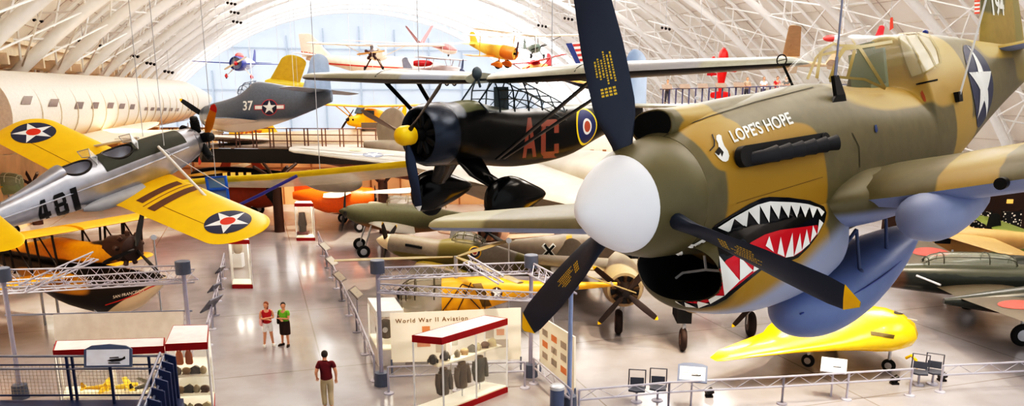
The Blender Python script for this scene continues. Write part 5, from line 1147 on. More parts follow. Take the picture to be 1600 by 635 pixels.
# pale aircraft numbered 29
R, P = aircraft('pale_fighter_aircraft', 'cream tail numbered 29 beside the brown walkway column', 'plane', mk(520, 316, 56, 170, 0, 0), dict(
    skin=mat('cream_tail', 'ecdcc8', .5), hull=[(0, .3, .3, -.3, 2), (-.6, .6, .6, -.7, 2), (-2, .65, .75, -.75, 2), (-4, .4, .6, -.45, 2), (-6, .1, .4, .1, 2)], wings=[dict(s=[(.4, -1, 2, -.4), (4, -1.4, 1, -.1)], m=mat('cream_tail', 'ecdcc8', .5)), dict(s=[(.05, -5, 1, .3), (1.8, -5.3, .6, .3)], m=mat('cream_tail', 'ecdcc8', .5), name='tailplane')],
    fins=[dict(s=[(.2, -.2, 3.4, 0), (1.3, -1.6, 2.0, 0)], m=mat('cream_tail', 'ecdcc8', .5), tip=.1)] if 0 else [dict(s=[(-.6, -1.6, 2.4, 0), (.9, -2.2, 1.6, 0)], m=mat('cream_tail', 'ecdcc8', .5), tip=.1)], gear=[(-1, .8, -.98, .35, (-1, .6, -.5), M_STEEL)]))
bv = bvh_of([P['tail_fin'], P['fuselage']]); V, T = text_mesh('29', 1, .02, .9); decal('side_number', M_BLACK, R, bv, None, lambda a, b: (EYEV, ray(450.5 + a * 9, 308 + a * 1 - b * 9)), .2, .02, text_mesh=(V, T))

# dark plane with orange wing floats, left of the pod
aircraft('dark_cabin_aircraft', 'dark plane with lit cabin windows and orange fins, glimpsed under the walkway', 'plane', mk(300, 274, 55, 176, 0, 0), dict(
    skin=mat('dark_cabin_paint', '241a18', .4), hull=[(0, .2, .2, -.2, 2), (-.8, .6, .5, -.5, 2), (-3, .6, .6, -.5, 2), (-5, .3, .45, -.2, 2), (-6.5, .05, .3, .1, 2)], wings=[dict(s=[(.5, -1.5, 1.5, .3), (4, -1.6, 1, .4)], m=mat('cabin_wing', 'd5a640', .5))], fins=[dict(s=[(.4, -1.9, .8, 0), (1.2, -2.4, .5, 0)], m=oo), dict(s=[(.4, -4.4, .8, 0), (1.1, -4.2, .5, 0)], m=oo)],
    extra=[('cabin_window', MB().box((-2.6 - .55 * i, .58, .15), (.3, .1, .25)), mat('lit_window', 'f2c46a', .4, emit=.6)) for i in range(4)], gear=[(-1, .6, -2.95, .3, (-1, .5, -.4), M_STEEL)]))
# small red and white plane on the walkway side
aircraft('red_white_aircraft', 'small white plane with red nose trim seen head-on above the black walkway girder', 'light plane', mk(375, 208, 56, 268, 0, 0), dict(
    skin=palew, hull=[(0, .3, .25, -.4, 2), (-.6, .5, .45, -.55, 2.1), (-2, .5, .8, -.55, 2.2), (-4, .2, .35, -.1, 2), (-5.5, .05, .2, .1, 2)], wings=[dict(s=[(.4, -1.0, 1.3, -.35), (4.8, -1.1, 1.0, -.2)], m=mat('white_red_wing', 'd9b4ac', .5)), dict(s=[(.05, -5, .7, .1), (1.4, -5.1, .5, .1)], m=palew, name='tailplane')],
    fins=[dict(s=[(.2, -4.8, .9, 0), (1.0, -5.2, .6, 0)], m=rr)], prop=(2, .8, .14, M_STEEL, 75, .1), gear=[(-.9, 1.0, -1.35, .28, (-1, .7, -.3), rr, palew)], hang=[(-1.5, .6, .3), (-1.5, -.6, .3)]))

# British fighter in brown and green with roundel
hb = camo('temperate_paint', '8a8278', [((-3.3, 0, 0), (.9, 1, 1), '6b6434', .3), ((-1.5, 0, -.55), (1.2, 1, .35), '766a2c', .3), ((-6.6, 0, .2), (.8, 1, .6), '6b6434', .3)], .5, wob=.15)
R, P = aircraft('camouflage_fighter', 'brown and green camouflaged fighter with roundel and pale spinner, parked below the shark-mouthed wing', 'fighter plane', mk(606, 378, 36, 173, 9, 0), dict(
    skin=hb, hull=[(-.1, .38, .38, -.42, 2), (-.8, .42, .46, -.6, 2.1), (-2.2, .48, .5, -.75, 2.2), (-3.0, .5, .7, -.8, 2), (-4.5, .46, .75, -.7, 2), (-6.5, .32, .5, -.4, 2), (-8.6, .1, .3, 0, 2)], spinner=(.36, .6, -.05, mat('sand_spinner', 'e2cfae', .45)), prop=(3, 1.6, .24, M_BLACK, 48, .05, M_YELLOW),
    canopy=([(-2.9, .2, .75, .5, 2), (-3.2, .3, 1.05, .5, 2.2), (-3.9, .3, 1.08, .5, 2.2), (-4.4, .25, .85, .5, 2)], M_GLASS, mat('frame_green', '5a5a3c', .5)),
    wings=[dict(s=[(.4, -1.5, 2.5, -.6), (1.5, -1.6, 2.3, -.58), (5.6, -2.0, 1.3, -.25)], m=hb), dict(s=[(.1, -7.4, 1.2, .2), (1.6, -7.6, .8, .2)], m=hb, name='tailplane')], fins=[dict(s=[(.2, -7.3, 1.4, 0), (1.3, -7.8, .8, 0)], m=hb)],
    gear=[(-1.3, 1.1, -1.95, .36, (-1.6, 1.0, -.6), M_STEEL), (-8.2, 0, -.85, .15, (-8.1, 0, 0), M_STEEL)], extra=[('exhaust_stack', MB().box((-1.3, .46, .12), (.75, .12, .1)), M_BLACK)]))
bv = bvh_of([P['fuselage']])
for nm, r, c, o in (('roundel_ring', 10, 'e5b83a', .01), ('roundel_blue', 8, '3b3a52', .02), ('roundel_white', 4.6, 'eadfd0', .03), ('roundel_centre', 3, 'a5483a', .04)):
    decal(nm, mat('far_' + nm, c, .5), R, bv, [disc(r, 24, (742, 395))], fn_px, 3, o)

# olive fighter with long framed canopy
ov = camo('olive_drab_paint', '6b6a4e', [((-2.5, -1, -.4), (1.6, 1, .3), '9c9486', .4)], .5, ('a2764a', -.55, .15), wob=.08)
aircraft('olive_fighter', 'olive fighter with long framed canopy and black propeller, parked behind the black wheel spats', 'fighter plane', mk(541, 331, 44.5, 196, 7, 0), dict(
    skin=ov, hull=[(0, .3, .3, -.3, 2), (-.6, .5, .5, -.6, 2), (-2, .6, .65, -.9, 2.1), (-4, .6, .7, -.9, 2.1), (-6.5, .35, .5, -.4, 2), (-9, .1, .3, .1, 2)], prop=(3, 1.55, .24, M_BLACK, -25, .1), spinner=(.24, .4, .02, mat('olive_spinner', '5a5840', .5)),
    canopy=([(-2.2, .3, .75, .4, 2.2), (-2.6, .4, 1.15, .4, 2.2), (-5.0, .4, 1.15, .4, 2.2), (-5.6, .3, .8, .4, 2)], M_GLASS, mat('frame_tan', '8a7c5e', .5)),
    wings=[dict(s=[(.4, -1.2, 2.6, -.5), (5.5, -1.8, 1.2, -.1)], m=mat('grey_wing_top', '9a948a', .45), under=mat('wing_under_brown', '8a6038', .5)), dict(s=[(.1, -7.8, 1.1, .2), (1.8, -8, .7, .2)], m=ov, name='tailplane')], fins=[dict(s=[(.2, -7.6, 1.4, 0), (1.4, -8.2, .8, 0)], m=ov)], gear=[(-1.0, 1.2, -1.98, .36, (-1.3, 1.1, -.5), M_STEEL), (-8.3, 0, -.9, .15, (-8.3, 0, 0), M_STEEL)]))

# yellow observation helicopter
hy = mat('helicopter_yellow', 'dda21c', .45)
R, P = aircraft('observation_helicopter', 'yellow helicopter with glazed cabin and star on its boom, behind the white exhibit board', 'helicopter', mk(622, 462, 27.5, 184, 0, 0), dict(
    skin=hy, hull=[(-1.5, .55, .55, -.75, 2.6), (-2.4, .55, .6, -.7, 2.6), (-3.2, .5, .6, -.45, 2.4), (-4.6, .32, .42, -.05, 2.2), (-6.6, .12, .36, .12, 2), (-7.6, .05, .34, .2, 2)],
    canopy=([(-.05, .15, .2, -.4, 2.6), (-.2, .4, .42, -.6, 2.8), (-.6, .52, .6, -.7, 2.8), (-1.5, .55, .68, -.75, 2.8)], mat('cabin_glass', 'b8b29c', .1, alpha=.3), mat('cabin_frame', '3a3424', .5)),
    gear=[(-.6, .9, -1.86, .25, (-.9, .4, -.7), M_STEEL), (-5.5, 0, -1.9, .2, (-5.2, 0, .1), M_STEEL)]))
for a, b in (((-1.4, .58, -.6), (-2.2, .58, .5)), ((-1.9, .58, -.7), (-2.5, .58, .55)), ((-2.9, .54, -.5), (-2.2, .58, .3)), ((-2.2, .58, .5), (-3.0, .52, .2)), ((-3.0, .52, .2), (-2.95, .54, -.5))):
    m_ = MB(); m_.tube([a, b], .02, 6); m_.build('frame_tube', mat('tube_brown', '43341c', .5), R)
mb = MB(); mb.cyl((-2.0, 0, .55), (-2.0, 0, 1.35), .07, n=12); mast = mb.build('rotor_mast', M_STEEL, R); 
for k, an in enumerate((0, 118, 238)):
    a = math.radians(an); d = Vector((math.cos(a), math.sin(a), 0)); s = Vector((-d.y, d.x, 0)); b = MB()
    b.loft([[Vector((-2, 0, 1.32)) + d * r + s * (c * math.cos(t)) + Vector((0, 0, .03 * math.sin(t) - .004 * r * r)) for t in [2 * PI * i / 10 for i in range(10)]] for r, c in ((.1, .06), (.8, .1), (1.2, .17), (3.4, .17), (4.1, .12))]); b.build('rotor_blade', mat('rotor_tan', '9c8a64', .5), mast, 60)
mb = MB(); mb.cyl((-7.4, -.1, .3), (-7.4, .2, .3), .05); tr = mb.build('tail_rotor', M_STEEL, R)
for an in (20, 200):
    b = MB(); b.bar((-7.4, .2, .3), Vector((-7.4, .2, .3)) + Vector((math.cos(math.radians(an)), 0, math.sin(math.radians(an)))) * .9, .12, .03); b.build('tail_rotor_blade', mat('rotor_tan', '9c8a64', .5), tr)
bv = bvh_of([P['fuselage']]); us_star(R, bv, lambda a, b: (EYEV, ray(776 + a, 458 - b)), 9, 3, False, None, 0, 0, mat('star_brown_blue', '4a3424', .5))
decal('olive_band', mat('band_olive', '6a5216', .5), R, bv, [[(738, 444), (752, 443), (768, 478), (754, 480)]], fn_px, 5, .012)

# grey fighter with black cross
gf = mat('fighter_grey', 'a29688', .5)
R, P = aircraft('grey_fighter', 'grey fighter with a black and white cross on its fuselage, parked beyond the lamp post', 'fighter plane', mk(980, 392, 38, 4, 0, 0), dict(
    skin=gf, hull=[(0, .4, .4, -.4, 2), (-.8, .55, .6, -.6, 2), (-2.4, .55, .85, -.7, 2), (-4.4, .42, .7, -.55, 2), (-6.8, .2, .45, -.2, 2), (-8.4, .06, .3, .05, 2)], wings=[dict(s=[(.4, -1.2, 2.1, -.4), (4.8, -1.5, 1.1, -.1)], m=mat('grey_tan_wing', 'cdb79a', .5)), dict(s=[(.1, -7.2, 1.0, .3), (1.6, -7.4, .6, .3)], m=gf, name='tailplane')],
    fins=[dict(s=[(.2, -7.0, 1.5, 0), (1.3, -7.5, .8, 0)], m=mat('pale_fin', 'd5d6da', .5))], prop=(3, 1.5, .22, M_BLACK, 0, .1), gear=[(-.9, .9, -1.22, .33, (-1.1, .8, -.4), M_STEEL)]))
bv = bvh_of([P['fuselage']])
decal('cross_white', M_WHITE, R, bv, [[(846, 385), (851, 380), (868, 399), (863, 404)], [(846, 399), (850, 404), (869, 385), (864, 380)]], fn_px, 4, .01); decal('cross_black', M_BLACK, R, bv, [[(849.5, 384), (852.5, 381.5), (866, 400), (862.5, 402)], [(848.5, 399), (851, 402), (867, 385.5), (864.5, 383)]], fn_px, 4, .02)
decal('yellow_band', mat('band_yellow', 'd0a02c', .5), R, bv, [[(884, 360), (893, 360), (896, 408), (887, 408)]], fn_px, 5, .01)
# stout radial fighter whose round nose shows under the wing
aircraft('radial_fighter', 'pinkish-tan fighter showing its round brown engine opening beneath the shark-mouthed wing', 'fighter plane', mk(763, 364, 40.5, 262, 4, 0), dict(
    skin=mat('pink_tan', 'cfa486', .5), hull=[(-.4, .58, .58, -.6, 2), (-1.5, .75, .75, -.95, 2.1), (-4, .6, .75, -.7, 2), (-7, .15, .4, .1, 2)], cowl=(.62, .0, -1.0, mat('cowl_brown', '6a4630', .5)), prop=(4, 1.5, .22, M_BLACK, 30, .15), wings=[dict(s=[(.5, -1.6, 2.2, -.5), (2.6, -1.8, 1.3, -.3)], m=mat('pink_tan', 'cfa486', .5))], fins=[dict(s=[(.2, -7, 1.3, 0), (1.4, -7.6, .7, 0)], m=oo)], gear=[(-1.6, 1.2, -1.66, .36, (-1.8, 1.2, -.5), M_STEEL)]))

# twin-engined nosewheel aircraft under the shark-mouthed fighter
tw = camo('twin_tan_paint', 'b3a182', [], .5, ('a08a6a', -.2, .2), wob=.1); bbr = mat('blade_brown', '2e211d', .45)
M2 = mk(1080, 455, 28.5, 266, 0, 0); zt = M2.translation.z
R = root('twin_engine_aircraft', 'tan twin-engined aircraft with brown four-bladed propellers and nosewheel, parked under the shark-mouthed fighter', 'plane', M=M2); bpy.context.view_layer.update()
mb = MB(); hull(mb, [(1.2, .2, -.1, -.4, 2), (.8, .5, .35, -.6, 2), (0, .62, .7, -.7, 2.1), (-2, .7, 1.0, -.75, 2.2), (-5, .6, .8, -.6, 2.1), (-9, .1, .5, .1, 2)], n=28); mb.build('fuselage', tw, R, 50)
for sg in (1, -1):
    mb = MB(); wing(mb, [(sg * .5, -1.4, 2.9, .25), (sg * 2.4, -1.4, 2.6, .3), (sg * 5.2, -1.7, 1.9, .5)], .13, .01); mb.build('wing', tw, R, 50)
    mb = MB(); hull(mb, [(.0, .62, .62, -.62, 2), (-.5, .72, .74, -.76, 2), (-1.5, .76, .78, -.9, 2.1), (-3.5, .6, .6, -.7, 2.1), (-6, .1, .2, -.1, 2)], n=28); mb.v = [(x, y + sg * 2.35, z) for x, y, z in mb.v]; nc = mb.build('engine_nacelle', tw, R, 50)
    e = MB(); e.cyl((-.05, sg * 2.35, 0), (.02, sg * 2.35, 0), .52, n=24); e.lathe([(0, .34), (.25, .28), (.45, .17), (.62, .13), (.66, .02)], (0, sg * 2.35, 0), (1, 0, 0), 20); eo = e.build('engine', mat('engine_dark_brown', '1f1714', .4), nc, 40)
    for k in range(9):
        a = 2 * PI * k / 9; c = MB(); c.lathe([(.28, .06), (.5, .075), (.53, .02)], (.08, sg * 2.35, 0), (0, math.sin(a), math.cos(a)), 8); c.build('engine_cylinder', mat('cyl_bronze', '57442f', .4, .5), eo, 40)
    for k in range(4):
        b = MB(); blade(b, math.radians(39) + k * PI / 2, 1.5, .24, .07, .14, .04, (40, 12), (.5, sg * 2.35, 0), sgn=1); bo = b.build('propeller_blade', bbr, R, 60)
        t = MB(); V = b.v; rg = []
        for i in range(len(V) // 12):
            rv = [Vector(q) for q in V[i * 12:i * 12 + 12]]; c = sum(rv, Vector()) / 12
            if (c - Vector((.5, sg * 2.35, 0))).length > 1.38: rg.append([c + (q - c) * 1.06 + (q - c).normalized() * .003 for q in rv])
        t.loft(rg); t.build('blade_tip', M_YELLOW, bo, 60)
    l = MB(); l.tube([(-1.2, sg * 2.35, -.6), (-1.2, sg * 2.35, -zt + .48)], .08, 8); l.build('undercarriage_leg', M_STEEL, R); wheel(R, (-1.2, sg * 2.45, -zt + .48), .48, .26, hubm=mat('hub_brown', '6a4a3a', .5), tyre=mat('tyre_brown', '3a2a24', .7))
    mb = MB(); wing(mb, [(sg * .1, -7.6, 1.6, .5), (sg * 3, -7.8, 1.2, .5)], .1, 0); mb.build('tailplane', tw, R, 50)
l = MB(); l.tube([(.55, -.25, -.4), (.65, -.3, -zt + .5)], .07, 8); l.tube([(.72, -.38, -zt + .4), (.72, -.3, -zt + .95)], .04, 6); l.build('undercarriage_leg', M_STEEL, R); wheel(R, (.66, -.3, -zt + .42), .42, .2, hubm=mat('hub_brown', '6a4a3a', .5), tyre=mat('tyre_brown', '3a2a24', .7))
mb = MB(); mb.box((.1, -.3, -.75), (1.3, .5, .5)); mb.build('gear_door', mat('gear_dark', '1c1a18', .6), R)

# dark green night fighter with red discs, right
jp = camo('night_fighter_paint', '2c302a', [((-9.5, 0, 0), (2.2, 2, 2), '5a402e', .3), ((-4.5, 0, .5), (3, 2, .25), '474a3e', .4)], .3, ('5c4230', -.55, .15), wob=.15)
jw = camo('night_wing_paint', '544d40', [], .35, wob=.1)
cc = at(1500, 436, 31); Mj2 = Matrix.Translation(cc) @ Matrix.Rotation(math.radians(-9), 4, 'Z') @ Matrix.Translation((5.2, 0, 0)); zg = Mj2.translation.z
R, P = aircraft('night_fighter', 'dark green twin-engined fighter with red discs on brown-grey wings, parked at the right', 'fighter plane', Mj2, dict(
    skin=jp, hull=[(0, .15, .1, -.2, 2), (-.6, .45, .35, -.5, 2), (-2, .6, .6, -.65, 2.1), (-4, .62, .65, -.7, 2.1), (-6, .55, .62, -.6, 2.1), (-8.5, .34, .45, -.35, 2), (-11.5, .1, .3, 0, 2)],
    canopy=([(-3.3, .25, .62, .3, 2.3), (-3.7, .42, 1.02, .3, 2.4), (-6.0, .42, 1.02, .3, 2.4), (-6.6, .3, .75, .3, 2.2)], mat('night_glass', '9aa094', .1, alpha=.35), mat('night_frame', '33342c', .5)),
    wings=[dict(s=[(.4, -3.2, 3.0, -.25), (2.6, -3.4, 2.7, -.15), (7.4, -4.0, 1.6, .2)], m=jw, under=mat('night_under', '5a3f28', .5)), dict(s=[(.1, -10, 1.4, .3), (2.2, -10.3, .9, .3)], m=jw, name='tailplane')], fins=[dict(s=[(.2, -9.8, 1.8, 0), (1.7, -10.6, 1.0, 0)], m=jp)],
    gear=[(-3.8, 2.5, -zg + .42, .42, (-4.0, 2.5, -.3), M_STEEL), (-11, 0, -zg + .2, .2, (-10.8, 0, -.1), M_STEEL)]))
bv = bvh_of(P['wing']); rdj = mat('sun_red', 'c8443a', .45)
for sy in (4.7, -4.3): decal('red_disc', rdj, R, bv, [disc(.75, 28)], fn_local(R, (-4.75, sy, 0), (1, 0, 0), (0, 1, 0), (0, 0, 1)), .2, .012)
for sg in (1, -1):
    n = MB(); hull(n, [(-1.6, .55, .45, -.6, 2), (-2.2, .62, .52, -.66, 2), (-3.6, .6, .4, -.7, 2.1), (-5.2, .4, .1, -.6, 2.1), (-6.6, .1, -.2, -.4, 2)], n=24); n.v = [(x, y + sg * 2.5, z) for x, y, z in n.v]; n.build('engine_nacelle', jp, R, 50)
a_ = MB(); a_.tube([Mj2.inverted() @ at(1432, 431, 29.8), Mj2.inverted() @ at(1470, 446, 29)], .04, 6); a_.build('gun_barrel', M_STEEL, R)

# yellow flying wing
fy = mat('flying_wing_yellow', 'f6c60c', .25, coat=.4)
g0 = ground(1418, 588); Mf = Matrix.Translation(Vector((g0.x, g0.y, 1.25))) @ Matrix.Rotation(math.radians(-40), 4, 'Z')
R = root('flying_wing_aircraft', 'glossy yellow tailless flying wing on short wheels, parked below the blue drop tank', 'flying wing', M=Mf); bpy.context.view_layer.update(); Wi = Mf.inverted()
hw = []
for sg in (1, -1):
    mb = MB(); rings = []
    for y, x, c, z, th in ((0, .15, 4.4, .05, .34), (.5, .05, 4.3, .05, .33), (1.0, -.25, 3.9, .03, .29), (1.6, -.8, 3.3, 0, .23), (2.2, -1.4, 2.6, -.05, .19), (3.3, -2.4, 1.8, -.1, .15), (4.4, -3.4, 1.1, -.2, .12), (5.0, -4.0, .5, -.3, .1), (5.1, -4.2, .08, -.33, .1)):
        rw_ = []
        for t, h in AF: rw_.append(Vector((x - t * c, sg * y, z + h * th * c)))
        for t, h in reversed(AF[1:-1]): rw_.append(Vector((x - t * c, sg * y, z - h * th * c * .75)))
        rings.append(rw_)
    mb.loft(rings, False, True); hw.append(mb.build('wing', fy, R, 60))
bv = bvh_of(hw); dk = mat('slot_dark', '5a4a08', .5)
decal('air_slot', dk, R, bv, [[(1360, 518), (1398, 524), (1396, 530), (1361, 524)]], fn_px, 6, .01)
decal('louvre', dk, R, bv, [[(1370 + i * 6, 557), (1374 + i * 6, 551), (1377 + i * 6, 551), (1373 + i * 6, 557)] for i in range(4)], fn_px, 3, .01)
decal('canopy_patch', mat('flying_wing_glass', '2a2614', .15), R, bv, [disc(10, 18, (1406, 489), 3.2)], fn_px, 4, .012)
for (x, y) in ((-.6, 0), (-2.8, 1.2), (-2.8, -1.2)):
    l = MB(); l.tube([(x, y, -.2), (x, y, -1.0)], .05, 8); l.build('undercarriage_leg', M_STEEL, R); wheel(R, (x, y, -1.03), .22, .12)
hk = MB(); q = [Wi @ at(*p) for p in ((1416, 560, 25.4), (1424, 556, 25.2), (1431, 563, 25.1), (1434, 576, 25.1))]; hk.tube(q, .05, 8); hk.build('tail_bumper', fy, R, 60)
pt = MB(); pt.tube([Wi @ at(1418, 498, 25.6), Wi @ at(1433, 501, 25.3)], .02, 6); pt.build('pitot_tube', M_STEEL, R)

# green glazed-nose aircraft and tan machines far right
gr = camo('bomber_green_paint', '6f7a3e', [((-3, 0, .3), (1.5, 1, .3), '5e6a36', .4)], .45, ('b8965a', -.3, .1), wob=.1)
aircraft('green_bomber', 'green aircraft with framed glass nose pointing left, far right behind the night fighter', 'plane', mk(1508, 386, 42, 176, 0, 0), dict(
    skin=gr, hull=[(-.9, .55, .5, -.55, 2), (-2, .62, .6, -.65, 2.1), (-5, .6, .6, -.6, 2.1), (-9, .2, .4, -.1, 2)], canopy=([(0, .1, .1, -.2, 2), (-.2, .32, .3, -.38, 2), (-.6, .48, .44, -.5, 2), (-1.1, .55, .5, -.55, 2)], mat('nose_glass', 'a8a88c', .1, alpha=.35), mat('nose_frame', '3d3f28', .5)), wings=[dict(s=[(.5, -3, 2.4, .1), (7, -3.6, 1.2, .5)], m=gr)], gear=[(-3.5, 2, -.56, .4, (-3.6, 2, .1), M_STEEL)],
    extra=[('red_panel', MB().sphere((-3.2, .62, .05), (.5, .15, .3), 14, 8), mat('panel_red', 'c2412c', .45))]))
aircraft('tan_aircraft', 'tan fuselage with dark open hatch, behind the red disc of the far wing', 'plane', mk(1420, 372, 40, 168, 0, 0), dict(
    skin=mat('tan_skin', 'a88450', .5), hull=[(0, .2, .2, -.3, 2), (-.6, .5, .45, -.6, 2), (-3, .6, .6, -.65, 2.1), (-6, .3, .4, -.2, 2), (-8, .05, .3, .1, 2)], wings=[dict(s=[(.5, -1.5, 2.2, .2), (6, -2, 1.2, .5)], m=mat('tan_skin', 'a88450', .5))], gear=[(-1.6, 1.4, -1.43, .35, (-1.7, 1.2, -.3), M_STEEL)], extra=[('open_hatch', MB().box((-1.4, .54, .1), (.7, .1, .45)), M_DARK)]))
aircraft('dark_tail_aircraft', 'black tall tail fin standing before the speckled panels at the far right', 'plane', mk(1610, 368, 46, 2, 0, 0), dict(skin=mat('matt_black', '15130f', .6), hull=[(0, .3, .3, -.3, 2), (-.8, .4, .4, -.4, 2), (-2.4, .15, .25, -.1, 2)], fins=[dict(s=[(.1, -1.7, 1.0, 0), (1.0, -1.9, .7, 0)], m=mat('matt_black', '15130f', .6))], wings=[dict(s=[(.2, -.5, 1, 0), (2.5, -.6, .6, .1)], m=mat('tan_skin', 'a88450', .5))], gear=[(-.6, .5, -.59, .25, (-.7, .4, -.2), M_STEEL)]))

# yellow and black amphibian biplane, left
am = camo('amphibian_paint', '17110e', [((-3.6, 0, -.7), (1.4, 1, .3), 'b98420', .3)], .3, wob=.05); ay = mat('amphibian_yellow', 'f0ae12', .42, emit=.03)
bow = ground(258, 545, .0); Ma = Matrix.Translation(at(256, 437, 28.5)) @ Matrix.Rotation(math.radians(-25), 4, 'Z'); za = Ma.translation.z
R = root('amphibian_biplane', 'black-hulled yellow-winged amphibian lettered San Francisco, parked behind the left lighting truss', 'biplane', M=Ma); bpy.context.view_layer.update()
mb = MB(); hull(mb, [(.1, .03, .15, -.05, 2), (-.5, .25, .2, -.6, 1.7), (-1.6, .48, .22, -1.3, 1.8), (-3.2, .6, .25, -1.62, 1.9), (-5.5, .6, .2, -1.4, 2), (-8, .3, .2, -.5, 2), (-10.5, .08, .2, 0, 2)], n=28, sub=4)
fl = mb.build('hull_float', camo('amphibian_hull_paint', '19120f', [((-5.4, 0, -.5), (2.2, 1, .4), 'b98420', .4)], .28, ('d8c4a4', .06, .02, .55), wob=.0), R, 50)
decal('red_stripe', mat('hull_red', 'c43028', .4), R, bvh_of([fl]), stroke([(255, 440.5), (245, 445), (234, 449.5), (213, 460), (190, 469), (165, 477)], 1.6), fn_px, 5, .015)
mb = MB(); hull(mb, [(-1.6, .3, 1.2, .6, 2), (-2.4, .42, 1.3, .4, 2), (-3.8, .5, 1.05, .1, 2), (-5.5, .5, 1.1, .1, 2.1), (-7, .3, .8, .1, 2), (-10, .06, .5, .2, 2)], n=24); mb.build('fuselage', camo('amphibian_side_paint', 'd9980f', [((-2.4, 0, 1.4), (3.0, 1, .32), '1a120e', .3)], .4, ('17110e', .42, .05), wob=.04), R, 50)
cwb = MB(); cwb.lathe([(-2.5, .4), (-1.8, .5), (-1.4, .45), (-1.3, .2)], (0, 0, 1.0), (1, 0, 0), 20); e = cwb.build('engine', mat('engine_brown', '3a241a', .5), R, 40)
for k in range(9):
    a = 2 * PI * k / 9; c = MB(); c.lathe([(.3, .07), (.62, .09), (.66, .02)], (-1.6, 0, 1.0), (0, math.sin(a), math.cos(a)), 8); c.build('engine_cylinder', mat('cyl_rust', '4a3226', .5), e, 40)
for k in range(3):
    b = MB(); blade(b, math.radians(20) + k * 2 * PI / 3, 1.45, .2, .06, .1, .03, (40, 15), (-1.25, 0, 1.0)); b.build('propeller_blade', mat('blade_dark', '2a2624', .4), R, 60)
for nm, z, dz in (('upper_wing', 1.5, 0), ('lower_wing', -.2, .1)):
    for sg in (1, -1):
        mb = MB(); wing(mb, [(sg * .1, -4.0, 1.6, z), (sg * (4.2 if z > 1 else 2.9), -4.1, 1.55, z + dz)], .1, .02, .6); mb.build(nm, ay, R, 50)
bs = mat('strut_brown_black', '1d1511', .4)
for sg in (1, -1):
    for y in (.9, 1.9, 2.8):
        for x in (-4.3, -5.3): m_ = MB(); m_.tube([(x, sg * y, .1), (x, sg * (y + .1), 1.5)], .045, 6); m_.build('wing_strut', bs, R)
        m_ = MB(); m_.tube([(-4.3, sg * y, .15), (-5.3, sg * y, 1.45)], .03, 6); m_.build('wing_strut', bs, R)
mb = MB(); wing(mb, [(.3, -9, 1.6, 0), (1.6, -9.5, 1.1, 0)], .08, 0, vert=True); mb.build('tail_fin', ay, R, 50)
for sg in (1, -1): mb = MB(); wing(mb, [(sg * .05, -9, 1.3, .6), (sg * 2, -9.2, .9, .6)], .08, 0); mb.build('tailplane', ay, R, 50)
for x in (-3.4, -6.4):
    for y in (.3, -.3): m_ = MB(); m_.tube([(x, y, -za), (x, y, -.9)], .05, 8); m_.build('cradle_post', M_STEEL, R)
bv = bvh_of([fl]); V, T = text_mesh('SAN FRANCISCO', 1, .01, .9); wm_ = max(v.x for v in V) - min(v.x for v in V)
decal('bow_lettering', mat('bow_white', 'e6dfd2', .5), R, bv, None, lambda a, b: (EYEV, ray(201 + a / wm_ * 48, 459.5 - a / wm_ * 11 - b * 6.5)), .25, .015, text_mesh=(V, T))
# green glazed machine at the left edge
aircraft('green_glazed_aircraft', 'pale green machine with framed windows at the left edge, above the amphibian', 'plane', mk(34, 290, 50, 10, 0, 0), dict(skin=mat('eau_de_nil', '9aa888', .5), hull=[(0, .3, .4, -.3, 2.6), (-.3, .6, .7, -.5, 2.8), (-2, .7, .8, -.6, 2.8), (-4, .4, .5, -.4, 2.4)], canopy=([(.02, .3, .45, -.2, 2.6), (-.28, .62, .74, -.2, 2.8), (-1.6, .72, .83, -.2, 2.8)], M_GLASS, mat('nil_frame', 'dfe3d2', .5)), wings=[dict(s=[(.3, -.8, .8, .0), (2.5, -.8, .6, .0)], m=M_YELLOW)], gear=[(-1, .6, -2.86, .3, (-1, .4, -.4), M_STEEL)]))
# ================================================================== elevated walkways
gird = mat('walkway_black', '1b1917', .5); colm = mat('column_brown', '3d2417', .5); railm = mat('rail_bronze', '5a4038', .5); alu = mat('rail_grey', '8d94a6', .4, .3)
def tree_column(px, y_top, y_base_hint, depth, parent=None, top=None):
    t = at(px, y_top, depth); b = Vector((t.x, t.y, 0)); R = root('walkway_column', None, None, loc=b); W = R.matrix_world.inverted(); return R, t
Rw = root('elevated_walkway', 'long black-girdered elevated walkway with railings crossing behind the silver trainer', 'walkway', loc=at(470, 230, 52)); bpy.context.view_layer.update(); Wi = Rw.matrix_world.inverted()
def px_bar(x0, y0, x1, y1, d0, d1, w, h): return MB().bar(Wi @ at(x0, y0, d0), Wi @ at(x1, y1, d1), w, h, (0, 1, 0))
zt, zb_ = 196, 256
mb = MB(); a0, a1 = at(255, 232, 54), at(660, 236, 50); dr = (a1 - a0).normalized(); up = Vector((0, 0, 1)); sd = dr.cross(up)
mb.prism([Wi @ a0, Wi @ a1, Wi @ (a1 - up * .9), Wi @ (a0 - up * .9)], -sd * .3); mb.build('girder', gird, Rw)
mb = MB(); mb.prism([Wi @ (a0 + up * .05), Wi @ (a1 + up * .05), Wi @ (a1 + up * .05 - sd * 3), Wi @ (a0 + up * .05 - sd * 3)], up * .15); mb.build('deck', mat('deck_grey', '8c8078', .6), Rw)
L = (a1 - a0).length
for i in range(15):
    p = a0 + dr * (L * (i + .5) / 15)
    for o in (0, .25): m_ = MB(); m_.bar(Wi @ (p + dr * o + up * .1), Wi @ (p + dr * o + up * 1.35), .07); m_.build('railing_post', railm, Rw)
for z in (1.35, .95, .55): m_ = MB(); m_.tube([Wi @ (a0 + up * z), Wi @ (a1 + up * z)], .035, 6); m_.build('railing_bar', railm, Rw)
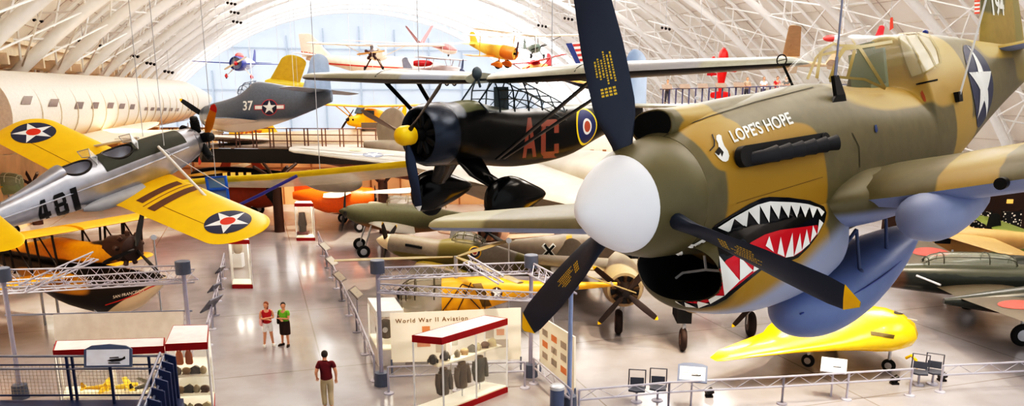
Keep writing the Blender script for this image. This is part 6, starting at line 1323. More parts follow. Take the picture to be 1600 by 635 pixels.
m_ = MB(); m_.box(Wi @ (a0 + dr * (L * .815) + up * 1.45 - sd * .2), (1.3, .08, .55)); ip = m_.build('walkway_sign', mat('sign_frame_dark', '4a4038', .5), Rw); m_ = MB(); m_.box(Wi @ (a0 + dr * (L * .815) + up * 1.45 - sd * .28), (1.1, .08, .4)); m_.build('sign_face', palew, ip)
for px, yt, dep in ((430, 258, 51), (597, 262, 50.6), (48, 268, 54)):
    t = at(px, yt, dep); b = Vector((t.x, t.y, 0)); R = root('walkway_column', {430: 'brown branching walkway column left of the far display case', 597: 'brown branching walkway column right of the orange stubby fuselage', 48: 'dark branching walkway column behind the far yellow wing of the silver trainer'}[px], 'column', loc=b, group='branching columns under the walkway'); h = t.z
    m_ = MB(); m_.cyl((0, 0, 0), (0, 0, h * .82), .33, .30, 12); m_.build('shaft', colm, R, 50)
    for k in range(4):
        a = PI / 4 + k * PI / 2; m_ = MB(); m_.tube([(0, 0, h * .74), (.8 * math.cos(a), .8 * math.sin(a), h * .9), (1.5 * math.cos(a), 1.5 * math.sin(a), h * 1.0)], .1, 6); m_.build('branch', colm, R)
# walkway with visitors, right, behind the fighter's nose
Rw2 = root('visitor_walkway', 'white-decked walkway with dark railing posts seen above the shark-mouthed fighter cowling', 'walkway', loc=at(1150, 160, 55)); bpy.context.view_layer.update(); Wi = Rw2.matrix_world.inverted()
a0, a1 = at(1030, 166, 56), at(1420, 158, 52); dr = (a1 - a0).normalized(); sd = dr.cross(up); L = (a1 - a0).length
mb = MB(); mb.prism([Wi @ a0, Wi @ a1, Wi @ (a1 - up * .7), Wi @ (a0 - up * .7)], -sd * .3); mb.build('girder', mat('white_girder', 'efeae4', .5), Rw2)
mb = MB(); mb.prism([Wi @ (a0 + up * .02), Wi @ (a1 + up * .02), Wi @ (a1 + up * .02 - sd * 3), Wi @ (a0 + up * .02 - sd * 3)], up * .1); mb.build('deck', mat('deck_pale', 'd8cfc8', .6), Rw2)
for i in range(36): m_ = MB(); p = a0 + dr * (L * (i + .5) / 36); m_.bar(Wi @ (p + up * .1), Wi @ (p + up * 1.15), .09); m_.build('railing_post', mat('post_indigo', '4a4a66', .5), Rw2)
for z in (1.15,): m_ = MB(); m_.tube([Wi @ (a0 + up * z), Wi @ (a1 + up * z)], .04, 6); m_.build('railing_bar', mat('post_indigo', '4a4a66', .5), Rw2)
for i in range(5):
    p = a0 + dr * (L * (.03 + .075 * i)) + up * 1.3; m_ = MB(); M_ = Matrix.Rotation(math.radians(35), 3, 'X'); m_.box(Wi @ p, (.7, .5, .05), M=M_); m_.build('tilted_reading_panel', mat('panel_brown_grey', '8a7468', .5), Rw2)
WALK2 = (a0, a1, dr, sd, L)
pw = MB(); q0, q1 = ground(150, 319), ground(1150, 319); pw.box(((q0.x + q1.x) / 2, q0.y, 2.2), (q1.x - q0.x, .3, 4.4)); struct('wall_back', pw, mat('peach_partition', 'e9b98e', .7, var=.08, scale=.5))
pw = MB()
for i in range(22): p = q0.lerp(q1, (i + .5) / 22); pw.box((p.x, p.y - .2, 2.2), (.12, .1, 4.4))
pw.box(((q0.x + q1.x) / 2, q0.y - .2, 2.9), (q1.x - q0.x, .12, .15)); struct('trim_60', pw, mat('partition_batten', 'a8744c', .7))
# speckled panels at the far right
for k, (x0, x1, nm) in enumerate(((1487, 1545, 'left'), (1563, 1592, 'right'))):
    p0, p1 = at(x0, 367, 49.5), at(x1, 367, 49.5); kk = NT('speckled_panel_%s' % nm); tc = kk.n('ShaderNodeTexCoord'); vo = kk.n('ShaderNodeTexVoronoi'); vo.inputs['Scale'].default_value = 5.5; kk.l(tc.outputs['Object'], vo.inputs['Vector'])
    kk.l(kk.mix(kk.smooth(vo.outputs['Distance'], .34, .3), srgb('17110d'), srgb('f4ead8')), kk.b.inputs['Base Color'])
    R = root('speckled_panel', 'dark panel speckled with white dots, %s' % ('larger one left of the black tail fin' if k == 0 else 'narrower one right of the black tail fin'), 'panel', loc=(p0 + p1) / 2 * 1.0, group='speckled panels'); c = R.location; z = c.z; R.location.z = 0; bpy.context.view_layer.update()
    m_ = MB(); m_.box((0, 0, .95), ((p1 - p0).length, .12, 1.5)); m_.build('panel_face', kk.m, R); m_ = MB()
    for s in (-1, 1): m_.box((s * (p1 - p0).length / 2, .1, .9), (.12, .12, 1.8))
    m_.build('panel_frame', mat('frame_umber', '2b1c12', .6), R)
bw = MB(); q0, q1 = at(1385, 300, 51), at(1800, 300, 51); bw.box(((q0.x + q1.x) / 2, q0.y, 1.7), (q1.x - q0.x, .3, 3.4)); struct('wall_right', bw, mat('dark_brown_wall', '3a2416', .7))
sgn = MB(); c = at(1578, 315, 50.4); sgn.box(c, (.36, .1, .26)); tag(sgn.build('wall_sign', mat('amber_sign', 'f0c46a', .5, emit=.4)), 'small glowing amber sign on the dark wall, far right', 'sign')
# timber-coloured panelling under the airliner: a long stand
for i in range(12):
    x0 = -20 + i * 30; a = at(x0, 196, 58 + i * 1.5); b = at(x0 + 26, 196, 58.5 + i * 1.5)
    m_ = MB(); m_.prism([(a.x, a.y, 0), (b.x, b.y, 0), (b.x, b.y, a.z - .2), (a.x, a.y, a.z - .2)], (0, .4, 0)); m_.bar((a.x, a.y - .15, 0), (b.x, b.y - .15, a.z - .4), .3); struct('trim_%d' % (40 + i), m_, mat('stand_timber', 'd9ae7c', .7, var=.15, scale=.6))

# ================================================================== floor furniture
redm = mat('case_red', 'a3121c', .4); wht = mat('case_white', 'f3f0ee', .5); glassm = mat('case_glass', 'fbf6ea', .03, alpha=.13)
warm = mat('case_lining', 'fbeed2', .6, emit=.25)
def quad_case(name, label, top, ztop, plinth=.18, items=None, roof=None, cat='display case', group=None, rim=None):
    redm = rim or globals()['redm']
    """a glazed case from the four corners of its top (pixels, front-left first) at a given height"""
    P = [ground(x, y, ztop) for x, y in top]; c = sum(P, Vector()) / 4
    R = root(name, label, cat, loc=(c.x, c.y, 0), group=group); bpy.context.view_layer.update(); Q = [Vector((p.x - c.x, p.y - c.y, 0)) for p in P]
    zz = lambda z: [q + Vector((0, 0, z)) for q in Q]
    gr = lambda k, z: [Vector((q.x * k, q.y * k, z)) for q in Q]
    MB().loft([gr(1.02, 0), gr(1.02, plinth)]).build('plinth', redm, R); MB().loft([gr(1.0, plinth), gr(1.0, plinth + .04)]).build('floor_panel', warm, R)
    m_ = MB(); b0, b1, t0, t1 = gr(1.02, ztop - .2), gr(.93, ztop - .2), gr(1.02, ztop), gr(1.0, ztop)
    m_.loft([b1, b0, t0, t1, b1], False, False); m_.build('top_frame', redm, R); MB().loft([gr(.93, ztop - .12), gr(1.0, ztop - .008)]).build('roof_panel', roof or wht, R)
    for i in range(4):
        a, b = Q[i], Q[(i + 1) % 4]; g = MB(); g.quad(a + Vector((0, 0, plinth)), b + Vector((0, 0, plinth)), b + Vector((0, 0, ztop - .2)), a + Vector((0, 0, ztop - .2))); g.build('glass_pane', glassm, R)
        n = max(1, round((b - a).length / 1.5))
        for k in range(n): p = a.lerp(b, k / n); m_ = MB(); m_.bar(p + Vector((0, 0, plinth)), p + Vector((0, 0, ztop - .2)), .05); m_.build('mullion', mat('mullion_silver', 'e8e4e0', .4), R)
    for k in (.25, .75):
        l = bpy.data.lights.new('case_light', 'POINT'); l.energy = 15; l.color = (1, .88, .68); l.shadow_soft_size = .12; o = bpy.data.objects.new('case_light', l); COL.objects.link(o); e0 = P[0].lerp(P[3], .5); e1 = P[1].lerp(P[2], .5); pp = e0.lerp(e1, k); o.location = (pp.x, pp.y, ztop - .35)
    return R, Q, c
# big case with flying jackets
R, Q, c = quad_case('display_case', 'tall red-rimmed glass case holding flying jackets, before the lit exhibit board', [(645, 524), (691, 528), (792, 498), (757, 493)], 2.35)
CASE1 = (R, Q, c)
def along(Q, s, t): return Q[0].lerp(Q[3], t).lerp(Q[1].lerp(Q[2], t), s)
def garment(name, label, p, z, ang, col, group, h=.75, w=.36):
    M = Matrix.Translation(Vector((p.x, p.y, z))) @ Matrix.Rotation(ang, 4, 'Z'); Rg = root(name, label, 'jacket', M=M, group=group); m = mat('leather_%s' % col, col, .55, var=.2)
    b = MB(); b.loft([[Vector((w * .5 * k * math.cos(t), .13 * k2 * math.sin(t), zz)) for t in [2 * PI * i / 16 for i in range(16)]] for zz, k, k2 in ((0, .98, 1), (.05, 1, 1.05), (h * .5, .9, 1), (h * .8, 1.08, 1), (h * .92, .9, .8), (h, .35, .5))]); b.build('jacket_body', m, Rg, 60)
    for s in (1, -1): b = MB(); b.tube([(s * w * .5, 0, h * .86), (s * w * .68, -.02, h * .5), (s * w * .66, -.06, h * .12)], [.09, .08, .06], 10); b.build('sleeve', m, Rg, 60)
    b = MB(); b.tube([Vector((.1 * math.cos(t), .07 * math.sin(t), h)) for t in [2 * PI * i / 12 for i in range(12)]], .035, 6, True); b.build('collar', mat('fleece_collar', '6a5438', .9), Rg, 60)
    b = MB(); b.cyl((0, 0, -.3 if z < 1 else -.05), (0, 0, .1), .02, n=6); b.build('stand_rod', M_STEEL, Rg)
    return Rg
bpy.context.view_layer.update()
e1 = (P1 := ground(691, 528, 2.35)); e2 = ground(792, 498, 2.35); ang = math.atan2(e2.y - e1.y, e2.x - e1.x)
for i, (s, col, nm) in enumerate(((.12, '4a3a2c', 'dark brown leather flying jacket nearest the left corner of the big case'), (.40, '5a4630', 'brown leather flying jacket in the middle of the big case'), (.68, '4c4638', 'dark flying suit at the right end of the big case'))):
    p = ground(691, 528, 2.35).lerp(ground(792, 498, 2.35), s) + Vector((-.25, .30, 0)); p.z = 0; garment('flying_jacket', nm, p, .5, ang, col, 'flying jackets in the big case')
for i, (s, nm) in enumerate(((.02, 'dark leather flying helmet, left of the pair on the upper shelf'), (.2, 'dark leather flying helmet, right of the pair on the upper shelf'))):
    p = ground(691, 528, 2.35).lerp(ground(792, 498, 2.35), s) + Vector((-.35, .35, 0)); Rg = root('flying_helmet', nm, 'helmet', loc=(p.x, p.y, 1.45), group='flying helmets in the big case'); b = MB(); b.sphere((0, 0, .13), (.13, .15, .15), 14, 9); b.build('helmet_shell', mat('helmet_leather', '2a1f19', .5), Rg, 60)
    for sx in (-1, 1): b = MB(); b.sphere((sx * .13, 0, .08), (.035, .06, .07), 10, 6); b.build('ear_flap', mat('helmet_leather', '2a1f19', .5), Rg, 60)
sh = MB(); pa, pb = ground(691, 528, 2.35), ground(792, 498, 2.35); of = Vector((-.3, .33, 0)); pa += of; pb += of; pa.z = pb.z = 0
sh.bar(pa + Vector((0, 0, 1.43)), pb + Vector((0, 0, 1.43)), .4, .03, (0, 0, 1)); so = sh.build('case_shelf', mat('shelf_cream', 'e9dcc0', .6)); so.parent = CASE1[0]; so.matrix_parent_inverse = CASE1[0].matrix_world.inverted()
item_m = [mat('curio_%s' % c_, c_, .6, var=.2) for c_ in ('6d6452', '8c7350', '4c4a44', 'a39678', '5a3f30', 'c4b48e')]
def curio(p, k, label, group, cat='exhibit'):
    Rg = root('museum_exhibit', label, cat, loc=p, group=group); m = item_m[k % 6]; b = MB()
    if k % 3 == 0: b.lathe([(0, .07), (.08, .10), (.16, .08), (.2, .03), (.22, .03)], n=12)
    elif k % 3 == 1: b.sphere((0, 0, .1), (.13, .09, .1), 12, 8); b.box((0, 0, .015), (.2, .14, .03))
    else: b.prism([(-.14, -.05, 0), (.14, -.05, 0), (.12, -.03, .18), (.02, -.03, .24), (-.12, -.03, .16)], (0, .08, 0))
    b.build('exhibit_body', m, Rg, 50); return Rg
kinds = ('rounded brown instrument', 'pale domed relic', 'small dark mounted plaque')
for i in range(6):
    s = .36 + i * .11; p = pa.lerp(pb, s); curio((p.x, p.y, 1.45), i, '%s on the big case shelf, %s from the left' % (kinds[i % 3], ('third', 'fourth', 'fifth', 'sixth', 'seventh', 'eighth')[i]), 'small exhibits on the big case shelf')
# far cases in the aisle
quad_case('display_case', 'distant slim glass case with red top and base, beside the brown column', [(460, 318), (489, 318), (486, 314), (463, 314)], 2.3)
tall = [q for q in ((474, 345),)]
Rg = root('engine_exhibit', 'dark engine part standing inside the distant slim glass case', 'exhibit', loc=ground(474, 372)); b = MB(); b.cyl((0, 0, .25), (0, 0, .8), .22, n=14); b.cyl((0, 0, .8), (0, 0, 1.6), .28, .18, 14); b.build('engine_block', mat('exhibit_dark', '2a2220', .5), Rg, 50); b = MB(); b.box((0, 0, .3), (.7, .5, .2)); b.build('exhibit_stand', mat('stand_maroon', '5a2030', .6), Rg)
quad_case('display_case', 'glass case with dark red base under the yellow star-marked wing tip', [(357, 375), (389, 375), (386, 369), (359, 369)], 2.3)
Rg = root('pedestal_exhibit', 'small brown exhibit on a white pedestal inside the case under the yellow wing', 'exhibit', loc=ground(374, 420)); b = MB(); b.box((0, 0, .45), (.45, .45, .7)); b.build('pedestal', wht, Rg); b = MB(); b.sphere((0, 0, 1.1), (.25, .2, .35), 14, 9); b.build('exhibit_body', mat('exhibit_brown', '6b4a2c', .5), Rg, 60)
# left tall case
R, Q, c = quad_case('display_case', 'tall red-rimmed glass case of small exhibits, right of the blue railing', [(258, 538), (323, 535), (325, 508), (271, 509)], 2.3)
for i, z in enumerate((.75, 1.3)):
    m_ = MB(); m_.loft([[Vector((q.x * .95, q.y * .95, z)) for q in Q], [Vector((q.x * .95, q.y * .95, z + .03)) for q in Q]]); m_.build('glass_shelf', mat('shelf_glass', 'e8e4d4', .1, alpha=.5), R)
n = 0
fr = [Q[0] * .82 + c, Q[1] * .82 + c]
for z, lev in ((1.33, 'top shelf'), (.78, 'middle shelf'), (.24, 'floor')):
    for k in range(4):
        p = Vector(fr[0]).lerp(Vector(fr[1]), .12 + k * .25); curio((p.x, p.y + .1, z), n + k, '%s on the %s, left tall case, %s from left' % (kinds[(n + k) % 3], lev, ('first', 'second', 'third', 'fourth')[k]), 'small exhibits in the left tall case')
    n += 1
for k, (s, col) in enumerate(((.22, 'b5652a'), (.5, 'a85a2a'))):
    p = Vector(fr[0]).lerp(Vector(fr[1]), s); Rg = root('leather_pouch', 'orange-brown leather pouch hanging high in the left tall case, %s one' % ('left' if k == 0 else 'right'), 'pouch', loc=(p.x, p.y + .05, 1.62), group='leather pouches in the left tall case'); b = MB(); b.loft([[Vector((.11 * s_ * math.cos(t), .05 * s_ * math.sin(t), z)) for t in [2 * PI * i / 12 for i in range(12)]] for z, s_ in ((0, .7), (.05, 1), (.3, .9), (.4, .5))]); b.build('pouch_body', mat('pouch_%d' % k, col, .6), Rg, 60); b = MB(); b.tube([(-.06, 0, .38), (0, 0, .46), (.06, 0, .38)], .012, 5); b.build('pouch_strap', mat('pouch_strap', '4a2a16', .6), Rg)
# left long case with yellow model aircraft
R, Q, c = quad_case('display_case', 'long glass case with red rim holding yellow model planes, behind the blue railing', [(84, 548), (255, 541), (256, 528), (89, 533)], 2.2)
fr = [Q[0] * .8 + c, Q[1] * .8 + c]
for k in range(3):
    p = Vector(fr[0]).lerp(Vector(fr[1]), .3 + k * .27); z = .85
    col = ('f0c020', 'f2cf3a', '4a4a40')[k]; nm = ('yellow model monoplane at the left of the long case', 'yellow model monoplane in the middle of the long case', 'dark model plane at the right of the long case')[k]
    aircraft('model_aircraft', nm, 'model', Matrix.Translation(Vector((p.x, p.y + .25, z + .12))) @ Matrix.Rotation(math.radians(15 + k * 20), 4, 'Z'), dict(skin=mat('model_%d' % k, col, .4), hull=[(.35, .02, .02, -.02, 2), (.3, .06, .06, -.06, 2), (0, .07, .08, -.07, 2), (-.5, .02, .04, 0, 2)], wings=[dict(s=[(.04, .2, .2, .02), (.6, .17, .14, .05)], m=mat('model_%d' % k, col, .4)), dict(s=[(.01, -.4, .12, .03), (.2, -.42, .08, .03)], m=mat('model_%d' % k, col, .4), name='tailplane')], fins=[dict(s=[(.02, -.38, .14, 0), (.16, -.44, .08, 0)], m=mat('model_%d' % k, col, .4))], extra=[('model_stand', MB().cyl((0, 0, -.13), (0, 0, -.05), .02, n=8), M_STEEL)]), group='model planes in the long case')
m_ = MB(); m_.loft([[Vector((q.x * .95, q.y * .95, .82)) for q in Q], [Vector((q.x * .95, q.y * .95, .85)) for q in Q]]); m_.build('case_shelf', warm, R)
# white case with dark base behind the lamp post
R, Q, c = quad_case('display_case', 'white-topped glass case behind the lamp post left of the lit exhibit board', [(588, 487), (630, 485), (616, 465), (575, 466)], 1.9, .55, rim=mat('case_rim_pale', 'e4e2e0', .5))
Rg = root('engine_exhibit', 'round dark engine exhibit inside the white-topped case', 'exhibit', loc=(c.x, c.y, .6)); b = MB(); b.lathe([(-.2, .2), (-.1, .36), (.1, .36), (.2, .15)], (0, 0, .45), (0, 1, 0), 18); b.build('engine_block', mat('exhibit_dark', '2a2220', .5), Rg, 40); b = MB(); b.cyl((0, -.28, .45), (0, .25, .45), .09, n=12); b.build('engine_hub', M_STEEL, Rg, 40)

# ---------------------------------------------------------------- boards
def board(name, label, corners, m, cat='sign board', thick=.06, legs=True):
    P = [at(*q) for q in corners]; c = Vector((sum(p.x for p in P) / 4, sum(p.y for p in P) / 4, 0)); R = root(name, label, cat, loc=c); bpy.context.view_layer.update()
    n = (P[1] - P[0]).cross(P[3] - P[0]).normalized(); 
    if n.dot(P[0] - EYEV) < 0: n = -n
    m_ = MB(); m_.prism([p - c for p in P], n * thick); b = m_.build('board_panel', m, R)
    if legs:
        for p in (P[3], P[2]): m_ = MB(); q = p - c + n * (thick / 2); m_.bar(Vector((q.x, q.y, 0)), q + Vector((0, 0, .1)), .06); m_.build('board_leg', alu, R)
    return R, P, n
def on_board(R, P, n, s, t, off=.012):
    a = P[0].lerp(P[1], s); b = P[3].lerp(P[2], s); return R.matrix_world.inverted() @ (a.lerp(b, t) - n * off)
def patch(R, P, n, s0, t0, s1, t1, m, name='printed_picture'):
    m_ = MB(); m_.quad(on_board(R, P, n, s0, t0), on_board(R, P, n, s1, t0), on_board(R, P, n, s1, t1), on_board(R, P, n, s0, t1)); return m_.build(name, m, R)
brd = mat('lit_board', 'f4e6cf', .6, emit=.12, var=.02)
zt_ = lambda px, py, z: ground(px, py, z)
def depth_of(p): return (p - EYEV).dot(Vector((0, CP, -SP)))
dA, dB = 25.9, 26.3
R, P, n = board('exhibit_board', 'wide lit cream exhibit board headed World War II Aviation, behind the jacket case', [(609, 490, dA), (814, 481, dB), (814, 562, dB), (612, 567, dA)], brd)
hd = mat('heading_brown', '6a4a30', .6)
u = (P[1] - P[0]).normalized(); v = -(P[3] - P[0]).normalized(); o = R.matrix_world.inverted() @ (P[0].lerp(P[1], .04).lerp(P[3].lerp(P[2], .04), .17) - n * .015)
flat_text('heading_lettering', 'World War II Aviation', hd, R, o, u, v, .2, .002, 1.0, align='LEFT', space=1.25)
pic = mat('picture_orange', 'd98a5c', .6, emit=.1); pg = mat('picture_grey', 'b5a898', .6)
patch(R, P, n, .24, .29, .30, .42, pic)
for i, (s, t, w, h, m) in enumerate(((.20, .58, .1, .12, pic), (.34, .62, .08, .2, pg), (.45, .55, .06, .14, pg), (.72, .40, .07, .18, pg), (.81, .40, .06, .12, pic), (.72, .64, .05, .1, pg), (.8, .6, .1, .16, pg), (.84, .2, .05, .1, pg))): patch(R, P, n, s, t, s + w, t + h, m)
R, P, n = board('exhibit_board', 'lit cream exhibit board with small pictures, turned sideways right of the jacket case', [(843, 494, 26.0), (897, 527, 23.6), (897, 612, 23.6), (843, 566, 26.0)], brd)
for i in range(9):
    s, t = .1 + .27 * (i % 3), .22 + .24 * (i // 3); patch(R, P, n, s, t, s + .16, t + .13, (pg, pic, pg)[(i + i // 3) % 3])
R, P, n = board('exhibit_board', 'plain pale back of a wide exhibit board, behind the left long case', [(83, 492, 24.5), (286, 487, 24.5), (286, 540, 24.5), (86, 543, 24.5)], mat('board_back', 'd9d0cb', .6))
m_ = MB(); m_.bar(R.matrix_world.inverted() @ at(8, 493, 24.6), R.matrix_world.inverted() @ at(300, 486, 24.6), .05); m_.build('board_rail', alu, R)

# ---------------------------------------------------------------- lamp posts and lighting trusses
drum = mat('lamp_drum', '5d6577', .5); postm = mat('post_lilac', 'a5a3b5', .4)
def lamp_post(label, px, py, h=4.0, blue=False, drumtop=True):
    b = ground(px, py); R = root('lamp_post', label, 'lamp post', loc=b, group='exhibit lamp posts')
    m = mat('post_blue', '8fa0c4', .4) if blue else postm
    MB().lathe([(0, .24), (.42, .21), (.44, .1)], n=18).build('base_drum', drum, R, 40); MB().cyl((0, 0, .42), (0, 0, h - .3), .065, n=12).build('post', m, R, 50)
    MB().lathe([(h - .42, .05), (h - .4, .22), (h - .02, .22), (h, .2)], n=20).build('lamp_housing', drum, R, 40); return R
lamp_post('lamp post with grey drum head at the left end of the lit exhibit board', 597, 602); lamp_post('lamp post with grey drum head at the right end of the lit exhibit board', 829, 588)
lamp_post('blue-tinted lamp post beside the cylindrical bin', 889, 640, blue=True); lamp_post('lamp post with grey drum head behind the left tall case', 304, 604); lamp_post('leaning-looking lamp post at the left frame edge', 33, 622)
def truss(label, a, b, w=.34, nseg=14):
    a, b = Vector(a), Vector(b); R = root('lighting_truss', label, 'truss', loc=(a + b) / 2, group='lighting trusses'); bpy.context.view_layer.update(); Wi = R.matrix_world.inverted(); u, v, d = basis(b - a, (0, 0, 1)); m = mat('truss_lilac', 'b9b8c6', .35, .3)
    off = [u * w / 2 - v * w / 3, -u * w / 2 - v * w / 3, v * w * .6]
    for o in off: MB().tube([Wi @ (a + o), Wi @ (b + o)], .028, 6).build('truss_chord', m, R)
    for i, j in ((0, 1), (1, 2), (2, 0)):
        z = MB(); z.tube([Wi @ (a + (b - a) * (k / nseg) + (off[i] if k % 2 == 0 else off[j])) for k in range(nseg + 1)], .014, 5); z.build('truss_lacing', m, R)
    return R
T1, T2, T3 = ground(597, 602), ground(829, 588), ground(889, 640); T4, T5 = ground(304, 604), ground(33, 622)
up_ = Vector((0, 0, 3.55)); tr1 = truss('lighting truss spanning the two posts of the lit exhibit board', T1 + up_, T2 + up_, nseg=18)
truss('lower lighting truss slanting under the first above the yellow helicopter', T1 + Vector((0, 0, 3.1)), T2 + Vector((.6, -1.2, 2.9)), .26, 18); truss('lighting truss running from the right post toward the blue post', T2 + up_, T3 + up_, nseg=12)
truss('lighting truss crossing in front of the amphibian biplane', T4 + up_, T5 + Vector((-1.5, 0, 3.6)), .5, 22); truss('second lighting truss close behind the first, before the amphibian', T4 + Vector((0, .9, 3.3)), T5 + Vector((-1.5, 1.4, 3.0)), .4, 20)
truss('short lighting truss set crosswise above the amphibian hull', T5 + Vector((.6, -.2, 3.4)), T5 + Vector((1.9, 1.6, 4.0)), .26, 6)
truss('short lighting truss set crosswise above the helicopter', T2 + Vector((-2.0, -.3, 3.9)), T2 + Vector((-.9, -1.0, 3.4)), .26, 6)
def spotlamp(label, p, tgt, group='track spotlights'):
    R = root('spotlight', label, 'spotlight', M=Matrix.Translation(Vector(p)) @ (Vector(tgt) - Vector(p)).to_track_quat('-Z', 'Y').to_matrix().to_4x4(), group=group); MB().lathe([(-.18, .1), (-.05, .11), (.12, .07), (.16, .02)], n=14).build('lamp_can', M_STEEL, R, 40); MB().cyl((0, 0, -.175), (0, 0, -.17), .09, n=14).build('lamp_lens', mat('lamp_lens', 'fff2d8', .3, emit=14, var=0), R); MB().tube([(-.12, 0, 0), (-.12, 0, .2), (.12, 0, .2), (.12, 0, 0)], .012, 5).build('yoke', M_STEEL, R); return R
sl = [(240, 371, 30, 'glowing spotlight by the amphibian upper wing'), (795, 376, 30, 'glowing spotlight under the shark-mouthed fighter left wing'), (468, 177, 46, 'glowing spotlight at the tail of the naval fighter'), (1089, 153, 45, 'glowing spotlight above the shark-mouthed fighter cowling')]
for px, py, d, lb in sl:
    p = at(px, py, d); R = spotlamp(lb, p, EYEV + Vector((0, 2, -2)), 'bright spotlights')
    if p.z < 6: MB().tube([R.matrix_world.inverted() @ p, R.matrix_world.inverted() @ Vector((p.x, p.y, 0))], .03, 6).build('lamp_pole', M_STEEL, R)
    else: hang(R, [(0, 0, .2)], .01)

# ---------------------------------------------------------------- truss barriers with reading rails
bm_ = mat('barrier_lilac', 'b4b2bf', .4, .2)
def barrier(label, pts, group='truss barriers', h=.85, gap=.3, posts=2.6):
    P = [Vector((p.x, p.y, 0)) for p in pts]; R = root('barrier', label, 'barrier', loc=P[0], group=group); bpy.context.view_layer.update(); o = P[0]
    for a, b in zip(P, P[1:]):
        a, b = a - o, b - o; L = (b - a).length; d = (b - a) / L
        for z in (h, h - gap): MB().tube([a + up * z, b + up * z], .03, 6).build('barrier_rail', bm_, R)
        n = max(2, int(L / .45)); MB().tube([a + d * (L * k / n) + up * (h if k % 2 else h - gap) for k in range(n + 1)], .012, 5).build('barrier_lacing', bm_, R)
        m = max(1, round(L / posts))
        for k in range(m + 1): p = a + d * (L * (k + (.0 if m > 1 else 0)) / m); q = MB(); q.cyl(p, p + up * h, .035, n=8); q.lathe([(0, .16), (.03, .15), (.05, .05)], p, (0, 0, 1), 12); q.build('barrier_post', bm_, R, 40)
    return R
G85 = lambda px, py: ground(px, py, .85)
barrier('lilac truss barrier along the bottom edge in front of the yellow flying wing', [G85(905, 610), G85(1046, 598), G85(1225, 589), G85(1426, 577)]); barrier('lilac truss barrier at the bottom right corner', [G85(1474, 572), G85(1640, 564)])
barrier('long truss barrier along the right side of the aisle', [G85(584, 556), G85(556, 486), G85(533, 441), G85(510, 394), G85(497, 362)]); barrier('long truss barrier along the left side of the aisle', [G85(323, 505), G85(334, 462), G85(343, 424), G85(350, 396)])
barrier('low truss barrier below the lit exhibit board', [G85(606, 574), G85(820, 566)]); barrier('low truss barrier below the sideways exhibit board', [G85(834, 560), G85(893, 610)])
frame_b = mat('sign_frame_blue', '5c6b88', .4); face_w = mat('sign_face_white', 'f2f3f4', .4)
def sign(label, px, py, z=.95, w=.62, h=.45, face=0.0, tilt=50, plane=True, arch=True, name='reading_panel', col=None, pole=True, scale=1.0, fcol=None):
    c = ground(px, py, z); dv = Vector((c.x, c.y)); yaw = math.atan2(-dv.x, dv.y) if face is None else face
    R = root(name, label, 'sign', M=Matrix.Translation(Vector((c.x, c.y, 0))) @ Matrix.Rotation(yaw, 4, 'Z'), group='reading panels'); bpy.context.view_layer.update()
    T = Matrix.Translation((0, 0, z)) @ Matrix.Rotation(math.radians(90 - tilt) * -1 + math.radians(90), 4, 'X'); w, h = w * scale, h * scale
    def pt(a, b, o=0): return T @ Vector((a, b, o))
    out = [(-w / 2, -h / 2), (w / 2, -h / 2), (w / 2, h / 2)] + ([(w * .32, h * .6), (0, h * .64), (-w * .32, h * .6)] if arch else []) + [(-w / 2, h / 2)]
    MB().prism([pt(a, b) for a, b in out], T.to_3x3() @ Vector((0, 0, -.05))).build('panel_frame', col or frame_b, R)
    f = MB(); f.quad(pt(-w * .43, -h * .4, .004), pt(w * .43, -h * .4, .004), pt(w * .43, h * .4, .004), pt(-w * .43, h * .4, .004)); fo = f.build('panel_face', fcol or face_w, R)
    if plane:
        q = MB(); x0 = w * .12; s = w * .17
        q.add([pt(x0 + a * s, -h * .12 + b * s, .009) for a, b in ((-1, 0), (-.7, .12), (.6, .16), (1, .3), (1, -.06), (.5, -.14), (-.8, -.14))], [tuple(range(7))]); q.add([pt(x0 + a * s, -h * .12 + b * s, .010) for a, b in ((-.5, .35), (.4, .2), (.5, .28), (-.4, .42))], [(0, 1, 2, 3)]); q.build('printed_picture', mat('print_black', '23232a', .6), fo)
        q = MB()
        for k in range(4): q.quad(*[pt(-w * .36 + a, h * (.26 - k * .13) + b, .008) for a, b in ((0, 0), (w * (.3 - .04 * (k % 2)), 0), (w * (.3 - .04 * (k % 2)), h * .035), (0, h * .035))])
        q.build('printed_lines', mat('print_grey', 'a9b0bc', .6), fo)['kind'] = 'stuff'
    if pole: MB().cyl((0, 0, 0), (0, 0, z), .03, n=8).build('panel_post', bm_, R)
    return R
sign('blue-framed reading panel with a plane picture on the barrier below the nosewheel', 1082, 584, 1.0, .84, .55, None, 42); sign('pale reading panel on the barrier below the yellow flying wing', 1303, 571, 1.0, .72, .5, None, 40, arch=False, col=mat('sign_frame_pale', 'c8ccd4', .4))
for i, (px, py) in enumerate(((557, 457), (531, 432), (519, 408), (508, 385))): sign(('largest tilted reading panel on the right aisle barrier', 'second tilted reading panel up the right aisle barrier', 'third tilted reading panel up the right aisle barrier', 'farthest tilted reading panel on the right aisle barrier')[i], px, py, 1.0, .7, .55, math.radians(80), 45, plane=False, arch=False, col=mat('panel_tan_grey', '8c8480', .5), fcol=mat('panel_face_tan', 'c4b8a8', .4))
for i, (px, py) in enumerate(((330, 474), (334, 449), (344, 421))): sign(('nearest grey-backed reading panel on the left aisle barrier', 'middle reading panel on the left aisle barrier', 'farthest reading panel on the left aisle barrier')[i], px, py, 1.0, (.95, .6, .5)[i], (.7, .45, .4)[i], math.radians(-100), 48, plane=False, arch=False, col=mat('panel_slate', '6b6c78', .5), fcol=mat('panel_face_slate', '9a98a2', .4))
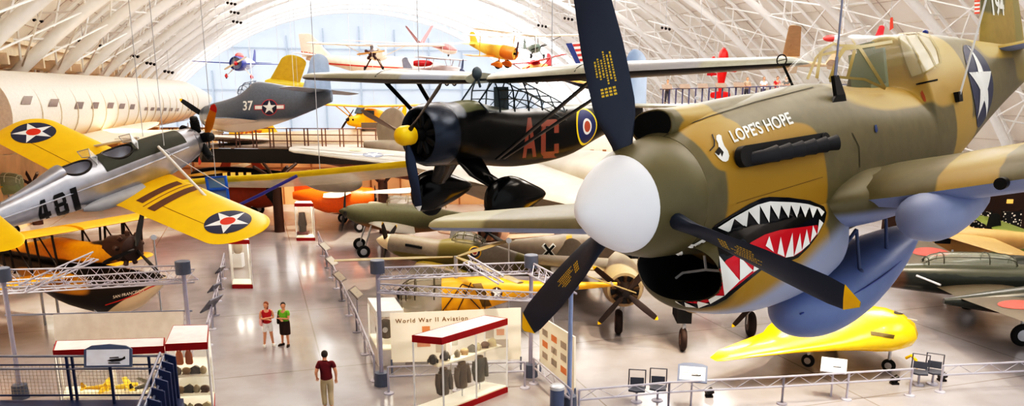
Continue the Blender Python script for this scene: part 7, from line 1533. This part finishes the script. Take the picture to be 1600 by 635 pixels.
# twin tip-up seats
seatm = mat('seat_slate', '4d525e', .5)
def seats(label, px, py):
    c = ground(px, py, .45); dv = math.atan2(-c.x, c.y); R = root('tip_up_seat', label, 'seat', M=Matrix.Translation(Vector((c.x, c.y, 0))) @ Matrix.Rotation(dv, 4, 'Z'), group='tip-up seats'); bpy.context.view_layer.update()
    b = MB(); q = .24; b.tube([(-q, .12, .42), (-q, .2, .95), (q, .2, .95), (q, .12, .42), (-q, .12, .42)], .025, 6); b.build('back_frame', seatm, R)
    b = MB(); b.loft([[Vector((x, .12 + .12 * (z - .42) + dy, z)) for x, z in ((-.2, .50), (.2, .50), (.2, .72), (-.2, .72))] for dy in (0, .03)]); b.build('backrest', seatm, R)
    b = MB(); b.loft([[Vector((x, y, .44 - .04 * math.cos(x * 5) + dz)) for x, y in ((-.24, -.25), (0, -.27), (.24, -.25), (.24, .12), (0, .14), (-.24, .12))] for dz in (0, .05)]); b.build('seat_pan', seatm, R, 50)
    b = MB(); b.cyl((0, .05, 0), (0, .05, .45), .035, n=8); b.lathe([(0, .18), (.03, .16), (.05, .05)], (0, .05, 0), (0, 0, 1), 12); b.build('seat_post', bm_, R, 40); return R
seats('grey tip-up seat, left of the pair near the bin', 995, 607); seats('grey tip-up seat, right of the pair near the bin', 1028, 605); seats('grey tip-up seat, left of the pair below the flying wing', 1437, 581); seats('grey tip-up seat, right of the pair below the flying wing', 1459, 580)
# bin
b = ground(870, 652); R = root('litter_bin', 'grey-blue cylindrical litter bin with pale lid beside the blue lamp post', 'bin', loc=b); MB().cyl((0, 0, 0), (0, 0, .85), .2, n=20).build('bin_body', mat('bin_blue_grey', '5f6c88', .4), R, 40); MB().lathe([(.85, .21), (.93, .21), (.97, .16), (.98, .02)], n=20).build('bin_lid', mat('bin_lid', 'cfd2d8', .35, .3), R, 40)
for i, (px, py, lb) in enumerate(((1398, 601, 'small black floor spotlight left of the seats below the flying wing'), (1472, 596, 'small black floor spotlight right of the seats below the flying wing'), (1108, 621, 'small black floor spotlight below the blue-framed reading panel'))):
    g = ground(px, py); R = root('floor_spotlight', lb, 'spotlight', loc=g, group='floor spotlights'); MB().cyl((-.1, 0, .12), (.1, .05, .2), .09, .11, 12).build('lamp_can', M_BLACK, R, 40); MB().box((0, .03, .03), (.22, .2, .06)).build('lamp_foot', M_BLACK, R)
# white trestle of the white exhibit: hatch boxes on the tops of cases are roof vents

# ---------------------------------------------------------------- blue balcony railing, bottom left
blu = mat('balcony_blue', '22345e', .4); steelr = mat('handrail_steel', '9aa2b6', .3, .5)
B0, B1 = at(-40, 562, 19.2), at(252, 552, 19.2); zr = (B0.z + B1.z) / 2; B0.z = B1.z = zr; zd = zr - 1.12
R = root('balcony_railing', 'dark blue balcony railing with wire mesh infill along the bottom left', 'railing', loc=(B0.x, B0.y, 0)); bpy.context.view_layer.update(); Wi = R.matrix_world.inverted()
MB().prism([Wi @ Vector((B0.x, B0.y - 3.4, 0)), Wi @ Vector((B1.x - .2, B1.y - 3.4, 0)), Wi @ Vector((B1.x, B1.y, 0)), Wi @ Vector((B0.x, B0.y, 0))], (0, 0, zd)).build('platform', blu, R)
for dz, r, m in ((0, .03, steelr), (-.32, .03, steelr), (-.22, .02, blu), (-1.0, .025, blu)): MB().tube([Wi @ (B0 + up * dz), Wi @ (B1 + up * dz)], r, 8).build('railing_bar', m, R)
for k in range(4):
    p = B0.lerp(B1, (.03, .49, .52, .93)[k]); MB().bar(Wi @ Vector((p.x, p.y, zd)), Wi @ p, .05).build('railing_post', blu, R)
ms = MB(); Lr = (B1 - B0).length
for k in range(int(Lr / .09)): p = B0.lerp(B1, k * .09 / Lr); ms.bar(Wi @ (p - up * 1.0), Wi @ (p - up * .22), .006)
for k in range(9): ms.bar(Wi @ (B0 - up * (.22 + .09 * k)), Wi @ (B1 - up * (.22 + .09 * k)), .006)
ms.build('wire_mesh', mat('mesh_wire', '9a8f80', .5), R)['kind'] = 'stuff'
C0, C1 = at(250, 552, 19.0), at(214, 640, 14.6); R2 = root('stair_railing', 'blue stair railing with pale handrails and fins, right end of the balcony', 'railing', loc=(C0.x, C0.y, 0)); bpy.context.view_layer.update(); Wi = R2.matrix_world.inverted()
for dz, s in ((0, 0), (-.10, .12), (-.2, .24), (-.3, .36)): MB().tube([Wi @ (C0 + Vector((s * .6, 0, dz))), Wi @ (C1 + Vector((s * .6, 0, dz)))], .03, 8).build('handrail', steelr, R2)
for k in range(7):
    p = C0.lerp(C1, k / 6); MB().prism([Wi @ Vector((p.x + .1, p.y, p.z - 1.2)), Wi @ Vector((p.x + .35, p.y, p.z - 1.2)), Wi @ Vector((p.x + .35, p.y, p.z - .1)), Wi @ Vector((p.x + .1, p.y, p.z - .02))], (0, .05, 0)).build('railing_fin', blu, R2)
MB().prism([Wi @ Vector((C0.x, C0.y, 0)), Wi @ Vector((C1.x, C1.y, 0)), Wi @ Vector((C1.x, C1.y, C1.z - 1.15)), Wi @ Vector((C0.x, C0.y, C0.z - 1.15))], (.45, 0, 0)).build('stair_side', blu, R2)
c = at(168, 557, 18.9); R = root('reading_panel', 'arched blue-framed reading panel with a plane picture on the balcony railing', 'sign', loc=(c.x, c.y, zd), group='reading panels'); bpy.context.view_layer.update(); Wi = R.matrix_world.inverted()
out = [(131, 575), (206, 574), (206, 546), (196, 541), (170, 538.5), (142, 541), (131, 547)]; MB().prism([Wi @ at(a, b, 18.9 + (575 - b) * .006) for a, b in out], (0, .04, 0)).build('panel_frame', frame_b, R)
f = MB(); f.quad(*[Wi @ at(a, b, 18.885 + (575 - b) * .006) for a, b in ((135, 572), (202, 571), (202, 546), (135, 547))]); fo = f.build('panel_face', mat('panel_face_blue', 'dfe6f4', .4), R)
q = MB(); q.add([Wi @ at(167 + a, 563 + b, 18.87 + .006 * (12 - b)) for a, b in ((0, 1), (6, -1), (24, -3), (28, -6), (29, -2), (20, 2), (8, 3))], [tuple(range(7))]); q.add([Wi @ at(167 + a, 563 + b, 18.868 + .006 * (12 - b)) for a, b in ((4, -4), (18, -5), (19, -3.5), (4, -2.5))], [(0, 1, 2, 3)]); q.add([Wi @ at(167 + a, 563 + b, 18.868 + .006 * (12 - b)) for a, b in ((2, 4), (20, 4), (22, 5.5), (2, 5.5))], [(0, 1, 2, 3)]); q.build('printed_picture', mat('print_black', '23232a', .6), fo)
MB().bar((0, .05, 0), (0, .05, 1.0), .05).build('panel_post', blu, R)
# ================================================================== people
skinm = mat('skin', 'd9a183', .55, var=.03); shoe_m = mat('shoe_white', 'e8e4de', .6); shoe_d = mat('shoe_dark', '3a2c24', .6)
def skinned(name, chains, m, parent, levels=2, rootv=0):
    """chains: list of (points, radii); chains that share a first point with an earlier vertex are welded there"""
    V, E, Rr = [], [], []
    for pts, rad in chains:
        prev = None
        for p, r in zip(pts, rad):
            p = Vector(p); ix = next((i for i, q in enumerate(V) if (q - p).length < 1e-4), None)
            if ix is None: V.append(p); Rr.append(r); ix = len(V) - 1
            if prev is not None and prev != ix: E.append((prev, ix))
            prev = ix
    me = bpy.data.meshes.new(name); me.from_pydata([tuple(v) for v in V], E, []); o = bpy.data.objects.new(name, me); COL.objects.link(o); o.parent = parent
    bm = bmesh.new(); bm.from_mesh(me); ly = bm.verts.layers.skin.verify(); bm.verts.ensure_lookup_table()
    for i, v in enumerate(bm.verts):
        r = Rr[i]; v[ly].radius = (r, r) if not isinstance(r, tuple) else r; v[ly].use_root = (i == rootv)
    bm.to_mesh(me); bm.free()
    o.modifiers.new('s', 'SKIN'); sb = o.modifiers.new('d', 'SUBSURF'); sb.levels = sb.render_levels = levels
    bpy.context.view_layer.update(); m2 = bpy.data.meshes.new_from_object(o.evaluated_get(bpy.context.evaluated_depsgraph_get())); o.modifiers.clear(); o.data = m2; m2.name = name
    m2.materials.clear(); m2.materials.append(m); m2.polygons.foreach_set('use_smooth', [True] * len(m2.polygons)); return o
def hand_chains(w, d, side):
    """five fingers from a wrist point w along direction d"""
    d = Vector(d).normalized(); u = d.cross(Vector((0, 0, 1))); u = u.normalized() if u.length > .1 else Vector((1, 0, 0)); v = d.cross(u); ch = []; palm = Vector(w) + d * .07
    ch.append(([w, palm], [.024, .032]))
    for k in range(4):
        b = palm + u * (.021 * (k - 1.5)); L = (.065, .075, .07, .055)[k]; ch.append(([palm, b + d * .03, b + d * (.03 + L * .6) + v * .008, b + d * (.03 + L) + v * .026], [.032, .010, .009, .008]))
    ch.append(([palm, palm - d * .02 + u * side * .035, palm + d * .02 + u * side * .055 + v * .01], [.032, .012, .009])); return ch
def person(label, loc, rz, H, pose_, cloth, group=None):
    """pose_: joint dictionary in units of the height, x right of the figure, y forward"""
    R = root('person', label, 'person', loc=loc, rz=rz, group=group); bpy.context.view_layer.update(); J = {k: Vector(v) * H for k, v in pose_.items()}; S = H
    pel, ch_, nk, hd = J['pelvis'], J['chest'], J['neck'], J['head']
    chains = [([pel, pel.lerp(ch_, .5), ch_, nk, nk.lerp(hd, .45), hd - (hd - nk) * .05], [(.085 * S, .065 * S), (.07 * S, .055 * S), (.088 * S, .06 * S), .034 * S, .032 * S, .04 * S])]
    for s in 'lr':
        chains.append(([pel, J['hip' + s], J['knee' + s], J['ankle' + s], J['toe' + s]], [.08 * S, .056 * S, .036 * S, .023 * S, .02 * S])); chains.append(([ch_, J['sh' + s], J['el' + s], J['wr' + s]], [.08 * S, .036 * S, .026 * S, .018 * S]))
        chains += hand_chains(J['wr' + s], J['wr' + s] - J['el' + s], 1 if s == 'l' else -1)
    skinned('body', chains, skinm, R)
    # head with a face, joined in front of the neck
    h = MB(); h.sphere((0, 0, 0), (.047 * S, .056 * S, .068 * S), 20, 14)
    fwd = Vector(pose_.get('look', (0, 1, 0))).normalized(); yaw = math.atan2(-fwd.x, fwd.y); MH = Matrix.Translation(hd) @ Matrix.Rotation(yaw, 4, 'Z')
    def push(c, r, amt):
        for i, v in enumerate(h.v):
            dd = (Vector(v) - Vector(c)).length
            if dd < r: k = (1 - dd / r) ** 2; h.v[i] = tuple(Vector(v) + Vector(amt) * k)
    push((0, .056 * S, -.012 * S), .022 * S, (0, .018 * S, -.002 * S)); push((0, .045 * S, -.058 * S), .03 * S, (0, .008 * S, -.004 * S))
    for sx in (1, -1): push((sx * .02 * S, .052 * S, .006 * S), .014 * S, (0, -.006 * S, 0))
    ho = h.build('head', skinm, R, 60, M=MH)
    for sx in (1, -1):
        e = MB(); e.sphere((sx * .019 * S, .049 * S, .006 * S), (.0075 * S, .005 * S, .005 * S), 10, 6); e.build('eye', mat('eye_dark', '2a1f1a', .3), ho); e = MB(); e.sphere((sx * .048 * S, -.004 * S, -.006 * S), (.006 * S, .012 * S, .018 * S), 10, 6); e.build('ear', skinm, ho, 60)
    e = MB(); e.sphere((0, .055 * S, -.034 * S), (.014 * S, .004 * S, .004 * S), 10, 6); e.build('mouth', mat('lip', 'a8584e', .5), ho)
    hr = MB(); hr.sphere((0, -.008 * S, .014 * S), (.054 * S, .058 * S, .064 * S), 20, 12)
    ln = cloth.get('hair_len', 0)
    hr.v = [(x, min(y, .03 * S) if z < .035 * S else y, z if z > -.01 * S or y > .01 * S else z - ln * S * min(1, (-.01 * S - z) / (.04 * S))) for x, y, z in hr.v]; hr.v = [(x, y if (z > .03 * S or y < .0) else min(y, .012 * S), z) for x, y, z in hr.v]
    hr.build('hair', mat('hair_' + cloth['hair'], cloth['hair'], .6), ho, 60)
    # clothes over the body
    top = mat('top_' + cloth['top'], cloth['top'], .75); tr = [([pel + Vector((0, 0, -.03 * S)), pel + Vector((0, 0, .03 * S)), pel.lerp(ch_, .5), ch_, nk - (nk - ch_) * .25], [(.108 * S, .088 * S), (.105 * S, .084 * S), (.094 * S, .078 * S), (.1 * S, .072 * S), (.055 * S, .045 * S)])]
    for s in 'lr':
        a = [ch_, J['sh' + s]]; r = [.09 * S, .046 * S]
        if cloth.get('sleeve', 1): a.append(J['sh' + s].lerp(J['el' + s], .62)); r.append(.040 * S)
        tr.append((a, r))
    skinned('shirt', tr, top, R)
    bt = mat('bottom_' + cloth['bottom'], cloth['bottom'], .8); kl = cloth['leg']
    if cloth.get('skirt'):
        m_ = MB(); kz = J['kneel'].z + .02 * S; n = 24
        m_.loft([[Vector((pel.x + rx * math.cos(t), pel.y + ry * math.sin(t), z)) for t in [2 * PI * i / n for i in range(n)]] for z, rx, ry in ((pel.z + .05 * S, .112 * S, .092 * S), (pel.z - .02 * S, .122 * S, .1 * S), (kz, .122 * S, .1 * S), (kz - .02 * S, .118 * S, .096 * S))], True, True); m_.build('skirt', bt, R, 60)
    else:
        tr = [([pel, pel + Vector((0, 0, .05 * S)), pel + Vector((0, 0, .09 * S))], [(.102 * S, .084 * S), (.096 * S, .078 * S), (.088 * S, .07 * S)])]
        for s in 'lr':
            pts = [pel, J['hip' + s], J['hip' + s].lerp(J['knee' + s], min(1, kl))]; r = [.09 * S, .067 * S, .056 * S]
            if kl > 1: pts += [J['knee' + s].lerp(J['ankle' + s], kl - 1)]; r[2] = .05 * S; r += [.040 * S]
            tr.append((pts, r))
        skinned('trousers' if kl > 1 else 'shorts', tr, bt, R)
    for s in 'lr':
        a, t = J['ankle' + s], J['toe' + s]; m_ = MB(); d = (t - a); d.z = 0; d.normalize(); c = Vector((a.x, a.y, 0)) + d * .035 * S; u = Vector((-d.y, d.x, 0))
        m_.loft([[c + d * (lx * .085 * S * math.cos(q)) + u * (.028 * S * math.sin(q)) + Vector((0, 0, z + (.014 * S * max(0, -math.cos(q)) if z > .02 else 0))) for q in [2 * PI * i / 16 for i in range(16)]] for z, lx in ((0, 1), (.012, 1.03), (.03 * S, .95), (.045 * S, .6))]); m_.build('shoe', shoe_m if cloth.get('shoe') == 'w' else shoe_d, R, 60)
    return R, J
stand = dict(pelvis=(0, 0, .53), chest=(0, .005, .72), neck=(0, .0, .835), head=(0, .012, .925), hipl=(-.055, 0, .50), hipr=(.055, 0, .50), kneel=(-.062, .012, .275), kneer=(.062, .012, .275), anklel=(-.07, -.01, .045), ankler=(.075, -.01, .045), toel=(-.085, .07, .018), toer=(.095, .07, .018), shl=(-.105, 0, .80), shr=(.105, 0, .80), ell=(-.135, .03, .635), elr=(.135, .03, .635), wrl=(.0, .115, .66), wrr=(.0, .125, .63), look=(0, 1, 0))
def P_(**k): q = dict(stand); q.update(k); return q
w1 = ground(420, 541); w2 = ground(447, 541)
# woman in red, arms folded, turned toward her companion
R, J = person('woman in red sleeveless top and white shorts with pink shoulder bag, standing in the aisle', w1, math.radians(200), 1.66, P_(look=(.5, .8, 0), kneel=(-.07, .01, .275), anklel=(-.095, -.01, .045), toel=(-.12, .06, .018), ankler=(.085, .0, .045), elr=(.14, .03, .64), ell=(-.14, .03, .64)), dict(hair='8a4a28', hair_len=.09, top='b3202c', sleeve=0, bottom='f4f1ee', leg=.85, shoe='w'))
Rb = root('shoulder_bag', 'pink shoulder bag hanging on the woman in red', 'bag', M=R.matrix_world @ Matrix.Translation((.21, -.03, .95))); b = MB(); b.loft([[Vector((.055 * k * math.cos(t), .15 * k * math.sin(t), z)) for t in [2 * PI * i / 16 for i in range(16)]] for z, k in ((-.16, .8), (-.12, 1.05), (.05, 1), (.13, .7))]); b.build('bag_body', mat('bag_pink', 'f0b6b4', .6), Rb, 60); b = MB(); b.tube([(0, -.1, .1), (-.03, -.03, .36), (-.03, .03, .36), (0, .1, .1)], .012, 6); b.build('bag_strap', mat('bag_strap_pink', 'e59a9a', .6), Rb)
R, J = person('woman in bright green T-shirt and dark skirt with arms folded, beside the woman in red', w2, math.radians(160), 1.64, P_(look=(-.6, .75, 0), anklel=(-.06, -.01, .045), toel=(-.085, .06, .018), ankler=(.1, -.02, .045), toer=(.13, .05, .018), kneer=(.08, .0, .275)), dict(hair='2a1a14', hair_len=.035, top='79b83c', bottom='3a2620', leg=.8, skirt=True))
Rb = root('shoulder_bag', 'dark shoulder bag held by the woman in green', 'bag', M=R.matrix_world @ Matrix.Translation((.2, .05, 1.0))); b = MB(); b.loft([[Vector((.05 * k * math.cos(t), .1 * k * math.sin(t), z)) for t in [2 * PI * i / 16 for i in range(16)]] for z, k in ((-.16, .8), (-.12, 1.05), (.03, 1), (.1, .7))]); b.build('bag_body', mat('bag_dark', '2c2420', .6), Rb, 60); b = MB(); b.tube([(0, -.07, .08), (-.04, -.03, .32), (-.04, .03, .32), (0, .07, .08)], .012, 6); b.build('bag_strap', mat('bag_dark', '2c2420', .6), Rb)
# man walking away
w3 = ground(513, 640)
person('man in maroon shirt and khaki trousers walking down the aisle at the bottom', w3, math.radians(15), 1.78, P_(look=(.1, 1, -.2), chest=(-.01, .02, .72), neck=(-.015, .035, .83), head=(-.01, .06, .915), kneel=(-.055, .06, .28), anklel=(-.05, -.02, .05), toel=(-.055, .055, .02), kneer=(.05, .03, .28), ankler=(.055, -.09, .06), toer=(.06, -.02, .02), ell=(-.16, -.03, .65), wrl=(-.15, .06, .54), elr=(.15, -.05, .64), wrr=(.15, .01, .51)), dict(hair='3a322e', hair_len=.0, top='6d1522', bottom='bfae90', leg=1.92))
# visitors on the right-hand walkway
a0, a1, dr, sd, L = WALK2
vs = [(1042, 'brown-haired visitor in grey at the left end of the white-decked walkway', '7a6a60', '5a3a24'), (1165, 'visitor in tan on the white-decked walkway right of the red biplane', 'a58c78', '6a4a34'), (1191, 'visitor in white on the white-decked walkway', 'e8e8f0', '5a4638'), (1212, 'visitor in red on the white-decked walkway before the canopy', 'b32428', '3a2a20'), (1226, 'dark-haired visitor in black on the white-decked walkway by the ring sight', '2c2a30', '1c1614')]
for px, lb, tp, hr in vs:
    t = 0
    best = min(range(400), key=lambda k: abs((lambda p: 800 + FPX * p.x / (p.y * CP - (p.z - EYE) * SP) - px)(a0 + dr * (L * k / 400) - sd * .6)))
    p = a0 + dr * (L * best / 400) - sd * .6 + up * .12; person(lb, p, math.radians(180), 1.7, P_(), dict(hair=hr, hair_len=.03, top=tp, bottom='4a4a55', leg=1.9), 'visitors on the white-decked walkway')
# spotlights on the trusses of the vault
n_ = 0
for px, py, dp, lb in ((60, 33, 44, 'ceiling spotlight cluster at the upper left, nearest the frame edge'), (130, 65, 56, 'ceiling spotlight cluster above the second airliner window bay'), (163, 73, 62, 'ceiling spotlight cluster third from the left along the ledge'), (210, 88, 72, 'ceiling spotlight cluster fourth from the left along the ledge'), (236, 100, 80, 'ceiling spotlight cluster fifth from the left along the ledge'), (264, 113, 90, 'ceiling spotlight cluster sixth from the left along the ledge'), (362, 6, 75, 'highest spotlight cluster on the left of the bright arch'), (367, 20, 85, 'spotlight cluster second from the top left of the bright arch'), (371, 35, 95, 'spotlight cluster third from the top left of the bright arch'), (847, 41, 85, 'spotlight cluster left of the upright propeller blade'), (888, 30, 75, 'spotlight cluster touching the upright propeller blade'), (808, 52, 98, 'farthest spotlight cluster right of the bright arch'), (1040, 45, 68, 'spotlight cluster on a rib right of the upright propeller blade')):
    c = at(px, py, dp); R = root('ceiling_spotlight', lb, 'spotlight', loc=c, group='ceiling spotlight clusters'); s = dp / 120
    MB().bar((-.8 * s, 0, .3 * s), (.8 * s, 0, .0), .06 * s).build('lamp_bar', M_STEEL, R)
    for k in range(3): MB().cyl(((k - 1) * .55 * s, -.25 * s, .0 - (k - 1) * .1 * s), ((k - 1) * .55 * s, .2 * s, .12 * s - (k - 1) * .1 * s), .2 * s, .16 * s, 10).build('lamp_can', mat('lamp_black', '17161a', .5), R, 40)
    hang(R, [(0, 0, .15)], .02)

# a striped flag and a red pennant hanging high above the fighter's tail
def hung(name, label, cat, quad_, d, m, group=None):
    P = [at(a, b, d) for a, b in quad_]; c = sum(P, Vector()) / 4; R = root(name, label, cat, loc=c); bpy.context.view_layer.update(); n = ray(*quad_[0]).normalized() * .02
    MB().prism([p - c for p in P], n).build('cloth', m, R); hang(R, [P[0] - c], .008); return R, c, n
R, c, n = hung('striped_flag', 'red and white striped flag edge hanging left of the tail number', 'flag', [(1522, -14), (1534, -16), (1533, 22), (1523, 23)], 30, mat('flag_white', 'f2efe8', .7))
for k in range(6): MB().prism([at(1522.5, -12 + k * 6.2, 29.97) - c, at(1533.8, -13 + k * 6.2, 29.97) - c, at(1533.6, -10 + k * 6.2, 29.97) - c, at(1522.6, -9 + k * 6.2, 29.97) - c], n * .5).build('red_stripe', mat('flag_red', 'd2503c', .7), R)
hung('red_pennant', 'small red pennant hanging high above the canopy', 'pennant', [(1391, 28), (1395, 27), (1396, 44), (1390, 48)], 34, mat('pennant_red', 'd9503c', .7))
bpy.context.view_layer.update()
